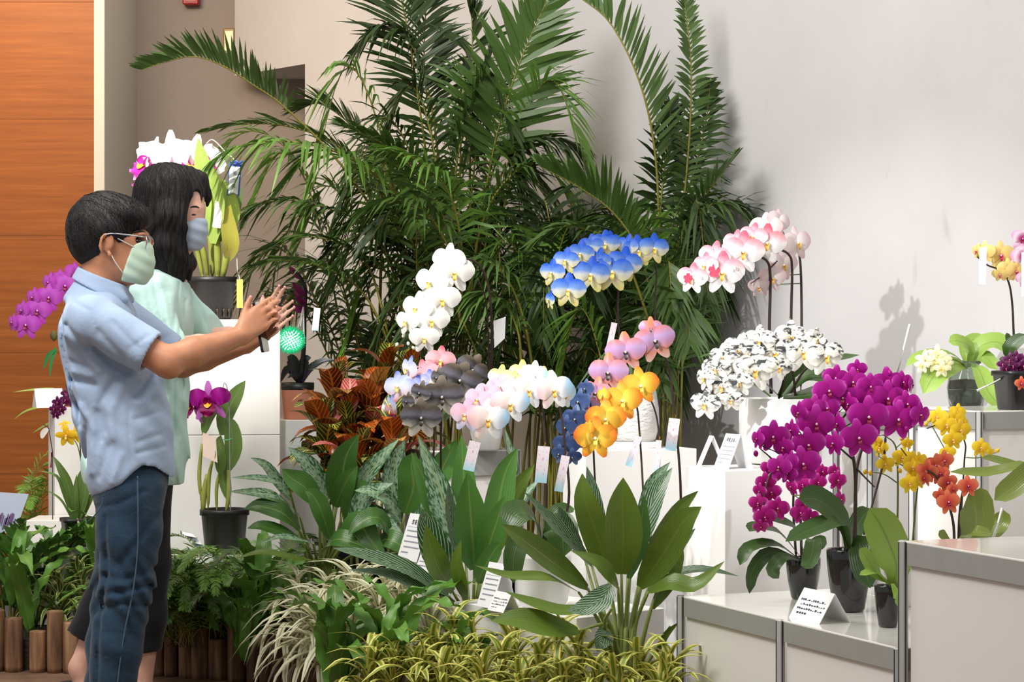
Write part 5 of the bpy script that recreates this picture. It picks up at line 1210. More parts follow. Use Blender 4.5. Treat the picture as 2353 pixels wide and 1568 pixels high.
# silver-speckled one by the tall plinth
Zd = 8.25
S0 = (735, 1330)
def st3(x, y, z): return [(S0[0] + (x - S0[0]) * 0.3, 1400, Zd), (S0[0] + (x - S0[0]) * 0.4, 1300, Zd), (x, y, z)]
left = [
    (st3(775, 1160, 8.2), [(775, 1160, 8.2), (785, 1110, 8.16), (795, 1050, 8.14), (825, 998, 8.13)], 38, (-.1, -1, .2), dict(mat=M_AGLAOG)),
    (st3(790, 1170, 8.22), [(790, 1170, 8.22), (830, 1110, 8.2), (870, 1060, 8.18), (918, 1008, 8.17)], 24, (-.3, -1, .5), dict(mat=M_AGLAO)),
    (st3(755, 1150, 8.24), [(755, 1150, 8.24), (730, 1100, 8.22), (700, 1060, 8.2), (662, 1028, 8.2)], 24, (.3, -1, .5), dict(mat=M_AGLAO)),
    (st3(770, 1165, 8.16), [(770, 1165, 8.16), (785, 1130, 8.12), (800, 1100, 8.1), (822, 1070, 8.1)], 26, (.2, -1, .3), dict(mat=M_AGLAOG)),
    (st3(735, 1160, 8.14), [(735, 1160, 8.14), (700, 1120, 8.1), (670, 1100, 8.08), (648, 1078, 8.07)], 30, (.1, -1, .6), dict(mat=M_AGLAOG)),
    (st3(690, 1190, 8.12), [(690, 1190, 8.12), (640, 1150, 8.04), (590, 1135, 8.0), (525, 1130, 7.98)], 22, (0, -.7, 1), dict(mat=M_AGLAO)),
    (st3(665, 1120, 8.16), [(665, 1120, 8.16), (640, 1110, 8.1), (590, 1100, 8.06), (530, 1098, 8.04)], 16, (0, -.6, 1), dict(mat=M_AGLAO)),
    (st3(670, 1150, 8.2), [(670, 1150, 8.2), (640, 1110, 8.18), (610, 1070, 8.16), (575, 1052, 8.15)], 14, (.4, -1, .4), dict(mat=M_AGLAO)),
    (st3(690, 1220, 8.08), [(690, 1220, 8.08), (650, 1180, 8.0), (600, 1165, 7.98), (560, 1170, 7.97)], 28, (.1, -1, .9), dict(mat=M_AGLAOG)),
    (st3(700, 1250, 8.04), [(700, 1250, 8.04), (650, 1225, 7.98), (600, 1210, 7.95), (568, 1215, 7.94)], 20, (0, -.8, .9), dict(mat=M_AGLAOG)),
    (st3(720, 1250, 8.0), [(720, 1250, 8.0), (680, 1240, 7.94), (640, 1235, 7.92), (600, 1250, 7.91)], 14, (0, -.5, 1), dict(mat=M_AGLAO)),
    (st3(800, 1230, 8.06), [(800, 1230, 8.06), (830, 1160, 8.0), (860, 1130, 7.98), (905, 1110, 7.97)], 26, (-.2, -1, .6), dict(mat=M_AGLAO)),
    (st3(800, 1240, 8.04), [(800, 1240, 8.04), (840, 1190, 7.98), (880, 1200, 7.96), (930, 1235, 7.95)], 32, (.1, -1, .8), dict(mat=M_AGLAO)),
    (st3(760, 1240, 8.0), [(760, 1240, 8.0), (740, 1180, 7.94), (720, 1140, 7.92), (700, 1128, 7.91)], 24, (.3, -1, .4), dict(mat=M_AGLAOG)),
    (st3(780, 1250, 7.98), [(780, 1250, 7.98), (820, 1200, 7.92), (850, 1240, 7.9), (890, 1290, 7.88)], 30, (0, -1, .7), dict(mat=M_AGLAOG)),
    (st3(740, 1270, 7.98), [(740, 1270, 7.98), (770, 1240, 7.9), (820, 1250, 7.88), (860, 1270, 7.87)], 26, (0, -.9, .9), dict(mat=M_AGLAOG)),
    (st3(800, 1200, 8.16), [(800, 1200, 8.16), (810, 1150, 8.12), (830, 1120, 8.1), (835, 1140, 8.09)], 26, (0, -1, .3), dict(mat=M_AGLAOG)),
    (st3(850, 1260, 8.0), [(850, 1260, 8.0), (890, 1240, 7.92), (930, 1260, 7.9), (960, 1290, 7.88)], 26, (0, -1, .8), dict(mat=M_AGLAOG)),
    (st3(720, 1290, 7.92), [(720, 1290, 7.92), (660, 1280, 7.86), (600, 1270, 7.84), (540, 1285, 7.83)], 14, (0, -.5, 1), dict(mat=M_CALAB))]
broad_plant('broadleaf_plant', 'silver-speckled spreading plant right of the tall white plinth', (at(740, 1380, Zd).x, Zd, 0.112), Zd, left, M_AGLAO, 'broad-leaved foliage plants')
# extra leaves of a third clump between them
Ze = 8.05
S0 = (900, 1330)
def st4(x, y, z): return [(S0[0], 1400, Ze), (S0[0] + (x - S0[0]) * 0.4, 1290, Ze), (x, y, z)]
ctr = [(st4(930, 1180, 8.0), [(930, 1180, 8.0), (950, 1120, 7.96), (945, 1070, 7.95), (955, 1040, 7.94)], 36, (0, -1, .2), dict(mat=M_AGLAOG)),
       (st4(920, 1200, 8.02), [(920, 1200, 8.02), (890, 1150, 7.98), (850, 1130, 7.96), (815, 1128, 7.95)], 24, (0, -.8, .9), dict(mat=M_AGLAO)),
       (st4(940, 1220, 7.98), [(940, 1220, 7.98), (985, 1170, 7.94), (1010, 1150, 7.92), (1040, 1160, 7.91)], 26, (0, -.9, .8), dict(mat=M_AGLAO)),
       (st4(900, 1230, 7.96), [(900, 1230, 7.96), (870, 1190, 7.9), (830, 1200, 7.88), (800, 1230, 7.87)], 26, (0, -.9, .8), dict(mat=M_AGLAOG)),
       (st4(930, 1240, 7.94), [(930, 1240, 7.94), (970, 1210, 7.88), (1000, 1230, 7.86), (1030, 1280, 7.85)], 28, (0, -1, .7), dict(mat=M_AGLAOG)),
       (st4(905, 1200, 8.06), [(905, 1200, 8.06), (900, 1120, 8.06), (910, 1060, 8.06), (930, 1010, 8.06)], 28, (.3, -1, .2), dict(mat=M_AGLAO)),
       (st4(980, 1150, 8.1), [(980, 1150, 8.1), (1010, 1090, 8.1), (1030, 1050, 8.1), (1050, 1010, 8.1)], 30, (-.2, -1, .2), dict(mat=M_AGLAOG))]
broad_plant('broadleaf_plant', 'dark green leafy plant below the smoky orchid', (at(900, 1380, Ze).x, Ze, 0.112), Ze, ctr, M_AGLAO, 'broad-leaved foliage plants')

# ---- generic small plants built from shared leaf meshes
def leaf_set(name, mat, L_, w, shape='strap', arch=(0.5, 0.9), k=4, n=8, nu=2, cup=0.3, wave=0.0, seed=0, wf=6):
    """k variants of one leaf growing along +X from the origin and arching down"""
    rr = random.Random(seed); out = []
    for i in range(k):
        a = rr.uniform(*arch); mb = MB(); tw = rr.uniform(-.05, .05)
        blade(mb, [(0, 0, 0), (L_ * 0.35, tw * L_, L_ * 0.30 * (1 - a * .3)), (L_ * 0.7, tw * 2 * L_, L_ * (0.42 - a * 0.35)), (L_ * 0.95, tw * 3 * L_, L_ * (0.38 - a * 0.75))], w, (0, 0, 1), shape, n, cup, wave, nu, seed=i, wf=wf)
        out.append(mb.mesh(name, mat))
    return out

def rosette(name, label, base, meshes, n, group, h=0.0, scale=1.0, tilt=(0, 50), seed=0, stemmat=None, cat='plant', z0=0.0):
    """rosette of n leaves; with h > 0 the leaves climb a stem"""
    rr = random.Random(seed)
    t = thing(name, label, cat, base, group)
    if h > 0:
        mb = MB(); b = Vector(base); tube(mb, [b, b + Vector((rr.uniform(-.02, .02), rr.uniform(-.02, .02), h * 0.5)), b + Vector((0, 0, h))], 0.006, 6); part('stem', mb, stemmat or M_STALK, t)
    for i in range(n):
        f = i / max(1, n - 1)
        e = tilt[0] + (tilt[1] - tilt[0]) * f + rr.uniform(-8, 8)
        obj('leaf', rr.choice(meshes), t, (0, 0, z0 + h * (0.35 + 0.65 * f)), Euler((rr.uniform(-.2, .2), R(-e), i * 2.4 + rr.uniform(-.3, .3))), scale * rr.uniform(0.75, 1.1) * (1 - 0.25 * f))
    return t

M_SONG = leaf_mat('yellow_margined_leaf', rgb(110, 130, 46), edge=rgb(214, 206, 110), edgew=0.22, rough=0.35, var=0.2)
M_SONGG = leaf_mat('green_cream_margined_leaf', rgb(74, 98, 44), edge=rgb(196, 192, 120), edgew=0.33, rough=0.35, var=0.25)
M_SPID = leaf_mat('cream_striped_leaf', rgb(226, 222, 190), rib=rgb(104, 124, 76), ribw=0.16, rough=0.4, var=0.1)
M_FERN = leaf_mat('crinkled_fern_frond', rgb(84, 126, 48), rib=rgb(124, 148, 72), rough=0.35, var=0.3)
M_ZZ = leaf_mat('glossy_green_leaflet', rgb(70, 108, 46), rib=rgb(90, 130, 60), rough=0.25, var=0.35)
song = leaf_set('leaf', M_SONG, 0.17, 0.0105, 'strap', (0.4, 0.9), 5, 9, 4, 0.25, seed=1)
songg = leaf_set('leaf', M_SONGG, 0.19, 0.011, 'strap', (0.4, 0.9), 5, 9, 4, 0.25, seed=2)
spid = leaf_set('leaf', M_SPID, 0.24, 0.0115, 'strap', (0.6, 1.1), 5, 9, 4, 0.25, seed=3)
fern = leaf_set('leaf', M_FERN, 0.34, 0.026, 'strap', (0.15, 0.6), 4, 22, 6, 0.3, 0.30, seed=4, wf=5)
def bed_h(px, py, Z): return at(px, py, Z)
k = 0
spots = [(905, 1590, 6.95), (960, 1560, 6.9), (1015, 1600, 6.7), (1060, 1550, 6.8), (1110, 1590, 6.6), (1150, 1545, 6.7), (1205, 1600, 6.55), (1240, 1545, 6.65), (1290, 1590, 6.5), (1330, 1530, 6.65), (1370, 1580, 6.5), (1420, 1600, 6.45), (1470, 1560, 6.55), (1520, 1600, 6.45), (1180, 1500, 6.95), (1000, 1520, 7.0), (1085, 1500, 7.0), (1540, 1555, 6.6), (1280, 1490, 6.85), (850, 1600, 7.0), (1040, 1470, 7.1)]
spots.sort()
for (px, py, Z) in spots:
    top = at(px, py, Z); h = max(0.12, top.z - 0.112)
    row = 'front' if py > 1570 else 'second' if py > 1530 else 'rear'
    near_ = 'below the speckled ferns' if px < 1000 else 'below the low white box' if px < 1230 else 'at the foot of the broad-leaved plant' if px < 1450 else 'beside the grey cabinet post'
    side = 'left' if k % 3 == 0 else 'middle' if k % 3 == 1 else 'right'
    rosette('song_of_india', f'yellow-margined dracaena tuft {near_}, {row} row, {ORD[k]} from left', (top.x, top.y, 0.112), song, 26, 'yellow-margined dracaenas along the front', h, 1.25, (-12, 60), 100 + k); k += 1
for (px, py, Z, s) in [(140, 1370, 8.75, 1.0), (120, 1345, 8.85, 0.8), (185, 1330, 8.9, 0.9), (205, 1390, 8.7, 0.7)]:
    top = at(px, py, Z); h = top.z - 0.112
    rosette('song_of_india', {140: 'yellow-green striped dracaena behind the logs left of the woman', 120: 'smaller striped dracaena tuft at the back of the left bed', 185: 'striped dracaena tuft next to the black trouser leg', 205: 'low striped dracaena tuft just behind the left log row'}[px], (top.x, top.y, 0.112), songg, 26, 'striped dracaenas at the left', h, s, (-20, 65), 140 + k); k += 1
# white striped grass-like plants
for i, (px, py, Z, s) in enumerate([(760, 1420, 7.85, 1.0), (700, 1450, 7.9, 0.95), (820, 1400, 7.8, 1.0), (870, 1440, 7.65, 1.0), (800, 1470, 7.6, 1.0), (930, 1400, 7.6, 1.0), (740, 1500, 7.65, 0.9), (985, 1440, 7.4, 0.95), (890, 1370, 7.75, 0.9), (680, 1380, 8.05, 0.75)]):
    top = at(px, py, Z); h = max(0.05, top.z - 0.112)
    rosette('striped_dracaena', 'cream striped grass-like plant ' + ['in the middle of its clump', 'at the left rim of its clump', 'below the speckled leaves', 'right of the middle of its clump', 'low in the centre of its clump', 'beside the long striped leaf', 'hanging over the log stakes', 'at the right end next to the white box', 'highest at the back of its clump', 'small, under the fine palms'][i],
            (top.x, top.y, 0.112), spid, 36, 'cream striped grass-like plants', h, s * 1.25, (-20, 60), 200 + i)
# crinkled bird's-nest ferns
for i, (px, py, Z, s, n_) in enumerate([(900, 1565, 7.15, 0.95, 12), (780, 1590, 7.3, 0.95, 11), (1065, 1590, 6.95, 0.7, 8), (600, 1440, 8.2, 0.95, 10), (560, 1520, 8.1, 0.8, 7), (240, 1340, 8.95, 0.8, 8), (70, 1440, 8.7, 0.8, 6), (30, 1380, 8.8, 0.9, 8)]):
    top = at(px, py, Z)
    rosette('birds_nest_fern', 'crinkled green fern ' + ['at the bottom centre in front of the cream grass', 'low at the bottom edge left of centre', 'before the low white box', 'arching over the logs beside the fine palms', 'drooping low over the log stakes', 'behind the black trouser leg', 'broad-leaved, low behind the left logs', 'at the left picture edge'][i],
            (top.x, top.y, max(0.112, top.z - 0.02)), fern, n_, 'crinkled ferns in the bed', 0, s * 1.35, (15, 72), 300 + i)
# fine-leaved parlour palms
def parlour(label, px, py, Z, n_, seed, L_=0.34, mat=None, group='fine-leaved parlour palms'):
    base = Vector((at(px, py, Z).x, Z, 0.112)); hz = at(px, py, Z).z
    t = thing('parlour_palm', label, 'palm', base, group); rr = random.Random(seed)
    for i in range(n_):
        a = rr.uniform(0, 2 * math.pi); l = L_ * rr.uniform(0.7, 1.15); up = rr.uniform(0.45, 1.0)
        d = Vector((math.cos(a), math.sin(a), 0)); b0 = base + Vector((rr.uniform(-.06, .06), rr.uniform(-.05, .05), 0))
        dz = (hz - 0.112) * rr.uniform(0.15, 1.0)
        P = cr([b0, b0 + Vector((0, 0, dz * 0.6)) + d * l * 0.1, b0 + Vector((0, 0, dz + l * up * 0.35)) + d * l * 0.45, b0 + Vector((0, 0, dz + l * up * 0.42)) + d * l * 0.8, b0 + Vector((0, 0, dz + l * (up * 0.40 - 0.12))) + d * l * 1.05], 14)
        frond(t, P, 0.065, 30, 0.3, 0.25, 0.0032, mat or rr.choice([M_PALML, M_PALML, M_PALM]), rr=rr, rachis=0.0022)
    return t
for i, (px, py, Z, n_) in enumerate([(420, 1350, 8.48, 36), (470, 1330, 8.5, 36), (530, 1350, 8.48, 32), (580, 1330, 8.45, 30), (445, 1390, 8.46, 28), (520, 1310, 8.55, 24), (620, 1320, 8.4, 26), (400, 1300, 8.58, 20)]):
    parlour('fine-leaved parlour palm ' + ['close to the jeans', 'in the middle of its clump below the cattleya pot', 'right of the middle of its clump', 'under the speckled leaves', 'low behind the log stakes', 'reaching up before the black pot', 'at the right end of its clump', 'at the back, by the striped paper'][i], px, py, Z, n_, 400 + i)
parlour('feathery plant at the far left below the wood panel', 30, 1120, 10.2, 16, 450, 0.3, M_PALML)
parlour('feathery plant beside the narrow left plinth', 75, 1130, 10.0, 12, 451, 0.26, M_PALML)
# zz plants with glossy leaflets at the left
for i, (px, py, Z, n_, L_) in enumerate([(20, 1330, 8.95, 10, 0.4), (70, 1310, 9.0, 10, 0.42), (140, 1300, 9.05, 8, 0.36), (190, 1300, 9.05, 6, 0.3)]):
    base = Vector((at(px, 1420, Z).x, Z, 0.112)); rr = random.Random(500 + i)
    t = thing('zz_plant', 'glossy green plant with rows of small leaflets ' + ['at the left picture edge', 'behind the left logs', 'below the white steps', 'under the yellow orchid pot'][i], 'plant', base, 'glossy zz plants')
    for j in range(n_):
        a = rr.uniform(0, 6.28); d = Vector((math.cos(a), math.sin(a) * .6, 0)); l = L_ * rr.uniform(0.7, 1.1); b0 = base + d * 0.02
        P = cr([b0, b0 + Vector((0, 0, l * 0.55)) + d * l * 0.15, b0 + Vector((0, 0, l * 0.85)) + d * l * 0.4, b0 + Vector((0, 0, l * 0.95)) + d * l * 0.62], 12)
        frond(t, P, 0.075, 11, 0.15, 0.1, 0.016, M_ZZ, rr=rr, rachis=0.006, lift=0.5)

# croton with orange, red and green veined leaves
def croton_mat():
    m, nt, N, L, b = base_mat('croton_leaf')
    tc = N.new('ShaderNodeTexCoord'); sp_ = N.new('ShaderNodeSeparateXYZ'); L.new(tc.outputs['UV'], sp_.inputs[0]); info = N.new('ShaderNodeObjectInfo')
    base_ = ramp(N, [(0.0, rgb(48, 72, 34)), (0.26, rgb(84, 44, 22)), (0.44, rgb(140, 62, 26)), (0.56, rgb(176, 92, 40)), (0.66, rgb(44, 82, 42)), (0.80, rgb(214, 146, 84)), (0.90, rgb(196, 84, 84))], 'CONSTANT'); L.new(info.outputs['Random'], base_.inputs[0])
    vein = ramp(N, [(0.0, rgb(206, 180, 60)), (0.26, rgb(214, 120, 34)), (0.56, rgb(236, 150, 70)), (0.66, rgb(222, 206, 110)), (0.80, rgb(110, 104, 44)), (0.90, rgb(240, 190, 170))], 'CONSTANT'); L.new(info.outputs['Random'], vein.inputs[0])
    s1 = N.new('ShaderNodeMath'); s1.operation = 'SUBTRACT'; L.new(sp_.outputs[0], s1.inputs[0]); s1.inputs[1].default_value = 0.5
    a1 = N.new('ShaderNodeMath'); a1.operation = 'ABSOLUTE'; L.new(s1.outputs[0], a1.inputs[0])
    k_ = N.new('ShaderNodeMath'); k_.operation = 'MULTIPLY_ADD'; L.new(a1.outputs[0], k_.inputs[0]); k_.inputs[1].default_value = -0.45; L.new(sp_.outputs[1], k_.inputs[2])
    sn = N.new('ShaderNodeMath'); sn.operation = 'MULTIPLY'; L.new(k_.outputs[0], sn.inputs[0]); sn.inputs[1].default_value = 62
    si = N.new('ShaderNodeMath'); si.operation = 'SINE'; L.new(sn.outputs[0], si.inputs[0])
    r1 = ramp(N, [(0.62, (0, 0, 0, 1)), (0.9, (1, 1, 1, 1))]); L.new(si.outputs[0], r1.inputs[0])
    r2 = ramp(N, [(0.03, (1, 1, 1, 1)), (0.06, (0, 0, 0, 1))]); L.new(a1.outputs[0], r2.inputs[0])
    mx = N.new('ShaderNodeMath'); mx.operation = 'MAXIMUM'; L.new(r1.outputs[0], mx.inputs[0]); L.new(r2.outputs[0], mx.inputs[1])
    mc = N.new('ShaderNodeMix'); mc.data_type = 'RGBA'; L.new(mx.outputs[0], mc.inputs['Factor']); L.new(base_.outputs[0], mc.inputs['A']); L.new(vein.outputs[0], mc.inputs['B'])
    L.new(mc.outputs['Result'], b.inputs['Base Color']); b.inputs['Roughness'].default_value = 0.25
    translucent(nt, N, L, b, mc.outputs['Result'], 0.12)
    return m
M_CROT = croton_mat()
crot = leaf_set('leaf', M_CROT, 0.20, 0.040, 'leaf', (0.0, 0.5), 5, 9, 4, 0.2, seed=7)
crots = [(800, 960, 8.75), (860, 930, 8.8), (770, 900, 8.85), (900, 1000, 8.6), (830, 1040, 8.6), (750, 980, 8.75), (940, 880, 8.9), (890, 870, 8.95)]
for i, (px, py, Z) in enumerate(crots):
    top = at(px, py, Z); h = top.z - 0.112
    rosette('croton', 'croton with red, orange and yellow veined leaves ' + ['in the middle of its group', 'behind the middle of its group', 'upper left, by the terracotta pot', 'low, left of the smoky orchid', 'lowest, above the speckled plant', 'at the left end of its group', 'with green leaves below the white orchid', 'at the back of its group'][i],
            (top.x, top.y, 0.112), crot, 20, 'crotons left of the painted orchids', h, 1.18, (-35, 42), 600 + i)
for o in list(bpy.data.objects):
    if o.name.startswith('leaf') and o.parent and o.parent.name.startswith('croton'):
        z = o.location.z; hh = max(q.location.z for q in o.parent.children if q.name.startswith('leaf'))
        o.location.z = hh - (hh - z) * min(1.0, 0.30 / hh)      # keep the leaves on the upper part of the stem
# the tall green croton shoot
# ------------------------------------------------------------------ people: implicit surfaces polygonised on a grid
class Field:
    """signed distance field on a regular grid with smooth unions; polygonised by surface nets"""
    def __init__(s, lo, hi, h):
        s.lo = np.array(lo, dtype=np.float32); s.h = h
        s.n = np.maximum(2, np.ceil((np.array(hi) - np.array(lo)) / h).astype(int) + 1)
        s.f = np.full(s.n, 0.2, dtype=np.float32)
    def _sub(s, a, b):
        i0 = np.clip(np.floor((np.array(a) - s.lo) / s.h).astype(int), 0, s.n - 1)
        i1 = np.clip(np.ceil((np.array(b) - s.lo) / s.h).astype(int) + 1, 1, s.n)
        if np.any(i1 <= i0): return None, None
        sl = tuple(slice(p_, q) for p_, q in zip(i0, i1))
        g = np.meshgrid(*[s.lo[k_] + s.h * np.arange(i0[k_], i1[k_], dtype=np.float32) for k_ in range(3)], indexing='ij')
        return sl, g
    def blend(s, sl, d, k_, sub=False):
        a = s.f[sl]
        if sub:
            d = -d
            hh = np.clip(0.5 + 0.5 * (d - a) / k_, 0, 1); s.f[sl] = a * (1 - hh) + d * hh + k_ * hh * (1 - hh)
        else:
            hh = np.clip(0.5 + 0.5 * (a - d) / k_, 0, 1); s.f[sl] = a * (1 - hh) + d * hh - k_ * hh * (1 - hh)
    def cone(s, a, b, ra, rb, k_=0.012, sub=False):
        a = np.array(a); b = np.array(b); r = max(ra, rb) + k_ + 2 * s.h
        sl, g = s._sub(np.minimum(a, b) - r, np.maximum(a, b) + r)
        if sl is None: return
        ab = b - a; L2 = float(ab @ ab) + 1e-9
        px, py, pz = g[0] - a[0], g[1] - a[1], g[2] - a[2]
        t_ = np.clip((px * ab[0] + py * ab[1] + pz * ab[2]) / L2, 0, 1)
        d = np.sqrt((px - t_ * ab[0]) ** 2 + (py - t_ * ab[1]) ** 2 + (pz - t_ * ab[2]) ** 2) - (ra + (rb - ra) * t_)
        s.blend(sl, d, k_, sub)
    def chain(s, pts, rad, k_=0.012):
        for i in range(len(pts) - 1): s.cone(pts[i], pts[i + 1], rad[i], rad[i + 1], k_)
    def ell(s, c, r, rot=None, k_=0.012, sub=False):
        """ellipsoid, rot = (rx, ry, rz) degrees"""
        c = np.array(c); r = np.array(r, dtype=np.float32); m_ = float(r.max()) + k_ + 2 * s.h
        sl, g = s._sub(c - m_, c + m_)
        if sl is None: return
        P = np.stack([g[0] - c[0], g[1] - c[1], g[2] - c[2]], -1)
        if rot: P = P @ np.array(Euler([R(q) for q in rot]).to_matrix(), dtype=np.float32)
        k0 = np.sqrt(((P / r) ** 2).sum(-1)) + 1e-6; k1 = np.sqrt(((P / (r * r)) ** 2).sum(-1)) + 1e-6
        s.blend(sl, k0 * (k0 - 1) / k1, k_, sub)
    def slabcut(s, n_, p_, k_=0.004):
        """remove everything on the side of the plane that n_ points to"""
        n_ = np.array(n_, dtype=np.float32); n_ /= np.linalg.norm(n_)
        sl, g = s._sub(s.lo, s.lo + s.h * s.n)
        d = -(n_[0] * (g[0] - p_[0]) + n_[1] * (g[1] - p_[1]) + n_[2] * (g[2] - p_[2]))
        s.blend(sl, d, k_, True)
    def displace(s, fn):
        sl, g = s._sub(s.lo, s.lo + s.h * s.n); s.f[sl] = s.f[sl] + fn(*g)
    def mesh(s, name, mats, origin, relax=2):
        f = s.f; I = f < 0; nx, ny, nz = f.shape
        cnt = np.zeros((nx - 1, ny - 1, nz - 1), np.uint8)
        for i in (0, 1):
            for j in (0, 1):
                for k_ in (0, 1): cnt += I[i:nx - 1 + i, j:ny - 1 + j, k_:nz - 1 + k_]
        act = (cnt > 0) & (cnt < 8); ids = np.argwhere(act)
        idx = np.full(act.shape, -1, np.int32); idx[act] = np.arange(len(ids))
        acc = np.zeros((len(ids), 3), np.float32); w = np.zeros(len(ids), np.float32)
        cs = [(i, j, k_) for i in (0, 1) for j in (0, 1) for k_ in (0, 1)]
        val = {c: f[ids[:, 0] + c[0], ids[:, 1] + c[1], ids[:, 2] + c[2]] for c in cs}
        for a in cs:
            for ax in range(3):
                if a[ax]: continue
                b = list(a); b[ax] = 1; b = tuple(b)
                fa, fb = val[a], val[b]; cr_ = (fa < 0) != (fb < 0)
                t_ = fa / np.where(fa - fb == 0, 1, fa - fb)
                p_ = np.zeros((len(ids), 3), np.float32) + np.array(a, np.float32); p_[:, ax] = t_
                acc[cr_] += p_[cr_]; w[cr_] += 1
        V = s.lo + s.h * (ids + acc / np.maximum(w, 1)[:, None])
        quads = []
        for ax in range(3):
            sl0 = [slice(None)] * 3; sl1 = [slice(None)] * 3; sl0[ax] = slice(0, -1); sl1[ax] = slice(1, None)
            A, B = I[tuple(sl0)], I[tuple(sl1)]
            e = np.argwhere(A != B); o1, o2 = (ax + 1) % 3, (ax + 2) % 3
            ok = (e[:, o1] > 0) & (e[:, o2] > 0) & (e[:, o1] < f.shape[o1] - 1) & (e[:, o2] < f.shape[o2] - 1); e = e[ok]
            q = []
            for d1, d2 in ((1, 1), (0, 1), (0, 0), (1, 0)):
                c = e.copy(); c[:, o1] -= d1; c[:, o2] -= d2; q.append(idx[c[:, 0], c[:, 1], c[:, 2]])
            q = np.stack(q, 1); flip = ~A[e[:, 0], e[:, 1], e[:, 2]]; q[flip] = q[flip][:, ::-1]; quads.append(q)
        Q = np.concatenate(quads); Q = Q[(Q >= 0).all(1)]
        for _ in range(relax):      # light smoothing
            S = np.zeros_like(V); c = np.zeros(len(V), np.float32)
            for a, b in ((0, 1), (1, 2), (2, 3), (3, 0)):
                np.add.at(S, Q[:, a], V[Q[:, b]]); np.add.at(c, Q[:, a], 1)
                np.add.at(S, Q[:, b], V[Q[:, a]]); np.add.at(c, Q[:, b], 1)
            V = V * 0.5 + 0.5 * S / np.maximum(c, 1)[:, None]
        me = bpy.data.meshes.new(name)
        me.vertices.add(len(V)); me.vertices.foreach_set('co', (V - np.array(origin, np.float32)).astype(np.float32).ravel())
        me.loops.add(Q.size); me.loops.foreach_set('vertex_index', Q.ravel().astype(np.int32))
        me.polygons.add(len(Q)); me.polygons.foreach_set('loop_start', np.arange(0, Q.size, 4, dtype=np.int32))
        try: me.polygons.foreach_set('loop_total', np.full(len(Q), 4, dtype=np.int32))
        except Exception: pass
        me.update(calc_edges=True); me.validate()
        me.polygons.foreach_set('use_smooth', np.ones(len(me.polygons), dtype=bool))
        for m_ in (mats if isinstance(mats, (list, tuple)) else [mats]): me.materials.append(m_)
        me.update()
        return me
    def part(s, name, mats, parent, relax=2):
        return obj(name, s.mesh(name, mats, ORG[parent], relax), parent)

def skin_mat(name, col):
    m, nt, N, L, b = base_mat(name)
    tc = N.new('ShaderNodeTexCoord'); n1 = N.new('ShaderNodeTexNoise'); n1.inputs['Scale'].default_value = 22; n1.inputs['Detail'].default_value = 5; L.new(tc.outputs['Object'], n1.inputs['Vector'])
    r = ramp(N, [(0.3, tuple(c * q for c, q in zip(col[:3], (.86, .80, .78))) + (1,)), (0.7, tuple(c * q for c, q in zip(col[:3], (1.08, 1.06, 1.05))) + (1,))]); L.new(n1.outputs['Fac'], r.inputs[0]); L.new(r.outputs[0], b.inputs['Base Color'])
    b.inputs['Roughness'].default_value = 0.5; b.inputs['Subsurface Weight'].default_value = 0.12; b.inputs['Subsurface Radius'].default_value = (0.01, 0.004, 0.002); b.inputs['Subsurface Scale'].default_value = 0.3
    return m
def cloth_mat(name, col, var=0.12, weave=900, rough=0.85, fold=0.35, fscale=9.0, stretch=(1, 1, 1)):
    m, nt, N, L, b = base_mat(name)
    tc = N.new('ShaderNodeTexCoord'); mp = N.new('ShaderNodeMapping'); mp.inputs['Scale'].default_value = stretch; L.new(tc.outputs['Object'], mp.inputs['Vector'])
    n1 = N.new('ShaderNodeTexNoise'); n1.inputs['Scale'].default_value = fscale; n1.inputs['Detail'].default_value = 5; n1.inputs['Distortion'].default_value = 0.6; L.new(mp.outputs[0], n1.inputs['Vector'])
    n2 = N.new('ShaderNodeTexNoise'); n2.inputs['Scale'].default_value = weave; L.new(tc.outputs['Object'], n2.inputs['Vector'])
    r = ramp(N, [(0.3, tuple(c * (1 - var) for c in col[:3]) + (1,)), (0.7, tuple(min(1, c * (1 + var)) for c in col[:3]) + (1,))]); L.new(n2.outputs['Fac'], r.inputs[0]); L.new(r.outputs[0], b.inputs['Base Color'])
    b.inputs['Roughness'].default_value = rough; b.inputs['Specular IOR Level'].default_value = 0.2; b.inputs['Sheen Weight'].default_value = 0.15
    bp = N.new('ShaderNodeBump'); bp.inputs['Strength'].default_value = fold; bp.inputs['Distance'].default_value = 0.02; L.new(n1.outputs['Fac'], bp.inputs['Height']); L.new(bp.outputs[0], b.inputs['Normal'])
    return m
def hair_mat():
    m, nt, N, L, b = base_mat('black_hair')
    tc = N.new('ShaderNodeTexCoord'); mp = N.new('ShaderNodeMapping'); mp.inputs['Scale'].default_value = (160, 160, 9); L.new(tc.outputs['Object'], mp.inputs['Vector'])
    n1 = N.new('ShaderNodeTexNoise'); n1.inputs['Scale'].default_value = 1; n1.inputs['Detail'].default_value = 4; L.new(mp.outputs[0], n1.inputs['Vector'])
    r = ramp(N, [(0.3, rgb(9, 8, 9)), (0.75, rgb(34, 30, 29))]); L.new(n1.outputs['Fac'], r.inputs[0]); L.new(r.outputs[0], b.inputs['Base Color'])
    b.inputs['Roughness'].default_value = 0.55; b.inputs['Specular IOR Level'].default_value = 0.35
    bp = N.new('ShaderNodeBump'); bp.inputs['Strength'].default_value = 0.7; bp.inputs['Distance'].default_value = 0.004; L.new(n1.outputs['Fac'], bp.inputs['Height']); L.new(bp.outputs[0], b.inputs['Normal'])
    return m
M_SKIN = skin_mat('tan_skin', rgb(196, 138, 104)); M_SKINW = skin_mat('fair_skin', rgb(222, 176, 156))
M_HAIR = hair_mat()
M_CHAM = cloth_mat('blue_chambray', rgb(164, 184, 212), 0.10)
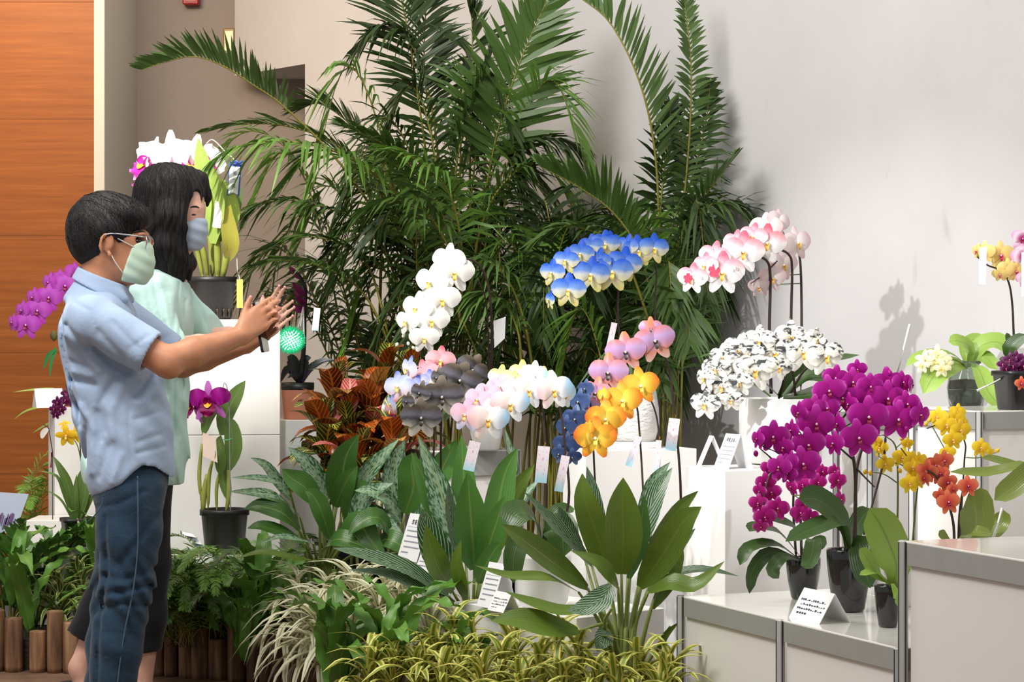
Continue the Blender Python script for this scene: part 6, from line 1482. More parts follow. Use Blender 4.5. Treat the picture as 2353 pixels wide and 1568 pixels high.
M_JEAN = cloth_mat('dark_denim', rgb(38, 60, 80), 0.35, 700, 0.9, 0.35, 12, (1, 1, 1.5))
M_MINT = cloth_mat('mint_linen', rgb(190, 224, 216), 0.08)
M_BLACKC = cloth_mat('black_cloth', rgb(20, 20, 24), 0.2)
M_MASKG = cloth_mat('pale_green_mask', rgb(196, 222, 200), 0.04, 500, 0.8, 0.1); M_MASKB = cloth_mat('grey_blue_mask', rgb(168, 182, 200), 0.04, 500, 0.8, 0.1)
M_WHITE = plain('white_elastic', rgb(240, 240, 235), 0.7)
M_METAL = plain('silver_frame', rgb(190, 190, 195), 0.25, metal=0.9)
M_EYE = plain('dark_eye', rgb(26, 18, 14), 0.15); M_EYEW = plain('eye_white', rgb(225, 220, 214), 0.3)
M_PHONE = plain('black_phone', rgb(18, 18, 20), 0.15, coat=0.4); M_SCREEN = plain('phone_screen', rgb(120, 140, 138), 0.1)
M_SHOE = plain('dark_shoe', rgb(34, 32, 34), 0.5); M_NAIL = plain('nail', rgb(226, 160, 158), 0.25)

def hand(Fd, wrist, fwd, up, side, L_=0.175, curl=(35, 40, 30), spread=0.0, thumb=(0.75, 0.5, 0.3), r=0.0082, th_curl=0.3, offs=(0, 0, 0, 0)):
    """palm, four unequal bent fingers and a thumb. fwd: along the hand, up: from the little finger to the index side, side: palm-facing direction. returns finger tips"""
    fwd, up, side = [np.array(Vector(q).normalized()) for q in (fwd, up, side)]
    wrist = np.array(wrist); pl_ = L_ * 0.52; tips = []
    c0 = wrist + fwd * pl_ * 0.12
    for k_ in range(4):     # metacarpals fill the palm
        a = up * (0.030 - 0.019 * k_)
        Fd.cone(wrist + a * 0.45, c0 + fwd * pl_ * (0.86 - 0.05 * abs(k_ - 1)) + a, 0.0165, 0.0120, 0.010)
    lens = (0.46, 0.51, 0.48, 0.38)
    for k_ in range(4):
        a = up * (0.030 - 0.019 * k_ + spread * (1.5 - k_))
        p0 = c0 + fwd * pl_ * (0.86 - 0.05 * abs(k_ - 1)) + a
        l = L_ * lens[k_]; ang = 0.0; d = fwd + up * spread * (1.5 - k_) * 6; d = d / np.linalg.norm(d)
        p_ = p0; rr_ = r * (1.06 if k_ == 1 else 0.9 if k_ == 3 else 1.0)
        for j, (fr, cv) in enumerate(zip((0.46, 0.31, 0.23), curl)):
            ang += R(cv + offs[k_]); v = d * math.cos(ang) + side * math.sin(ang)
            q = p_ + v * l * fr
            Fd.cone(p_, q, rr_ * (1.08 - 0.10 * j), rr_ * (1.0 - 0.11 * j), 0.004); p_ = q
        tips.append((p_, v))
    b0 = wrist + up * 0.018 + fwd * pl_ * 0.15
    tv = fwd * thumb[0] + up * thumb[1] + side * thumb[2]; tv = tv / np.linalg.norm(tv)
    p1 = b0 + tv * L_ * 0.24; tv2 = tv + fwd * th_curl; tv2 = tv2 / np.linalg.norm(tv2)
    p2 = p1 + tv2 * L_ * 0.19; p3 = p2 + (tv2 + fwd * th_curl * 0.6) / np.linalg.norm(tv2 + fwd * th_curl * 0.6) * L_ * 0.14
    Fd.cone(b0, p1, 0.016, 0.0115, 0.012); Fd.cone(p1, p2, 0.0108, 0.0098, 0.004); Fd.cone(p2, p3, 0.0098, 0.0078, 0.004)
    tips.append((p3, tv2))
    return tips

def surf_patch(t, name, mat, pts, r):
    mb = MB(); tube(mb, cr(pts, 16), r, 6); return part(name, mb, mat, t)

rs = random.Random(77)
def strands(Fd, par, t, seeds, r):
    """locks of hair laid along the hair surface: start point, combing direction, length"""
    f, lo, h = Fd.f, Fd.lo, Fd.h
    def val(p_):
        q = (np.array(p_) - lo) / h; i = np.floor(q).astype(int)
        if np.any(i < 1) or np.any(i >= np.array(f.shape) - 2): return None
        u = q - i; c = f[i[0]:i[0] + 2, i[1]:i[1] + 2, i[2]:i[2] + 2]
        c = c[0] * (1 - u[0]) + c[1] * u[0]; c = c[0] * (1 - u[1]) + c[1] * u[1]; return float(c[0] * (1 - u[2]) + c[1] * u[2])
    def grad(p_):
        e = h; g = []
        for a in range(3):
            d = Vector((0, 0, 0)); d[a] = e; p1, p2 = val(p_ + d), val(p_ - d)
            if p1 is None or p2 is None: return None
            g.append(p1 - p2)
        g = Vector(g); return g.normalized() if g.length > 1e-9 else None
    mb = MB()
    for (p_, d, ln) in seeds:
        p_ = Vector(p_); d = Vector(d).normalized(); pts = []; step = 0.006
        for it in range(8):
            v = val(p_)
            if v is None: break
            g = grad(p_)
            if g is None: break
            p_ = p_ - g * (v - 0.0004)
        if v is None or abs(v) > 0.02: continue
        for k_ in range(int(ln / step)):
            g = grad(p_); v = val(p_)
            if g is None or v is None or abs(v) > 0.03: break
            p_ = p_ - g * (v - 0.0006); pts.append(p_.copy())
            dd = d - g * d.dot(g)
            if dd.length < 1e-3: break
            p_ = p_ + dd.normalized() * step
        if len(pts) > 3:
            n_ = len(pts); tube(mb, pts, [r * (1 - 0.7 * i / n_) for i in range(n_)], 4, False)
    if mb.v: tag(part('strands', mb, M_HAIR, par), kind='stuff')

# ============ the man
ZM = 7.09
def m_(px, py, dy=0.0): 
    q = at(px, py, ZM); q.y += dy; return q
man = thing('person', 'man in pale blue short-sleeved shirt, jeans, glasses and green face mask holding a phone', 'person', (m_(280, 1718).x, ZM, 0.0))
fl = m_(280, 1718).z
Fb = Field((-1.55, 6.62, 0.0), (-0.40, 7.55, 1.70), 0.0052)
hc = m_(252, 545); hy = ZM
# head: cranium, face, jaw, neck
Fb.ell(hc + Vector((-0.012, 0, 0.012)), (0.100, 0.078, 0.108), (0, 8, 0), 0.02)
Fb.ell(m_(288, 580), (0.066, 0.062, 0.090), (0, 10, 0), 0.03)
Fb.ell(m_(300, 628), (0.036, 0.040, 0.030), None, 0.03)
Fb.ell(m_(268, 612), (0.055, 0.058, 0.040), (0, 25, 0), 0.03)
Fb.ell(m_(338, 588), (0.014, 0.014, 0.022), (0, -20, 0), 0.012)                    # nose
Fb.ell(m_(330, 540), (0.016, 0.050, 0.010), None, 0.015)                            # brow
for s in (-1, 1):
    Fb.ell(m_(325, 553, s * 0.034), (0.014, 0.017, 0.011), None, 0.006, sub=True)   # eye sockets
    Fb.ell(m_(257, 562, s * 0.079), (0.017, 0.008, 0.028), (0, 12, s * 16), 0.004)  # ear: bowl, rim and lobe
    er = [m_(256, 562, s * (0.088 + 0.004 * math.cos(a_))) + Vector((-0.0165 * math.cos(a_) + 0.004 * math.sin(a_), 0, 0.030 * math.sin(a_))) for a_ in [R(-60 + 24 * q_) for q_ in range(12)]]
    Fb.chain(er, [0.0052] * 12, 0.003)
    Fb.ell(m_(263, 587, s * 0.084), (0.008, 0.006, 0.010), None, 0.005)
Fb.chain([m_(236, 600), m_(230, 650), m_(222, 705)], [0.058, 0.056, 0.052], 0.02)
# torso core under the shirt
Fb.ell(m_(238, 775), (0.075, 0.150, 0.10), None, 0.03); Fb.ell(m_(268, 900), (0.085, 0.120, 0.15), None, 0.04); Fb.ell(m_(295, 1060), (0.080, 0.120, 0.12), None, 0.04)
# right arm (towards the camera), left arm beyond
sh = m_(238, 738, -0.185); el = m_(404, 828, -0.20); wr = m_(560, 772, -0.06)
Fb.cone(sh, el, 0.046, 0.044, 0.012); Fb.chain([el, np.array(el.lerp(wr, 0.35)), wr], [0.042, 0.043, 0.027], 0.012)
Fb.ell(el + Vector((0.012, 0, -0.02)), (0.03, 0.032, 0.028), None, 0.02)
sh2 = m_(255, 738, 0.185); el2 = m_(395, 838, 0.22); wr2 = m_(556, 792, 0.10)
Fb.cone(sh2, el2, 0.046, 0.044, 0.012); Fb.chain([el2, el2.lerp(wr2, 0.35), wr2], [0.042, 0.042, 0.027], 0.012)
# hands closed on the phone
fwdR = (m_(612, 722) - m_(560, 772)); tips1 = hand(Fb, wr, fwdR + Vector((0, 0.04, 0)), Vector((-0.55, 0.0, 0.8)), Vector((0.25, 1, 0.1)), 0.172, (22, 42, 30), 0.0, (0.75, 0.62, 0.1), 0.0084, 0.25)
tips2 = hand(Fb, wr2, fwdR + Vector((0.01, -0.05, 0.0)), Vector((-0.5, 0.0, 0.85)), Vector((0.2, -1, 0.1)), 0.172, (20, 40, 30), 0.0, (0.72, 0.6, -0.1), 0.0084, 0.25)
# legs under the jeans, feet
hipN, hipF = m_(310, 1120, -0.09), m_(292, 1120, 0.09)
knN, knF = m_(302, 1345, -0.10), m_(262, 1345, 0.08)
anN, anF = m_(262, 1640, -0.11), m_(228, 1640, 0.07)
for a, b, c in ((hipN, knN, anN), (hipF, knF, anF)):
    Fb.chain([a, b, c], [0.075, 0.052, 0.036], 0.03)
    Fb.chain([c, c + Vector((0.02, 0, -0.045)), c + Vector((0.13, 0, -0.06))], [0.036, 0.034, 0.026], 0.02)
def surf(Fd, fn, px, py, side=-1):
    """first point of the field's surface met from the camera side (or from behind) along the depth axis"""
    q = fn(px, py); ij = np.round((np.array(q) - Fd.lo) / Fd.h).astype(int)
    col = Fd.f[ij[0], :, ij[2]]; js = np.where(col < 0)[0]
    if len(js) == 0: return Vector(q)
    j = js[0] if side < 0 else js[-1]
    return Vector((q.x, Fd.lo[1] + Fd.h * j, q.z))
Fb.part('body', M_SKIN, man)
for (p_, v) in tips1:
    mb = MB(); c = Vector(p_) + Vector(v) * 0.003; lathe(mb, c, [(0.0005, -0.005), (0.0045, -0.003), (0.0048, 0.003), (0.0005, 0.005)], 8); part('fingernail', mb, M_NAIL, man)

# hair: short, full on top, tapered at the nape
Fh = Field((-1.36, 6.90, 1.30), (-1.02, 7.28, 1.66), 0.0042)
Fh.ell(hc + Vector((-0.016, 0, 0.024)), (0.112, 0.090, 0.112), (0, 8, 0), 0.01)
Fh.ell(m_(300, 492), (0.062, 0.072, 0.040), (0, 22, 0), 0.03)
Fh.ell(m_(205, 560), (0.048, 0.072, 0.066), (0, 0, 0), 0.03)
Fh.ell(m_(326, 500), (0.026, 0.058, 0.028), (0, 40, 0), 0.02)
for s in (-1, 1):
    Fh.ell(m_(262, 530, s * 0.068), (0.036, 0.022, 0.030), None, 0.02)      # sideburn area
Fh.displace(lambda x, y, z: 0.0016 * np.sin(95 * x + 40 * z + 3 * np.sin(50 * y)) * np.sin(60 * y + 30 * z))
Fh.ell(m_(300, 600), (0.062, 0.13, 0.060), (0, 10, 0), 0.008, sub=True)      # face free
for s in (-1, 1):
    Fh.ell(m_(262, 582, s * 0.082), (0.030, 0.040, 0.046), None, 0.006, sub=True)
Fh.slabcut((0.45, 0, -1), m_(200, 606), 0.004)
hm = Fh.part('hair', M_HAIR, man, 1)
strands(Fh, hm, man, [(m_(rs.uniform(175, 325), rs.uniform(446, 560)) + Vector((0, rs.uniform(-0.10, 0.02), 0)), (rs.uniform(0.1, 0.7), 0, rs.uniform(-1, -0.3)), rs.uniform(0.03, 0.06)) for _ in range(420)], 0.0010)
# shirt
def folds(amp, ox, oz, fr=(38, 22, 30)):
    return lambda x, y, z: amp * np.sin(fr[0] * (x - ox) + 9 * np.sin(fr[1] * 0.35 * (z - oz)) + 5 * y) * np.cos(fr[2] * (z - oz) * 0.6 + 14 * (x - ox) + 3 * np.sin(9 * y))
Fs = Field((-1.52, 6.62, 0.62), (-0.78, 7.56, 1.50), 0.0055)
Fs.ell(m_(226, 742), (0.100, 0.205, 0.098), (0, -10, 0), 0.05)
Fs.ell(m_(236, 800), (0.118, 0.175, 0.140), (0, -6, 0), 0.05)
Fs.ell(m_(270, 905), (0.138, 0.165, 0.170), (0, 0, 0), 0.06)
Fs.ell(m_(295, 1020), (0.132, 0.178, 0.165), (0, 0, 0), 0.06)
Fs.ell(m_(300, 1095), (0.122, 0.182, 0.115), (0, 0, 0), 0.05)
for a, b in ((sh, el), (sh2, el2)):
    Fs.cone(a, a.lerp(b, 0.72), 0.074, 0.066, 0.04)
Fs.cone(m_(220, 700), m_(234, 648), 0.092, 0.072, 0.03)
Fs.displace(folds(0.003, -1.2, 1.0))
def creases(Zp, lst):
    """cloth folds: grooves (positive) and ridges along polylines seen from the camera side"""
    def fn(x, y, z):
        out = np.zeros_like(x)
        px = CX + x / Zp * F; py = HY - (z - H) / Zp * F
        for pts, amp, wd in lst:
            best = np.full(x.shape[0:1] + (x.shape[2],), 1e9, np.float32); X2, Y2 = px[:, 0, :], py[:, 0, :]
            for (x0, y0), (x1, y1) in zip(pts[:-1], pts[1:]):
                dx, dy = x1 - x0, y1 - y0; t_ = np.clip(((X2 - x0) * dx + (Y2 - y0) * dy) / (dx * dx + dy * dy), 0, 1)
                best = np.minimum(best, np.hypot(X2 - x0 - t_ * dx, Y2 - y0 - t_ * dy))
            out += (amp * np.exp(-(best / wd) ** 2))[:, None, :]
        return out
    return fn
Fs.displace(creases(ZM, [([(154, 700), (162, 800), (180, 900), (196, 975)], 0.012, 6), ([(166, 690), (176, 800), (196, 900), (212, 970)], -0.007, 7), ([(183, 746), (228, 800)], 0.008, 6), ([(178, 770), (215, 815), (250, 850)], -0.006, 8),
    ([(236, 790), (272, 830), (312, 856)], 0.016, 8), ([(176, 827), (222, 842)], 0.006, 5), ([(176, 871), (240, 882)], 0.007, 6), ([(180, 850), (232, 862)], -0.006, 7), ([(290, 860), (250, 925), (262, 985)], 0.009, 8), ([(310, 870), (276, 940), (282, 1000)], -0.007, 10),
    ([(345, 860), (318, 900)], 0.008, 8), ([(178, 923), (214, 969), (204, 1070)], 0.014, 9), ([(200, 930), (232, 985), (228, 1080)], -0.009, 9), ([(243, 942), (256, 1005)], 0.008, 6), ([(316, 905), (316, 987), (325, 1051)], 0.004, 3), ([(335, 1010), (378, 995)], 0.005, 4),
    ([(335, 1035), (385, 1022)], 0.005, 4), ([(330, 960), (372, 945)], 0.005, 5), ([(270, 1020), (250, 1090)], 0.007, 7), ([(292, 740), (350, 800)], 0.005, 5), ([(262, 760), (318, 826)], 0.006, 6), ([(330, 800), (372, 770)], 0.004, 3), ([(190, 690), (240, 715), (262, 770)], 0.004, 3), ([(300, 1040), (282, 1100)], -0.006, 8)]))
# sleeve openings, neck opening and curved hem
for a, b in ((sh, el), (sh2, el2)):
    d = (b - a).normalized(); c = a.lerp(b, 0.80)
    sl, g = Fs._sub(np.array(c) - 0.16, np.array(c) + 0.16)
    q = (g[0] - c.x) * d.x + (g[1] - c.y) * d.y + (g[2] - c.z) * d.z
    rad = np.sqrt((g[0] - c.x) ** 2 + (g[1] - c.y) ** 2 + (g[2] - c.z) ** 2)
    Fs.f[sl] = np.where((q > -0.02) & (rad < 0.16), np.maximum(Fs.f[sl], q), Fs.f[sl])
    Fs.cone(a.lerp(b, 0.72), a.lerp(b, 1.1), 0.053, 0.060, 0.003, sub=True)
Fs.slabcut((0.42, 0, 1), m_(245, 646), 0.004)
Fs.cone(m_(228, 672), m_(240, 610), 0.060, 0.066, 0.004, sub=True)
def hem(x, y, z):
    # tails dip front and back, rise at the side seams
    px = CX + x / ZM * F
    hz = np.interp(px, [190, 215, 262, 300, 325, 345, 370, 395, 410], [1150, 1142, 1124, 1104, 1078, 1062, 1068, 1095, 1114]).astype(np.float32)
    hw = H - (hz - HY) / F * ZM
    return hw - z
sl, g = Fs._sub(Fs.lo, Fs.lo + Fs.h * Fs.n)
Fs.f[sl] = np.maximum(Fs.f[sl], hem(*g))
shirt = Fs.part('shirt', M_CHAM, man)
# collar leaf, button placket and yoke seam
Fc = Field((-1.40, 6.92, 1.28), (-1.02, 7.28, 1.44), 0.0045)
Fc.cone(m_(222, 690), m_(236, 630), 0.100, 0.076, 0.004); Fc.ell(m_(268, 672, -0.05), (0.052, 0.020, 0.020), (0, 34, 0), 0.016); Fc.ell(m_(268, 672, 0.05), (0.052, 0.020, 0.020), (0, 34, 0), 0.016)
Fc.slabcut((0.40, 0, 1), m_(240, 636), 0.003); Fc.slabcut((-0.50, 0, -1), m_(232, 672), 0.003); Fc.cone(m_(222, 690), m_(242, 610), 0.066, 0.066, 0.003, sub=True)
obj('collar', Fc.mesh('collar', M_CHAM, ORG[man], 1), shirt)
# jeans
Fj = Field((-1.50, 6.78, 0.02), (-0.95, 7.40, 0.90), 0.006)
Fj.ell(m_(298, 1110), (0.112, 0.155, 0.11), None, 0.05)
Fj.chain([m_(310, 1130, -0.08), m_(306, 1230, -0.09), m_(302, 1340, -0.10), m_(282, 1470, -0.105), m_(262, 1655, -0.11)], [0.098, 0.090, 0.076, 0.072, 0.064], 0.03)
Fj.chain([m_(296, 1130, 0.08), m_(286, 1230, 0.085), m_(262, 1340, 0.08), m_(248, 1470, 0.075), m_(228, 1655, 0.07)], [0.095, 0.088, 0.074, 0.070, 0.064], 0.03)
Fj.displace(lambda x, y, z: 0.006 * np.sin(85 * z + 14 * np.sin(12 * x) + 6 * y) * np.exp(-((z - 0.47) / 0.10) ** 2) + 0.004 * np.sin(60 * z + 30 * x) * np.exp(-((z - 0.15) / 0.12) ** 2) + 0.003 * np.sin(40 * (z + x)))
Fj.displace(creases(ZM, [([(262, 1180), (268, 1300), (250, 1400), (244, 1568)], 0.010, 5), ([(255, 1352), (300, 1345), (362, 1332)], 0.010, 6), ([(258, 1310), (310, 1318), (360, 1300)], 0.008, 7), ([(252, 1385), (300, 1372), (345, 1378)], 0.009, 6), ([(250, 1330), (300, 1330)], -0.006, 8), ([(236, 1160), (290, 1150), (350, 1120)], 0.006, 5), ([(300, 1280), (340, 1230), (372, 1180)], 0.006, 8), ([(240, 1260), (246, 1330)], 0.006, 5), ([(216, 1380), (250, 1400)], 0.006, 5)]))
Fj.slabcut((0, 0, 1), (0, 0, 0.86)); Fj.slabcut((0, 0, -1), (0, 0, 0.075))
jeans = Fj.part('jeans', M_JEAN, man)
M_SEAM = plain('denim_seam', rgb(70, 92, 112), 0.9, var=0.4, vscale=120)
mb = MB(); tube(mb, cr([m_(338, 1085, -0.183), m_(340, 1160, -0.188), m_(338, 1250, -0.180), m_(328, 1340, -0.178), m_(308, 1440, -0.180), m_(290, 1568, -0.176)], 30), 0.0022, 5); part('side_seam', mb, M_SEAM, jeans)
mb = MB(); tube(mb, cr([m_(262, 1128, -0.185), m_(258, 1150, -0.18), m_(240, 1175, -0.17), m_(222, 1190, -0.14)], 14), 0.002, 5); part('back_pocket', mb, M_SEAM, jeans)
for a in (anN, anF):
    Fo = Field((a.x - 0.12, a.y - 0.08, 0.0), (a.x + 0.24, a.y + 0.08, 0.14), 0.005)
    Fo.chain([a + Vector((-0.03, 0, -0.035)), a + Vector((0.06, 0, -0.045)), (a.x + 0.16, a.y, 0.034)], [0.046, 0.046, 0.034], 0.02); Fo.slabcut((0, 0, -1), (0, 0, 0.004)); Fo.part('shoe', M_SHOE, man)
# mask with loops, glasses
def mask(t, mk, mat, headfn, lo, hi, cut):
    Fm = Field(lo, hi, 0.0038); headfn(Fm)
    for (n_, p_) in cut: Fm.slabcut(n_, p_, 0.003)
    o = Fm.part('face_mask', mat, t, 1)
    return o
def mhead(Fm):
    Fm.ell(m_(296, 592), (0.072, 0.066, 0.082), (0, 8, 0), 0.02); Fm.ell(m_(326, 606), (0.030, 0.040, 0.044), (0, -10, 0), 0.03); Fm.ell(m_(300, 634), (0.050, 0.050, 0.032), None, 0.03)
    Fm.displace(lambda x, y, z: 0.0012 * np.sin(190 * (z * 0.85 + x * 0.5)))
mk = mask(man, None, M_MASKG, mhead, (-1.22, 6.95, 1.32), (-1.02, 7.23, 1.50), [((-0.45, 0, 0.9), m_(318, 562)), ((-0.94, 0, 0.34), m_(303, 590)), ((-0.2, 0, -1), m_(300, 650))])
loop = [m_(258, 538, -0.080), m_(284, 552, -0.078), m_(316, 570, -0.056)]
mb = MB(); tube(mb, cr(loop, 12), 0.0016, 5); part('ear_loop', mb, M_WHITE, mk)
mb = MB(); tube(mb, cr([m_(266, 586, -0.084), m_(276, 606, -0.078), m_(290, 628, -0.062)], 12), 0.0016, 5); part('ear_loop', mb, M_WHITE, mk)
gl = thing('glasses', 'silver framed glasses worn by the man', 'glasses', m_(340, 548))
mb = MB(); tube(mb, cr([m_(234, 553, -0.084), m_(262, 540, -0.092), m_(300, 542, -0.084), m_(341, 547, -0.066)], 20), 0.0021, 6); part('temple', mb, M_METAL, gl)
mb = MB(); tube(mb, cr([m_(234, 553, 0.084), m_(262, 540, 0.092), m_(300, 542, 0.084), m_(341, 547, 0.066)], 20), 0.0021, 6); part('temple', mb, M_METAL, gl)
m, nt, N, L, b = base_mat('lens_glass'); b.inputs['Base Color'].default_value = (0.95, 0.97, 0.97, 1); b.inputs['Transmission Weight'].default_value = 1; b.inputs['Roughness'].default_value = 0.02; b.inputs['IOR'].default_value = 1.1; M_LENS = m
for s in (-1, 1):
    ring = [m_(342, 556, s * 0.034) + Vector((0.004 * math.cos(2 * a) , 0.030 * math.cos(a), 0.019 * math.sin(a))) for a in [2 * math.pi * k_ / 20 for k_ in range(20)]]
    mb = MB(); tube(mb, ring + [ring[0]], 0.0019, 5, False); o = part('rim', mb, M_METAL, gl)
    mb = MB(); c = m_(342, 556, s * 0.034); mb.add([c] + ring, [(0, i, i % 20 + 1) for i in range(1, 21)]); part('lens', mb, M_LENS, o)
    Fe = Field(tuple(m_(322, 556, s * 0.034) - Vector((.03, .03, .03))), tuple(m_(322, 556, s * 0.034) + Vector((.03, .03, .03))), 0.003); Fe.ell(m_(321, 556, s * 0.034), (0.012, 0.013, 0.009)); Fe.part('eye', M_EYE, man, 0)
    mb = MB(); tube(mb, cr([m_(312, 536, s * 0.052), m_(326, 532, s * 0.044), m_(336, 536, s * 0.022)], 10), 0.0034, 6); part('eyebrow', mb, M_HAIR, man)
mb = MB(); tube(mb, [m_(343, 552, -0.006), m_(344, 550, 0), m_(343, 552, 0.006)], 0.0017, 5); part('bridge', mb, M_METAL, gl)

def phone(label, c, along, across, Lp, Wp, mat=M_PHONE):
    t = thing('smartphone', label, 'phone', c)
    al, ac = Vector(along).normalized(), Vector(across).normalized(); ac = (ac - al * ac.dot(al)).normalized(); nn = al.cross(ac)
    mb = MB(); c = Vector(c); hl, hw, th = Lp / 2, Wp / 2, 0.0042; rr_ = 0.011
    out = []
    for (sx, sy, a0) in ((1, 1, 0), (-1, 1, 90), (-1, -1, 180), (1, -1, 270)):
        for k_ in range(5):
            a = R(a0 + 22.5 * k_); out.append(((hl - rr_) * sx + rr_ * math.cos(a), (hw - rr_) * sy + rr_ * math.sin(a)))
    n_ = len(out)
    vs = [c + al * x_ + ac * y_ - nn * th for x_, y_ in out] + [c + al * x_ + ac * y_ + nn * th for x_, y_ in out]
    mb.add(vs, [tuple(range(n_ - 1, -1, -1)), tuple(range(n_, 2 * n_))] + [(i, (i + 1) % n_, n_ + (i + 1) % n_, n_ + i) for i in range(n_)])
    part('case', mb, mat, t, False)
    mb = MB(); s = 0.92
    for sg in (1,):
        vs = [c + al * x_ * s + ac * y_ * s + nn * (th + 0.0004) for x_, y_ in out]; mb.add(vs, [tuple(range(n_))])
    part('screen', mb, M_SCREEN, t, False)
    return t
pc_ = m_(598, 752, 0.02)
phone('dark phone held upright in the hands of the man', pc_, Vector((-0.18, 0, 1)), Vector((0.15, 1, 0)), 0.150, 0.072)

# ============ the woman
ZW = 7.75
def w_(px, py, dy=0.0):
    q = at(px, py, ZW); q.y += dy; return q
wom = thing('person', 'woman with long black hair, grey face mask and mint shirt, behind the man', 'person', (w_(320, 1630).x, ZW, 0.0))
Fw = Field((-1.55, 7.30, 0.0), (-0.62, 8.22, 1.78), 0.0052)
wc = w_(404, 470)
Fw.ell(wc + Vector((-0.004, 0, 0.01)), (0.092, 0.074, 0.104), (0, 6, 0), 0.02)
Fw.ell(w_(428, 505), (0.058, 0.058, 0.082), (0, 8, 0), 0.03); Fw.ell(w_(440, 556), (0.032, 0.036, 0.028), None, 0.03)
Fw.ell(w_(463, 520), (0.012, 0.012, 0.020), (0, -20, 0), 0.010); Fw.ell(w_(458, 480), (0.014, 0.046, 0.012), None, 0.014)
for s in (-1, 1):
    Fw.ell(w_(396, 500, s * 0.074), (0.018, 0.010, 0.030), (0, 10, 0), 0.006)
Fw.chain([w_(396, 545), w_(392, 590), w_(380, 640)], [0.050, 0.050, 0.066], 0.03)
Fw.ell(w_(365, 720), (0.085, 0.150, 0.12), None, 0.05); Fw.ell(w_(355, 850), (0.09, 0.120, 0.16), None, 0.06); Fw.ell(w_(340, 1010), (0.10, 0.14, 0.13), None, 0.06)
shw = w_(358, 680, -0.155); elw = w_(408, 800, -0.19); wrw = w_(582, 782, -0.02)
shw2 = w_(378, 680, 0.155); elw2 = w_(470, 780, 0.17); wrw2 = w_(592, 772, 0.08)
Fw.cone(shw, elw, 0.046, 0.038, 0.03); Fw.chain([elw, elw.lerp(wrw, 0.35), wrw], [0.037, 0.035, 0.022], 0.012)
Fw.cone(shw2, elw2, 0.046, 0.038, 0.03); Fw.chain([elw2, elw2.lerp(wrw2, 0.35), wrw2], [0.037, 0.035, 0.022], 0.012)
fwdW = w_(662, 694) - w_(582, 782)
wt1 = hand(Fw, wrw, fwdW + Vector((0.02, 0.03, 0)), Vector((-0.6, -0.1, 0.75)), Vector((0.15, 1, 0.0)), 0.172, (10, 14, 10), 0.0, (0.8, 0.45, 0.0), 0.0076, 0.2, (4, 0, -2, -4))
wt2 = hand(Fw, wrw2, fwdW + Vector((-0.02, -0.02, 0.03)), Vector((-0.6, 0.0, 0.75)), Vector((0.1, -1, 0.0)), 0.170, (8, 12, 10), 0.0, (0.8, 0.5, -0.1), 0.0076, 0.2, (0, 0, 4, 4))
lh, lk, la = w_(318, 1120, 0.07), w_(262, 1340, 0.08), w_(172, 1545, 0.09)
rh, rk, ra = w_(330, 1120, -0.07), w_(345, 1340, -0.06), w_(330, 1580, -0.06)
for a, b, c in ((lh, lk, la), (rh, rk, ra)):
    Fw.chain([a, b, b.lerp(c, .45), c], [0.07, 0.05, 0.046, 0.034], 0.03)
    Fw.chain([c, Vector((c.x + 0.015, c.y, 0.055)), Vector((c.x + 0.13, c.y, 0.035))], [0.034, 0.032, 0.022], 0.02)
Fw.part('body', M_SKINW, wom)
for (p_, v) in wt1 + wt2:
    mb = MB(); c = Vector(p_) + Vector(v) * 0.004; lathe(mb, c, [(0.0005, -0.006), (0.0042, -0.003), (0.0046, 0.003), (0.0005, 0.006)], 8); part('fingernail', mb, M_NAIL, wom)
# long hair, parted, hanging in front of the near shoulder
Fh = Field((-1.26, 7.52, 1.28), (-0.94, 7.98, 1.78), 0.0042)
Fh.ell(wc + Vector((-0.012, 0, 0.018)), (0.106, 0.090, 0.110), (0, 6, 0), 0.01)
for s in (-1, 1):
    Fh.chain([w_(402, 420, s * 0.060), w_(400, 500, s * 0.080), w_(394, 570, s * 0.082), w_(392, 634, s * 0.076)], [0.042, 0.042, 0.038, 0.016], 0.03)
    Fh.chain([w_(418, 430, s * 0.058), w_(416, 520, s * 0.082), w_(414, 590, s * 0.084), w_(406, 642, s * 0.078)], [0.026, 0.026, 0.024, 0.008], 0.02)
    Fh.chain([w_(424, 560, s * 0.070), w_(426, 600, s * 0.070), w_(420, 640, s * 0.066)], [0.016, 0.018, 0.006], 0.012)
    Fh.chain([w_(430, 578, s * 0.050), w_(434, 605, s * 0.052), w_(428, 644, s * 0.056)], [0.010, 0.017, 0.006], 0.012)
Fh.chain([w_(468, 432, 0.045), w_(474, 452, 0.05), w_(470, 470, 0.055)], [0.012, 0.010, 0.006], 0.01)
Fh.chain([w_(432, 402, 0.02), w_(456, 412, 0.03), w_(470, 436, 0.04)], [0.030, 0.024, 0.012], 0.02)
Fh.chain([w_(372, 440), w_(350, 520), w_(354, 590), w_(378, 632)], [0.085, 0.074, 0.058, 0.018], 0.04)
Fh.chain([w_(358, 440, -.03), w_(340, 510, -.04), w_(346, 580, -.05), w_(368, 628, -.05)], [0.05, 0.042, 0.034, 0.010], 0.03)
Fh.displace(lambda x, y, z: 0.0014 * np.sin(260 * x + 190 * y + 7 * np.sin(14 * z)))
Fh.ell(w_(456, 528), (0.048, 0.070, 0.062), (0, 6, 0), 0.006, sub=True)
Fh.cone(w_(440, 505, -0.06), w_(458, 452, -0.045), 0.030, 0.018, 0.006, sub=True)
Fh.cone(w_(452, 505, -0.02), w_(472, 462, -0.01), 0.030, 0.016, 0.006, sub=True)
hw_ = Fh.part('hair', M_HAIR, wom, 1)
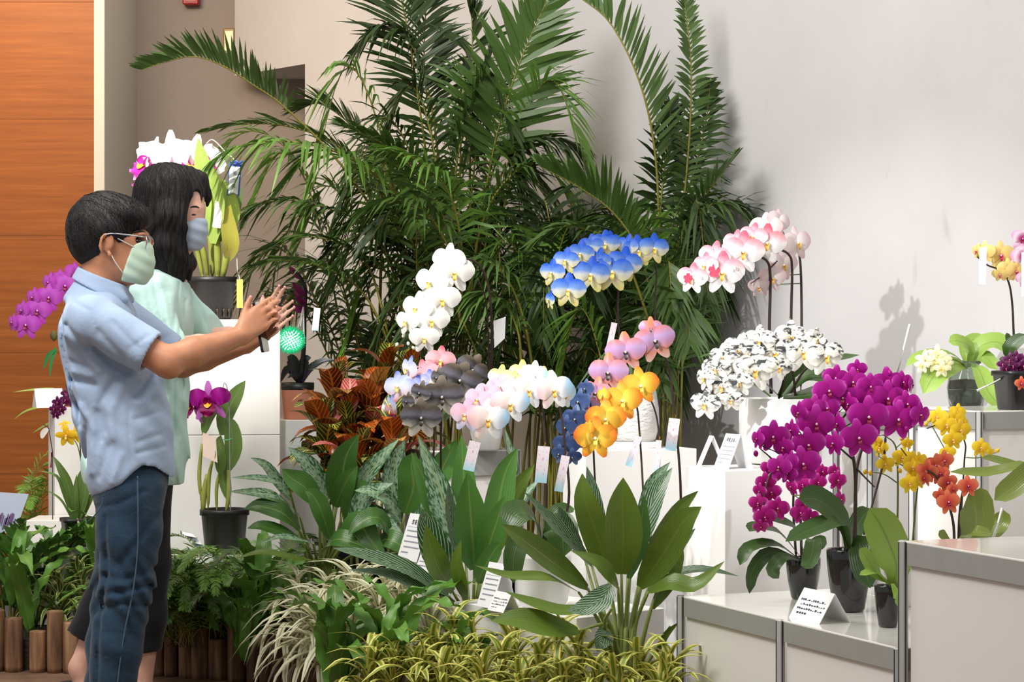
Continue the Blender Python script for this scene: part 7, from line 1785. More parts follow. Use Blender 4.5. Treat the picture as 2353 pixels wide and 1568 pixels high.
strands(Fh, hw_, wom, [(w_(rs.uniform(345, 430), rs.uniform(384, 470)) + Vector((0, rs.uniform(-0.11, 0.0), 0)), (rs.uniform(-0.15, 0.12), -0.05, -1), rs.uniform(0.18, 0.36)) for _ in range(330)], 0.0011)
def whead(Fm):
    Fm.ell(w_(432, 528), (0.060, 0.064, 0.070), (0, 6, 0), 0.02); Fm.ell(w_(452, 526), (0.026, 0.034, 0.040), (0, -10, 0), 0.03); Fm.ell(w_(436, 560), (0.040, 0.046, 0.026), None, 0.03)
    Fm.displace(lambda x, y, z: 0.0013 * np.sin(190 * (z * 0.95 + x * 0.35)))
mk = mask(wom, None, M_MASKB, whead, (-1.12, 7.62, 1.40), (-0.94, 7.88, 1.62), [((0.06, 0, 1), w_(440, 500)), ((-1, 0, 0.0), w_(416, 520)), ((0.1, 0, -1), w_(440, 577))])
for sd in (-1, 1):
    nm = [surf(Fw, w_, x_, y_, sd) + Vector((0, sd * 0.0006, 0)) for x_, y_ in ((444, 497), (449, 495), (455, 496), (459, 498))]
    mb = MB(); tube(mb, cr(nm, 10), [0.0006, 0.0016, 0.0022, 0.0026, 0.0027, 0.0026, 0.0024, 0.002, 0.0014, 0.0006], 6); part('eye', mb, M_EYE, wom)
    nm = [surf(Fw, w_, x_, y_, sd) + Vector((0, sd * 0.0006, 0)) for x_, y_ in ((441, 480), (449, 477), (457, 477), (462, 480))]
    mb = MB(); tube(mb, cr(nm, 10), [0.001, 0.002, 0.0026, 0.003, 0.003, 0.003, 0.0028, 0.0024, 0.002, 0.001], 6); part('eyebrow', mb, M_HAIR, wom)
# shirt: loose, three-quarter sleeves rolled at the elbow
Fs = Field((-1.45, 7.34, 0.66), (-0.72, 8.16, 1.44), 0.0055)
Fs.ell(w_(368, 668), (0.082, 0.185, 0.070), (0, -8, 0), 0.05); Fs.ell(w_(372, 730), (0.100, 0.165, 0.13), (0, 6, 0), 0.05)
Fs.ell(w_(350, 850), (0.120, 0.155, 0.18), None, 0.07); Fs.ell(w_(322, 980), (0.155, 0.175, 0.19), None, 0.07); Fs.ell(w_(308, 1080), (0.170, 0.190, 0.15), None, 0.06)
Fs.cone(shw, elw, 0.064, 0.062, 0.035); Fs.cone(shw2, elw2, 0.064, 0.062, 0.035)
Fs.cone(elw.lerp(shw, 0.12), elw.lerp(wrw, 0.06), 0.064, 0.060, 0.01); Fs.cone(elw2.lerp(shw2, 0.12), elw2.lerp(wrw2, 0.08), 0.064, 0.058, 0.01)
Fs.cone(w_(378, 660), w_(386, 628), 0.070, 0.060, 0.02)
Fs.displace(creases(ZW, [([(372, 640), (390, 710), (402, 780)], 0.009, 5), ([(352, 660), (368, 740), (380, 800)], 0.006, 6), ([(420, 650), (424, 800), (420, 1000)], 0.004, 3), ([(433, 690), (436, 900), (432, 1110)], 0.004, 3), ([(410, 860), (408, 1000), (414, 1110)], 0.008, 5), ([(424, 870), (428, 1000), (426, 1110)], 0.006, 4), ([(395, 850), (390, 1000), (396, 1110)], 0.008, 6), ([(445, 700), (462, 740), (478, 770)], 0.006, 4), ([(400, 740), (412, 770)], 0.005, 4), ([(386, 650), (400, 690), (414, 760)], -0.004, 4)]))
Fs.displace(folds(0.004, -1.0, 1.0, (46, 20, 16))); Fs.displace(lambda x, y, z: 0.005 * np.sin(110 * x + 20 * y + 4 * np.sin(8 * z)) * np.clip((1.05 - z) * 4, 0, 1))
for a, b in ((elw, wrw), (elw2, wrw2)):
    d = (b - a).normalized(); c = a.lerp(b, 0.13)
    sl, g = Fs._sub(np.array(c) - 0.12, np.array(c) + 0.12)
    q = (g[0] - c.x) * d.x + (g[1] - c.y) * d.y + (g[2] - c.z) * d.z
    Fs.f[sl] = np.where((q > -0.02) & ((g[0] - c.x) ** 2 + (g[1] - c.y) ** 2 + (g[2] - c.z) ** 2 < 0.0081), np.maximum(Fs.f[sl], q), Fs.f[sl])
Fs.slabcut((0.5, 0, 1), w_(392, 630), 0.004); Fs.cone(w_(376, 680), w_(396, 600), 0.048, 0.058, 0.004, sub=True)
Fs.slabcut((0, 0, -1), (0, 0, H - (1112 - HY) / F * ZW), 0.004)
Fs.part('shirt', M_MINT, wom)
M_CORD = plain('bronze_cord', rgb(110, 86, 56), 0.5)
nk = thing('necklace', 'long cord necklace with a small cross pendant on the mint shirt', 'necklace', w_(408, 730))
mb = MB(); tube(mb, cr([w_(398, 640, -0.062), w_(406, 668, -0.098), w_(410, 694, -0.128), w_(412, 700, -0.134)], 14), 0.0018, 5); tube(mb, cr([w_(412, 640, -0.030), w_(412, 670, -0.082), w_(413, 700, -0.130)], 14), 0.0018, 5); part('cord', mb, M_CORD, nk)
mb = MB(); tube(mb, [w_(412, 698, -0.134), w_(413, 732, -0.144)], 0.0028, 6); tube(mb, [w_(408, 708, -0.138), w_(418, 707, -0.138)], 0.0026, 6); part('pendant', mb, M_CORD, nk)
# cropped black trousers
Ft = Field((-1.62, 7.48, 0.10), (-0.95, 8.05, 0.95), 0.006)
Ft.ell(w_(315, 1110), (0.110, 0.150, 0.12), None, 0.05)
Ft.chain([w_(316, 1120, 0.06), w_(275, 1290, 0.075), w_(225, 1410, 0.085), w_(178, 1495, 0.09)], [0.098, 0.080, 0.070, 0.070], 0.03)
Ft.chain([w_(332, 1120, -0.06), w_(338, 1290, -0.06), w_(340, 1410, -0.06), w_(330, 1510, -0.06)], [0.096, 0.080, 0.066, 0.064], 0.03)
Ft.slabcut((0, 0, 1), (0, 0, 0.90)); 
sl, g = Ft._sub(Ft.lo, Ft.lo + Ft.h * Ft.n)
pxg = CX + g[0] / ZW * F
hz = np.interp(pxg, [120, 150, 215, 260, 330, 360], [1452, 1458, 1490, 1500, 1492, 1490]).astype(np.float32)
Ft.f[sl] = np.maximum(Ft.f[sl], (H - (hz - HY) / F * ZW) - g[2])
Ft.part('trousers', M_BLACKC, wom)
for a in (la, ra):
    Fo = Field((a.x - 0.12, a.y - 0.08, 0.0), (a.x + 0.24, a.y + 0.08, 0.16), 0.005)
    Fo.chain([(a.x - 0.03, a.y, 0.055), (a.x + 0.06, a.y, 0.04), (a.x + 0.15, a.y, 0.030)], [0.046, 0.042, 0.030], 0.02); Fo.slabcut((0, 0, -1), (0, 0, 0.004)); Fo.slabcut((0, 0, 1), (0, 0, 0.082)); Fo.part('shoe', M_SHOE, wom)
phone('phone held between the raised hands of the woman', w_(632, 722, 0.04), Vector((0.5, 0, 0.85)), Vector((0.1, 1, 0)), 0.145, 0.070)
# ------------------------------------------------------------------ other orchids, cards and small things
M_GREENC = plain('green_cane', rgb(150, 158, 70), 0.45, var=0.3, vscale=14)
M_CATL = leaf_mat('cattleya_leaf', rgb(92, 118, 58), rib=rgb(130, 150, 90), rough=0.35, var=0.25)
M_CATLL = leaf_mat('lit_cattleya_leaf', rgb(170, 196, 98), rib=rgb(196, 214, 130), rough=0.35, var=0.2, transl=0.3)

def cattleya_meshes(key, petm, sepm, lipm, throat):
    mb = MB()
    blade(mb, [(0, 0.02, 0.03), (0, 0.04, 0.28), (0, 0.08, 0.52)], 0.10, (0, -1, 0), 'sepal', 8, -0.1)
    for s in (-1, 1): blade(mb, [(0.02 * s, 0.03, -0.02), (0.20 * s, 0.05, -0.20), (0.36 * s, 0.08, -0.42)], 0.095, (0, -1, 0), 'sepal', 8, -0.1)
    sep = mb.mesh('sepals', sepm)
    pets = []
    for s in (-1, 1):
        mb = MB(); blade(mb, [(0.02 * s, 0, 0.02), (0.26 * s, -0.03, 0.12), (0.55 * s, 0.05, 0.10)], 0.23, (0, -1, 0), 'petal', 14, -0.1, 0.22, 6, wf=3, seed=s); pets.append(mb.mesh('petal', petm))
    mb = MB()
    for s in (-1, 1): blade(mb, [(0, -0.02, 0.02), (0.07 * s, -0.14, 0.04), (0.10 * s, -0.24, 0.00)], 0.09, (-s, -0.2, 0.4), 'sepal', 7, 0.3, 0.1, 4, m=0)
    blade(mb, [(0, -0.06, -0.03), (0, -0.18, -0.08), (0, -0.26, -0.20), (0, -0.24, -0.34)], 0.20, (0, -1, 0.5), 'petal', 12, 0.15, 0.25, 6, m=0, wf=3)
    blade(mb, [(0, -0.10, -0.01), (0, -0.19, -0.05), (0, -0.255, -0.12)], 0.10, (0, -1, 0.6), 'sepal', 6, 0.2, 0, 4, m=1)
    for v in mb.v[-35:]: v.y -= 0.012
    lip = mb.mesh('lip', [lipm, throat])
    FL[key] = (sep, pets, lip, None)
cattleya_meshes('white_cattleya', petal_mat('white_cattleya_petal', 'r', [(0, W), (1, W)]), petal_mat('white_cattleya_sepal', 'r', [(0, W), (1, W)]), petal_mat('magenta_cattleya_lip', 'r', [(0, rgb(190, 30, 160)), (0.7, rgb(200, 50, 170)), (1, rgb(250, 235, 245))]), plain('throat_yellow', rgb(240, 190, 40), 0.4))
cattleya_meshes('purple_cattleya', petal_mat('purple_cattleya_petal', 'r', [(0, rgb(150, 10, 120)), (0.6, rgb(170, 20, 150)), (1, rgb(130, 10, 110))]), petal_mat('lilac_cattleya_sepal', 'r', [(0, rgb(180, 80, 180)), (1, rgb(206, 120, 206))]), petal_mat('crimson_lip', 'r', [(0, rgb(110, 0, 60)), (1, rgb(150, 6, 90))]), plain('throat_orange', rgb(246, 170, 20), 0.4))

# --- white cattleya on the tall plinth
base = at(488, 733, 9.15); base.z = 1.258
t = thing('cattleya_orchid', 'white cattleya with purple lips in a black pot on the tall plinth', 'orchid', base)
mb = MB(); s = 9.15 / F
lathe(mb, base, [(40 * s, 0), (44 * s, 3 * s), (53 * s, 82 * s), (57 * s, 84 * s), (58 * s, 98 * s), (55 * s, 98 * s), (52 * s, 84 * s)], 32); part('pot', mb, M_BLACKM, t)
mb = MB()
for k in range(9):
    a = R(-170 + 20 * k); c = base + Vector((math.cos(a) * 46.5 * s, math.sin(a) * 46.5 * s, 12 * s)); tube(mb, [c - Vector((0, 0, 6 * s)), c + Vector((0, 0, 12 * s))], 2.2 * s, 5)
part('drainage_slots', mb, plain('slot_brown', rgb(120, 96, 70), 0.8), t)
mb = MB(); lathe(mb, base + Vector((0, 0, 86 * s)), [(53 * s, 0), (0.5 * s, 4 * s)], 20); part('potting_mix', mb, M_BARK, t)
for k, (pts, r0) in enumerate([([(478, 640, 9.15), (470, 590, 9.12), (462, 555, 9.1)], 6), ([(500, 640, 9.12), (500, 580, 9.1), (496, 530, 9.08)], 7), ([(512, 640, 9.12), (520, 590, 9.1), (528, 540, 9.1)], 7), ([(466, 640, 9.14), (454, 580, 9.12), (448, 560, 9.1)], 5), ([(488, 640, 9.2), (486, 580, 9.2), (480, 520, 9.2)], 6)]):
    mb = MB(); P = cr([at(*q) for q in pts], 12); tube(mb, P, [r0 * s * (0.7 + 0.5 * math.sin(math.pi * i / 11)) for i in range(12)], 8); part('cane', mb, M_GREENC, t)
leaves_px(t, [([(490, 560, 9.08), (492, 470, 9.04), (470, 390, 9.02), (455, 316, 9.0)], 32, (-.4, -1, .3), dict(mat=M_CATLL)), ([(496, 535, 9.08), (500, 460, 9.06), (490, 420, 9.04), (470, 350, 9.02)], 24, (.6, -1, .3), dict(mat=M_CATLL)),
              ([(528, 540, 9.1), (532, 490, 9.08), (520, 440, 9.06), (512, 410, 9.05)], 20, (.2, -1, .1), dict(mat=M_CATLL)), ([(465, 560, 9.1), (462, 500, 9.06), (470, 450, 9.04), (478, 420, 9.03)], 26, (-.2, -1, .2), dict(mat=M_CATLL)),
              ([(524, 600, 9.1), (530, 560, 9.06), (522, 500, 9.04), (530, 470, 9.03)], 20, (.3, -1, .2), dict(mat=leaf_mat('yellow_cattleya_leaf', rgb(176, 170, 74), rough=0.4, var=0.2))), ([(500, 560, 9.16), (540, 480, 9.18), (555, 430, 9.18)], 14, (0, -1, .2), dict(mat=M_CATL))], M_CATL, shape='leaf')
sp = stem_px(t, [(484, 560, 9.2), (470, 470, 9.2), (430, 410, 9.18), (380, 385, 9.16)], 0.005, M_GSTEM)
for (px, py, sz, yw, pt) in ((345, 375, 120, -45, 0), (392, 372, 140, -12, 8), (440, 378, 140, 16, 0), (330, 400, 90, -70, 10), (462, 372, 100, 40, 0), (365, 388, 110, -20, 0)):
    add_flower(t, 'white_cattleya', at(px, py, 9.12 + rnd.uniform(-.04, .04)), sz * 9.12 / F, yw, pt, rnd.uniform(-20, 20))
leaves_px(t, [([(390, 400, 9.1), (372, 372, 9.08), (366, 345, 9.07), (384, 331, 9.06)], 9, (-1, -1, 0), dict(mat=MATS['white_cattleya_petal'], shape='sepal')), ([(410, 400, 9.1), (404, 370, 9.08), (408, 340, 9.07)], 14, (0, -1, .1), dict(mat=MATS['white_cattleya_petal'], shape='sepal'))], M_CATL, name='sepal')
for sz in ((330, 410), (322, 430), (318, 450)): add_bud(t, 'cream', at(*sz, 9.15), 0.05)
# wire stake with its ribbon, white name tag and yellow tag
t = thing('wire_stake', 'bent wire stake standing in the white cattleya pot', 'stake', at(540, 636, 9.1))
mb = MB(); tube(mb, cr([at(546, 640, 9.1), at(542, 500, 9.1), at(541, 380, 9.1), at(520, 352, 9.1), at(490, 322, 9.1), at(474, 330, 9.1)], 30), 0.0024, 5); part('wire', mb, plain('pale_wire', rgb(206, 204, 190), 0.4), t)
mb = MB(); tube(mb, cr([at(505, 490, 9.08), at(520, 502, 9.09), at(541, 503, 9.1)], 10), 0.0012, 5); part('tie', mb, plain('blue_tie', rgb(90, 140, 190), 0.5), t)
def flat_card(name, label, cat, corners, Z, mat, th=0.0012, group=None):
    """thin card: corners in px (clockwise from top left)"""
    P = [at(x_, y_, (q[0] if q else Z)) for (x_, y_, *q) in corners]
    nn = (P[1] - P[0]).cross(P[3] - P[0]).normalized() * th
    t = thing(name, label, cat, P[3], group)
    mb = MB(); n_ = len(P); mb.add([p_ - nn for p_ in P] + [p_ + nn for p_ in P], [tuple(range(n_)), tuple(range(2 * n_ - 1, n_ - 1, -1))] + [(i, n_ + i, n_ + (i + 1) % n_, (i + 1) % n_) for i in range(n_)])
    part('card', mb, mat, t, False)
    return t, P, nn
M_RIB = plain('blue_ribbon', rgb(70, 96, 190), 0.35, coat=0.3); M_PAPER = plain('white_paper', rgb(244, 244, 246), 0.6); M_INK = plain('dark_print', rgb(60, 62, 74), 0.7); M_INKL = plain('grey_print_lines', rgb(150, 152, 164), 0.7)
t, P, nn = flat_card('prize_ribbon', 'blue and white prize ribbon hanging from the wire stake', 'ribbon', [(527, 371), (556, 374), (550, 452), (536, 444), (521, 450)], 9.06, M_RIB, 0.001)
mb = MB(); tube(mb, [at(527, 369, 9.05), at(534, 374, 9.045), at(542, 370, 9.045), at(549, 376, 9.045), at(557, 370, 9.05)], 0.005, 6); part('bow', mb, M_RIB, t)
mb = MB(); mb.add([at(528, 382, 9.056), at(552, 384, 9.056), at(546, 448, 9.056), at(536, 443, 9.056), at(524, 447, 9.056)], [(0, 1, 2, 3, 4)]); part('panel', mb, M_PAPER, t, False)
def lettering(t, text, c, size, rot, mat, name='lettering', spacing=1.0):
    cu = bpy.data.curves.new(name, 'FONT'); cu.body = text; cu.size = size; cu.align_x = 'CENTER'; cu.align_y = 'CENTER'; cu.space_line = spacing; cu.resolution_u = 2
    o = bpy.data.objects.new('tmp_text', cu); COL.objects.link(o)
    bpy.context.view_layer.update()
    me = bpy.data.meshes.new_from_object(o.evaluated_get(bpy.context.evaluated_depsgraph_get()))
    bpy.data.objects.remove(o, do_unlink=True); me.name = name
    me.materials.clear(); me.materials.append(mat)
    return obj(name, me, t, Vector(c) - ORG[t], rot)
lettering(t, '第\n一\n獎', at(538, 413, 9.053), 0.0165, Euler((R(90), R(6), 0)), M_INK, spacing=1.45)
t, P, nn = flat_card('name_tag', 'plain white name tag before the white cattleya leaves', 'tag', [(495, 462), (515, 464), (507, 525), (488, 522)], 9.03, M_PAPER)
M_YTAG = plain('yellow_tag', rgb(250, 226, 96), 0.5)
t = thing('plant_tag', 'long yellow tag hanging beside the black pot on the tall plinth', 'tag', at(551, 708, 9.0))
mb = MB(); P = cr([at(551, 642, 9.0), at(551, 708, 9.0)], 12)
vs = []; 
blade(mb, P, 7 * 9 / F, (0.1, -1, 0), 'x', 12, 0.0); part('card', mb, M_YTAG, t, False)
mb = MB(); tube(mb, [at(546, 640, 9.02), at(549, 632, 9.01), at(551, 645, 9.0)], 0.001, 5); part('string', mb, M_WHITE, t)

# --- black orchid in the terracotta pot, with its hanging lit pompom
Zt = 9.55
base = at(684, 964, Zt); base.z = H - (966 - HY) / F * 9.45
t = thing('black_orchid', 'black-leaved orchid with dark purple blooms in a terracotta pot', 'orchid', base)
s = Zt / F
mb = MB(); lathe(mb, base, [(30 * s, 0), (32 * s, 2 * s), (37 * s, 66 * s), (37 * s, 68 * s)], 32); part('pot', mb, plain('terracotta', rgb(206, 132, 104), 0.7, var=0.08), t)
mb = MB(); lathe(mb, base, [(36.5 * s, 66 * s), (38 * s, 70 * s), (38 * s, 84 * s), (35 * s, 84 * s), (34 * s, 72 * s), (0.2 * s, 72 * s)], 32); part('inner_pot', mb, M_BLACKM, t)
M_BLK = leaf_mat('black_leaf', rgb(36, 32, 38), rough=0.25, var=0.3, transl=0.0)
sp = stem_px(t, [(690, 880, Zt), (698, 800, Zt), (700, 720, Zt), (702, 670, Zt), (692, 640, Zt), (676, 622, Zt)], 0.011, plain('black_stem', rgb(30, 26, 30), 0.4), 0.005)
leaves_px(t, [([(690, 885, Zt), (668, 850, Zt), (655, 855, Zt), (645, 880, Zt)], 10, (0, -1, .5)), ([(690, 885, Zt), (710, 850, Zt), (740, 830, Zt), (770, 828, Zt)], 9, (0, -1, .5)), ([(690, 880, Zt), (700, 830, Zt), (715, 822, Zt)], 12, (0, -1, .3)), ([(690, 885, Zt), (672, 830, Zt), (660, 820, Zt)], 14, (0, -1, .3)), ([(690, 885, Zt), (680, 860, Zt - .05), (660, 870, Zt - .08)], 8, (0, -1, .7))], M_BLK, shape='leaf')
M_MAR = petal_mat('maroon_petal', 'r', [(0, rgb(90, 16, 60)), (1, rgb(130, 40, 96))], rough=0.25)
leaves_px(t, [([(692, 640, Zt), (680, 630, Zt), (664, 612, Zt)], 7, (-.4, -1, .2)), ([(700, 680, Zt - .02), (686, 664, Zt - .03), (674, 650, Zt - .04)], 8, (-.4, -1, .2)), ([(702, 690, Zt - .02), (690, 690, Zt - .03), (676, 668, Zt - .04)], 6, (-.2, -1, .2)), ([(700, 706, Zt - .02), (688, 712, Zt - .04), (674, 702, Zt - .05)], 9, (0, -1, .2)), ([(700, 700, Zt - .02), (690, 690, Zt - .04), (680, 688, Zt - .05)], 7, (0, -1, -.2))], M_MAR, shape='sepal', name='petal')
pom = thing('lit_pompom', 'bright white and green pompom hanging on white strings from the black orchid', 'ornament', at(668, 782, Zt - 0.08))
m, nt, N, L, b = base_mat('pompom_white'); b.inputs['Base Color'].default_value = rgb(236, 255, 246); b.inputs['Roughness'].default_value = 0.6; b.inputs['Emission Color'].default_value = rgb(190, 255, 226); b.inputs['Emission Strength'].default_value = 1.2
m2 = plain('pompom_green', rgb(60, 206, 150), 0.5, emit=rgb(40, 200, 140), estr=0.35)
c = at(668, 782, Zt - 0.10); mb = MB(); mb2 = MB(); rp = random.Random(9)
for k in range(240):
    z_ = 1 - 2 * (k + .5) / 240; a = k * 2.39996; q = math.sqrt(1 - z_ * z_); d = Vector((q * math.cos(a), q * math.sin(a), z_))
    d2 = Vector((d.x * 1.0, d.y * 0.6, d.z * 0.95)); rad = 0.056 * rp.uniform(0.9, 1.05)
    tube(mb, [c + d2 * 0.02, c + d2 * rad * 0.8], [0.0035, 0.0045], 5); tube(mb2, [c + d2 * rad * 0.8, c + d2 * rad * 1.1], [0.0042, 0.0015], 5)
part('core', mb, m, pom); part('tips', mb2, m2, pom)
mb = MB()
for q in ((684, 755), (690, 750), (697, 770), (700, 790)): tube(mb, [at(697, 706, Zt - .05), at(q[0], q[1], Zt - .10)], 0.0026, 5)
part('strings', mb, M_WHITE, pom)

# --- purple cattleya in the black pot on the platform
Zp = 8.77
base = at(516, 1276, Zp); base.z = PLATZ
t = thing('cattleya_orchid', 'purple cattleya with yellow throat in a black nursery pot', 'orchid', base)
pot(t, base, 57 * Zp / F, 102 * Zp / F, M_BLACKM, 'nursery')
add_flower(t, 'purple_cattleya', at(480, 924, Zp - .05), 92 * Zp / F, -4, 4, -4)
add_flower(t, 'purple_cattleya', at(444, 935, Zp), 80 * Zp / F, -40, 0, 10)
for pts, r0 in (([(466, 1182, Zp), (468, 1140, Zp), (476, 1090, Zp)], 6), ([(478, 1180, Zp), (480, 1100, Zp), (488, 1060, Zp)], 4), ([(520, 1180, Zp), (526, 1130, Zp), (524, 1080, Zp)], 5), ([(498, 1180, Zp), (498, 1120, Zp), (506, 1080, Zp)], 3.5), ([(462, 1150, Zp), (458, 1090, Zp), (464, 1020, Zp)], 4)):
    mb = MB(); P = cr([at(*q) for q in pts], 8); tube(mb, P, [r0 * Zp / F * (0.7 + 0.5 * math.sin(math.pi * i / 7)) for i in range(8)], 7); part('cane', mb, M_GREENC, t)
leaves_px(t, [([(522, 1085, Zp), (535, 1030, Zp), (530, 980, Zp), (522, 958, Zp)], 22, (.5, -1, .1)), ([(510, 1000, Zp + .02), (520, 950, Zp + .02), (545, 905, Zp + .02), (564, 875, Zp + .02)], 22, (-.2, -1, .2)), ([(468, 1000, Zp), (478, 960, Zp), (500, 930, Zp), (512, 925, Zp)], 14, (0, -1, .2)),
              ([(506, 1090, Zp - .03), (505, 1050, Zp - .05), (495, 1030, Zp - .06)], 14, (.4, -1, .2)), ([(520, 1070, Zp), (505, 1020, Zp), (508, 1000, Zp)], 10, (0, -1, .1)), ([(524, 1150, Zp), (512, 1100, Zp), (510, 1060, Zp)], 12, (.5, -1, .2))], M_CATL, shape='leaf')
stem_px(t, [(530, 1200, Zp - .03), (528, 1050, Zp - .03), (526, 920, Zp - .03), (516, 880, Zp - .03), (508, 920, Zp - .03)], 0.0022, plain('grey_wire', rgb(140, 144, 146), 0.4), name='wire')
mb = MB(); tube(mb, cr([at(510, 1010, Zp - .04), at(522, 1012, Zp - .05), at(534, 1008, Zp - .04)], 8), 0.002, 5); part('green_tie', mb, plain('green_tie', rgb(70, 180, 130), 0.5), t)
flat_card('entry_card', 'pinkish entry card hanging on the purple cattleya', 'card', [(466, 994), (496, 1008), (500, 1064), (466, 1048)], Zp - .06, plain('pink_paper', rgb(244, 220, 204), 0.7))
# --- violet phalaenopsis hanging left of the man
Zv = 9.7
base = at(180, 938, Zv); base.z = H - (938 - HY) / F * 9.6
t = thing('moth_orchid', 'violet moth orchid arching out left of the man, before the wood panel', 'orchid', base)
pot(t, base, 0.05, 0.09, M_BLACKM)
sp = stem_px(t, [(178, 900, Zv), (172, 780, Zv), (176, 680, Zv), (165, 640, Zv), (130, 660, Zv), (90, 700, Zv), (50, 740, Zv)], 0.004)
blooms(t, 'violet', [(60, 748, 62, -4, 4, 4), (28, 742, 40, -50, 0, 6), (86, 715, 60, 2, 4, 4), (112, 685, 60, 4, 4, 4), (150, 658, 60, 4, 2, 6), (172, 628, 48, 40, 0, 10), (50, 715, 46, -40, 0, 0), (75, 685, 46, -40, 0, 4), (112, 650, 46, -40, 0, 4), (135, 640, 40, -30, 0, 0)], Zv - .08, sp, M_STEM)
mb = MB(); lathe(mb, at(124, 772, Zv), [(0.001, -0.022), (0.013, -0.012), (0.017, 0.004), (0.008, 0.02), (0.001, 0.022)], 10); part('seed_pod', mb, plain('olive_pod', rgb(104, 100, 50), 0.6), t)
leaves_px(t, [([(130, 800, Zv), (110, 820, Zv), (100, 850, Zv)], 5, (0, -1, .3)), ([(130, 805, Zv), (118, 830, Zv), (114, 870, Zv)], 4, (0, -1, .3))], leaf_mat('teal_green_leaf', rgb(50, 130, 70), rough=0.3, var=0.2), shape='leaf')
leaves_px(t, [([(150, 905, Zv), (120, 895, Zv), (70, 897, Zv), (28, 902, Zv)], 5, (0, -.6, 1)), ([(150, 930, Zv), (100, 935, Zv), (60, 945, Zv), (32, 964, Zv)], 5, (0, -.6, 1)), ([(150, 960, Zv + .05), (110, 975, Zv + .05), (76, 995, Zv + .05)], 5, (0, -.6, 1))], M_PHLEAFL, shape='leaf')
# --- maroon spray and yellow oncidium
Zy = 9.3
base = at(178, 1010, Zy); base.z = 0.48
t = thing('mini_orchid', 'dark maroon mini orchid spray under the folded card at far left', 'orchid', base)
sp = stem_px(t, [(190, 1185, Zy), (186, 1060, Zy), (178, 960, Zy), (160, 930, Zy), (130, 945, Zy)], 0.003)
blooms(t, 'plum', [(132, 925, 26), (150, 920, 26), (140, 940, 26), (160, 915, 26), (170, 930, 26), (128, 952, 24), (165, 905, 24), (178, 915, 24), (124, 940, 24), (176, 955, 22), (150, 905, 22)], Zy - .04, sp)
base = at(178, 1258, 9.15); base.z = H - (1262 - HY) / F * 9.05
t = thing('yellow_orchid', 'yellow-flowered orchid with grassy leaves in a square black pot at the left', 'orchid', base)
pot(t, base, 37 * 9.15 / F, 66 * 9.15 / F, M_BLACKM, 'square')
sp = stem_px(t, [(185, 1195, 9.15), (188, 1100, 9.15), (180, 1030, 9.15), (160, 1000, 9.15), (146, 985, 9.15)], 0.0025, M_GSTEM)
flower_meshes('yellow_star', petal_mat('bright_yellow_petal', 'r', [(0, rgb(240, 170, 20)), (1, rgb(250, 220, 60))]), LIP_Y, wide=0.5)
blooms(t, 'yellow_star', [(152, 1002, 48, -4), (175, 998, 40, 30), (148, 975, 26, 0, -40)], 9.08, sp)
leaves_px(t, [([(168, 1195, 9.15), (150, 1140, 9.13), (130, 1095, 9.11), (88, 1082, 9.1)], 6, (0, -.7, 1)), ([(172, 1195, 9.14), (158, 1120, 9.12), (140, 1080, 9.1), (122, 1048, 9.1)], 11, (.2, -1, .3)), ([(178, 1195, 9.13), (182, 1120, 9.11), (192, 1070, 9.1)], 12, (0, -1, .2)), ([(182, 1195, 9.13), (196, 1130, 9.1), (205, 1080, 9.1)], 12, (-.2, -1, .2)), ([(186, 1195, 9.14), (205, 1150, 9.12), (230, 1120, 9.12)], 9, (0, -1, .4)), ([(165, 1195, 9.14), (140, 1150, 9.1), (105, 1125, 9.08)], 5, (0, -.6, 1)), ([(176, 1195, 9.12), (172, 1150, 9.1), (176, 1090, 9.1)], 9, (.3, -1, .1))], M_CATL, shape='leaf')
mb = MB(); tube(mb, cr([at(178, 1192, 9.08), at(182, 1215, 9.08), at(178, 1230, 9.08)], 8), 0.004, 6); part('aerial_root', mb, plain('pale_root', rgb(200, 186, 150), 0.6), t)
t = thing('plant_stake', 'thin stake with a red tag and small pale bloom at far left', 'stake', (at(122, 1185, 9.4).x, 9.4, 0.48))
mb = MB(); tube(mb, [Vector((at(121, 1190, 9.4).x, 9.4, 0.48)), at(121, 1040, 9.4), at(112, 985, 9.4), at(100, 975, 9.4)], 0.002, 5); part('rod', mb, M_STEM, t)
mb = MB(); tube(mb, [at(119, 1040, 9.39), at(117, 1075, 9.39)], 0.004, 5); part('red_tag', mb, plain('red_tag', rgb(176, 36, 34), 0.5), t)
mb = MB(); blade(mb, [at(110, 985, 9.39), at(100, 995, 9.39), at(96, 1008, 9.39)], 0.012, (0, -1, 0), 'sepal', 6); part('bloom', mb, plain('pale_bloom', rgb(226, 220, 214), 0.5), t)

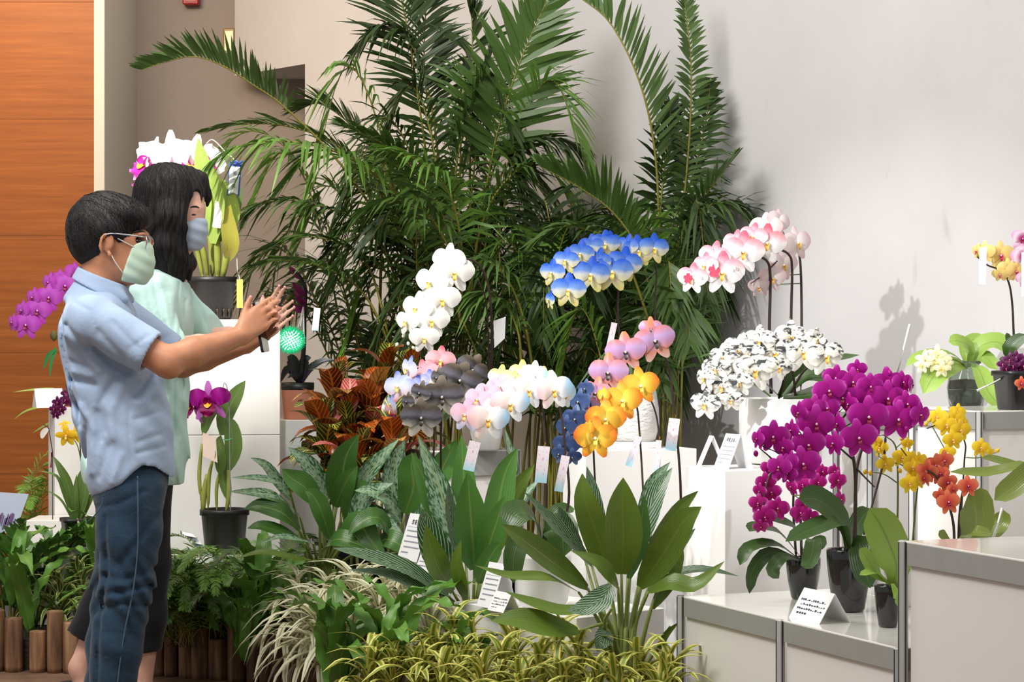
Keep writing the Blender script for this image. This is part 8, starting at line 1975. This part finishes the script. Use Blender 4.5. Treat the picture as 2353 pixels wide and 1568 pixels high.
# --- tent cards
def tent(label, corner, w, h, l, rows=5, ink=M_INKL, ex=EX, ey=EY, head=True, seed=0, big=False):
    """folded card: far bottom corner of its printed face at corner; width runs towards the camera, ridge leans along ex"""
    rr = random.Random(seed)
    P0 = Vector(corner); P1 = P0 - ey * w
    T0, T1 = P0 + ex * l / 2 + Vector((0, 0, h)), P1 + ex * l / 2 + Vector((0, 0, h))
    Q0, Q1 = P0 + ex * l, P1 + ex * l
    t = thing('tent_card', label, 'card', P1, 'folded information cards')
    for nm, (a, b2, c, d) in (('front_panel', (P0, P1, T1, T0)), ('back_panel', (T0, T1, Q1, Q0))):
        nn = (b2 - a).cross(d - a).normalized() * 0.0005
        mb = MB(); mb.add([a - nn, b2 - nn, c - nn, d - nn, a + nn, b2 + nn, c + nn, d + nn], [(0, 1, 2, 3), (7, 6, 5, 4), (0, 4, 5, 1), (1, 5, 6, 2), (2, 6, 7, 3), (3, 7, 4, 0)]); o = part(nm, mb, M_PAPER, t, False)
        if nm == 'front_panel': fp = o
    nrm = (P1 - P0).cross(T0 - P0).normalized()
    if nrm.dot(Vector((-0.5, -1, 0.3))) < 0: nrm = -nrm
    nrm *= 0.0012
    def rect(mb, u0, u1, v0, v1):
        f = lambda u, v: P0.lerp(P1, u) + (T0 - P0) * v + nrm
        mb.add([f(u0, v0), f(u1, v0), f(u1, v1), f(u0, v1)], [(0, 1, 2, 3)])
    if head:
        mb = MB()
        for k in range(4):
            u = 0.22 + 0.14 * k
            for j in range(3): rect(mb, u + 0.01, u + 0.11, 0.78 + 0.035 * j, 0.795 + 0.035 * j)
            rect(mb, u + 0.05, u + 0.068, 0.77, 0.88)
            if k % 2: rect(mb, u + 0.015, u + 0.03, 0.78, 0.86)
        part('heading', mb, M_INK, fp, False)
        mb = MB(); rect(mb, 0.08, 0.92, 0.715, 0.722); part('rule', mb, M_INKL, fp, False)
    mb = MB()
    for r_ in range(rows):
        v = 0.62 - r_ * 0.58 / rows; u = 0.10 + (0.05 if r_ % 2 else 0); end = 0.9 if r_ < rows - 1 else 0.45
        while u < end:
            wd = rr.uniform(0.025, 0.05)
            if big: rect(mb, u, u + wd * 1.3, v, v + rr.choice((0.02, 0.04, 0.06)))
            else: rect(mb, u, u + wd, v, v + 0.024); rect(mb, u + wd * .3, u + wd * .5, v - 0.008, v + 0.034)
            u += wd * (1.9 if big else 1.25)
    part('printed_text', mb, ink, fp, False)
    return t
c = at(1640, 1072, 7.44); c.z = PED; tent('information card with printed lines beside the big white planter', c, 0.10, 0.105, 0.085)
c = at(1600, 1068, 7.5); c.z = PED; tent('folded card seen nearly edge-on at the corner of the planter plinth', c, 0.03, 0.095, 0.09, rows=3, head=False)
c = at(1813, 1418, 6.25); c.z = LOWZ; tent('folded card with bold print on the low cabinet before the dark pots', c, 0.16, 0.075, 0.09, rows=4, ink=M_INK, head=False, big=True, seed=3)
c = at(1095, 1392, 7.22); c.z = FRONTZ; tent('tall narrow information card on the low white box', c, 0.09, 0.13, 0.09, ex=Vector((0.85, 0.52, 0)), ey=Vector((-0.52, 0.85, 0)), seed=4)
c = at(1120, 1400, 7.12); c.z = FRONTZ; tent('small folded card with bold print on the low white box', c, 0.09, 0.055, 0.06, rows=4, ink=M_INK, head=False, big=True, ex=Vector((0.85, 0.52, 0)), ey=Vector((-0.52, 0.85, 0)), seed=5)
c = at(912, 1280, 7.75); c.z = at(912, 1285, 7.75).z
def stand_card(label, corner, w, h, l, seed):
    t = tent(label, corner, w, h, l, seed=seed, ex=Vector((0.85, 0.52, 0)), ey=Vector((-0.52, 0.85, 0)))
    P0 = Vector(corner); mb = MB(); q = P0 + Vector((0.85, 0.52, 0)) * l * .5 - Vector((-0.52, 0.85, 0)) * w * .5
    box(mb, (q.x - 0.045, q.y - 0.05), 0.10, 0.10, 0.112, corner[2] - 0.001, UX, UY); part('stand', mb, M_PLINTH, t, False)
stand_card('large white information card with heading among the dark leaves', c, 0.13, 0.145, 0.10, 6)
c = at(950, 1330, 7.6); c.z = at(950, 1322, 7.6).z; stand_card('lower information card half hidden by the long striped leaf', c, 0.09, 0.11, 0.09, 7)
c = at(76, 938, 9.62); c.z = H - (938 - HY) / F * 9.6 + 0.001
tent('folded white card like a little roof on the narrow left plinth', at(84, 938, 9.55), 0.11, 0.075, 0.09, rows=0, head=False, ex=EY, ey=-EX)
# entry sheets lying flat and the striped paper
flat_card('paper_sheet', 'printed sheet lying flat on the low white box', 'paper', [(1150, 1396, 7.19), (1178, 1394, 7.21), (1178, 1402, 7.1), (1150, 1404, 7.09)], 7.1, plain('grey_sheet', rgb(190, 192, 206), 0.6), 0.0008)
mb = MB(); base = at(440, 1275, 8.72)
t = thing('striped_paper', 'crumpled grey and white striped paper on the platform left of the cattleya pot', 'paper', base)
for k in range(8):
    a, b2 = (418 + k * 7, 1222 + k * 8), (424 + k * 7, 1218 + k * 8)
    mb = MB(); mb.add([at(a[0], a[1], 8.7), at(a[0] + 26, a[1] + 6, 8.68), at(a[0] + 32, a[1] + 14, 8.67), at(a[0] + 6, a[1] + 9, 8.69)], [(0, 1, 2, 3)]); part('stripe', mb, [M_PAPER, plain('grey_stripe', rgb(128, 134, 150), 0.6)][k % 2], t, False)
# white label on the white orchid spike, white stick by the magenta orchid, tags at the right edge
flat_card('name_tag', 'white label clipped to the white orchid spike', 'tag', [(1134, 738), (1162, 728), (1160, 778), (1136, 800)], 8.5, M_PAPER)
def stick(label, a, b2, Z, r=0.004):
    t = thing('label_stick', label, 'stick', at(*b2, Z), 'white plastic label sticks')
    mb = MB(); tube(mb, [at(*a, Z), at(*b2, Z)], r, 6); part('rod', mb, M_WHITE, t)
stick('white plastic stick leaning above the magenta orchid', (2091, 745), (2060, 862), 6.75, 0.0042)
stick('white plastic stick before the coral orchid leaves', (2303, 1168), (2283, 1236), 6.2, 0.004)
stick('white plastic stick jutting left from the matt black pot', (2300, 872), (2245, 898), 7.3, 0.004)
flat_card('name_tag', 'narrow white tag with pink print hanging on the yellow orchid at right', 'tag', [(2251, 570), (2268, 566), (2264, 655), (2249, 652)], 7.34, plain('pink_speckled_paper', rgb(246, 240, 242), 0.6, var=0.06, vscale=60))
flat_card('name_tag', 'narrow white tag cut by the right edge of the picture', 'tag', [(2347, 580), (2358, 578), (2356, 680), (2347, 682)], 7.34, M_PAPER)
# bluish sign board at the lower left edge
M_SIGN = plain('bluish_sign', rgb(200, 210, 232), 0.45, var=0.05, vscale=6)
t, P, nn = flat_card('sign_board', 'pale bluish sign board at the lower left edge', 'sign', [(-60, 1128), (66, 1136), (34, 1226), (-60, 1222)], 9.0, M_SIGN, 0.003)
mb = MB()
rr = random.Random(4)
for k in range(16):
    x0 = -5 + k * 2.6; y0 = 1185 + rr.uniform(-8, 8); mb.add([at(x0, y0, 8.994), at(x0 + 2, y0 + 1, 8.994), at(x0 - 5, y0 + 26, 8.994), at(x0 - 7, y0 + 25, 8.994)], [(0, 1, 2, 3)])
part('printed_text', mb, plain('purple_print', rgb(120, 90, 140), 0.6), t, False)
box_t = MB(); q = at(-20, 1224, 9.02); box(box_t, (q.x - 0.02, q.y), 0.03, 0.02, 0.112, q.z + 0.03, UX, UY); part('post', box_t, M_PLINTH, t, False)
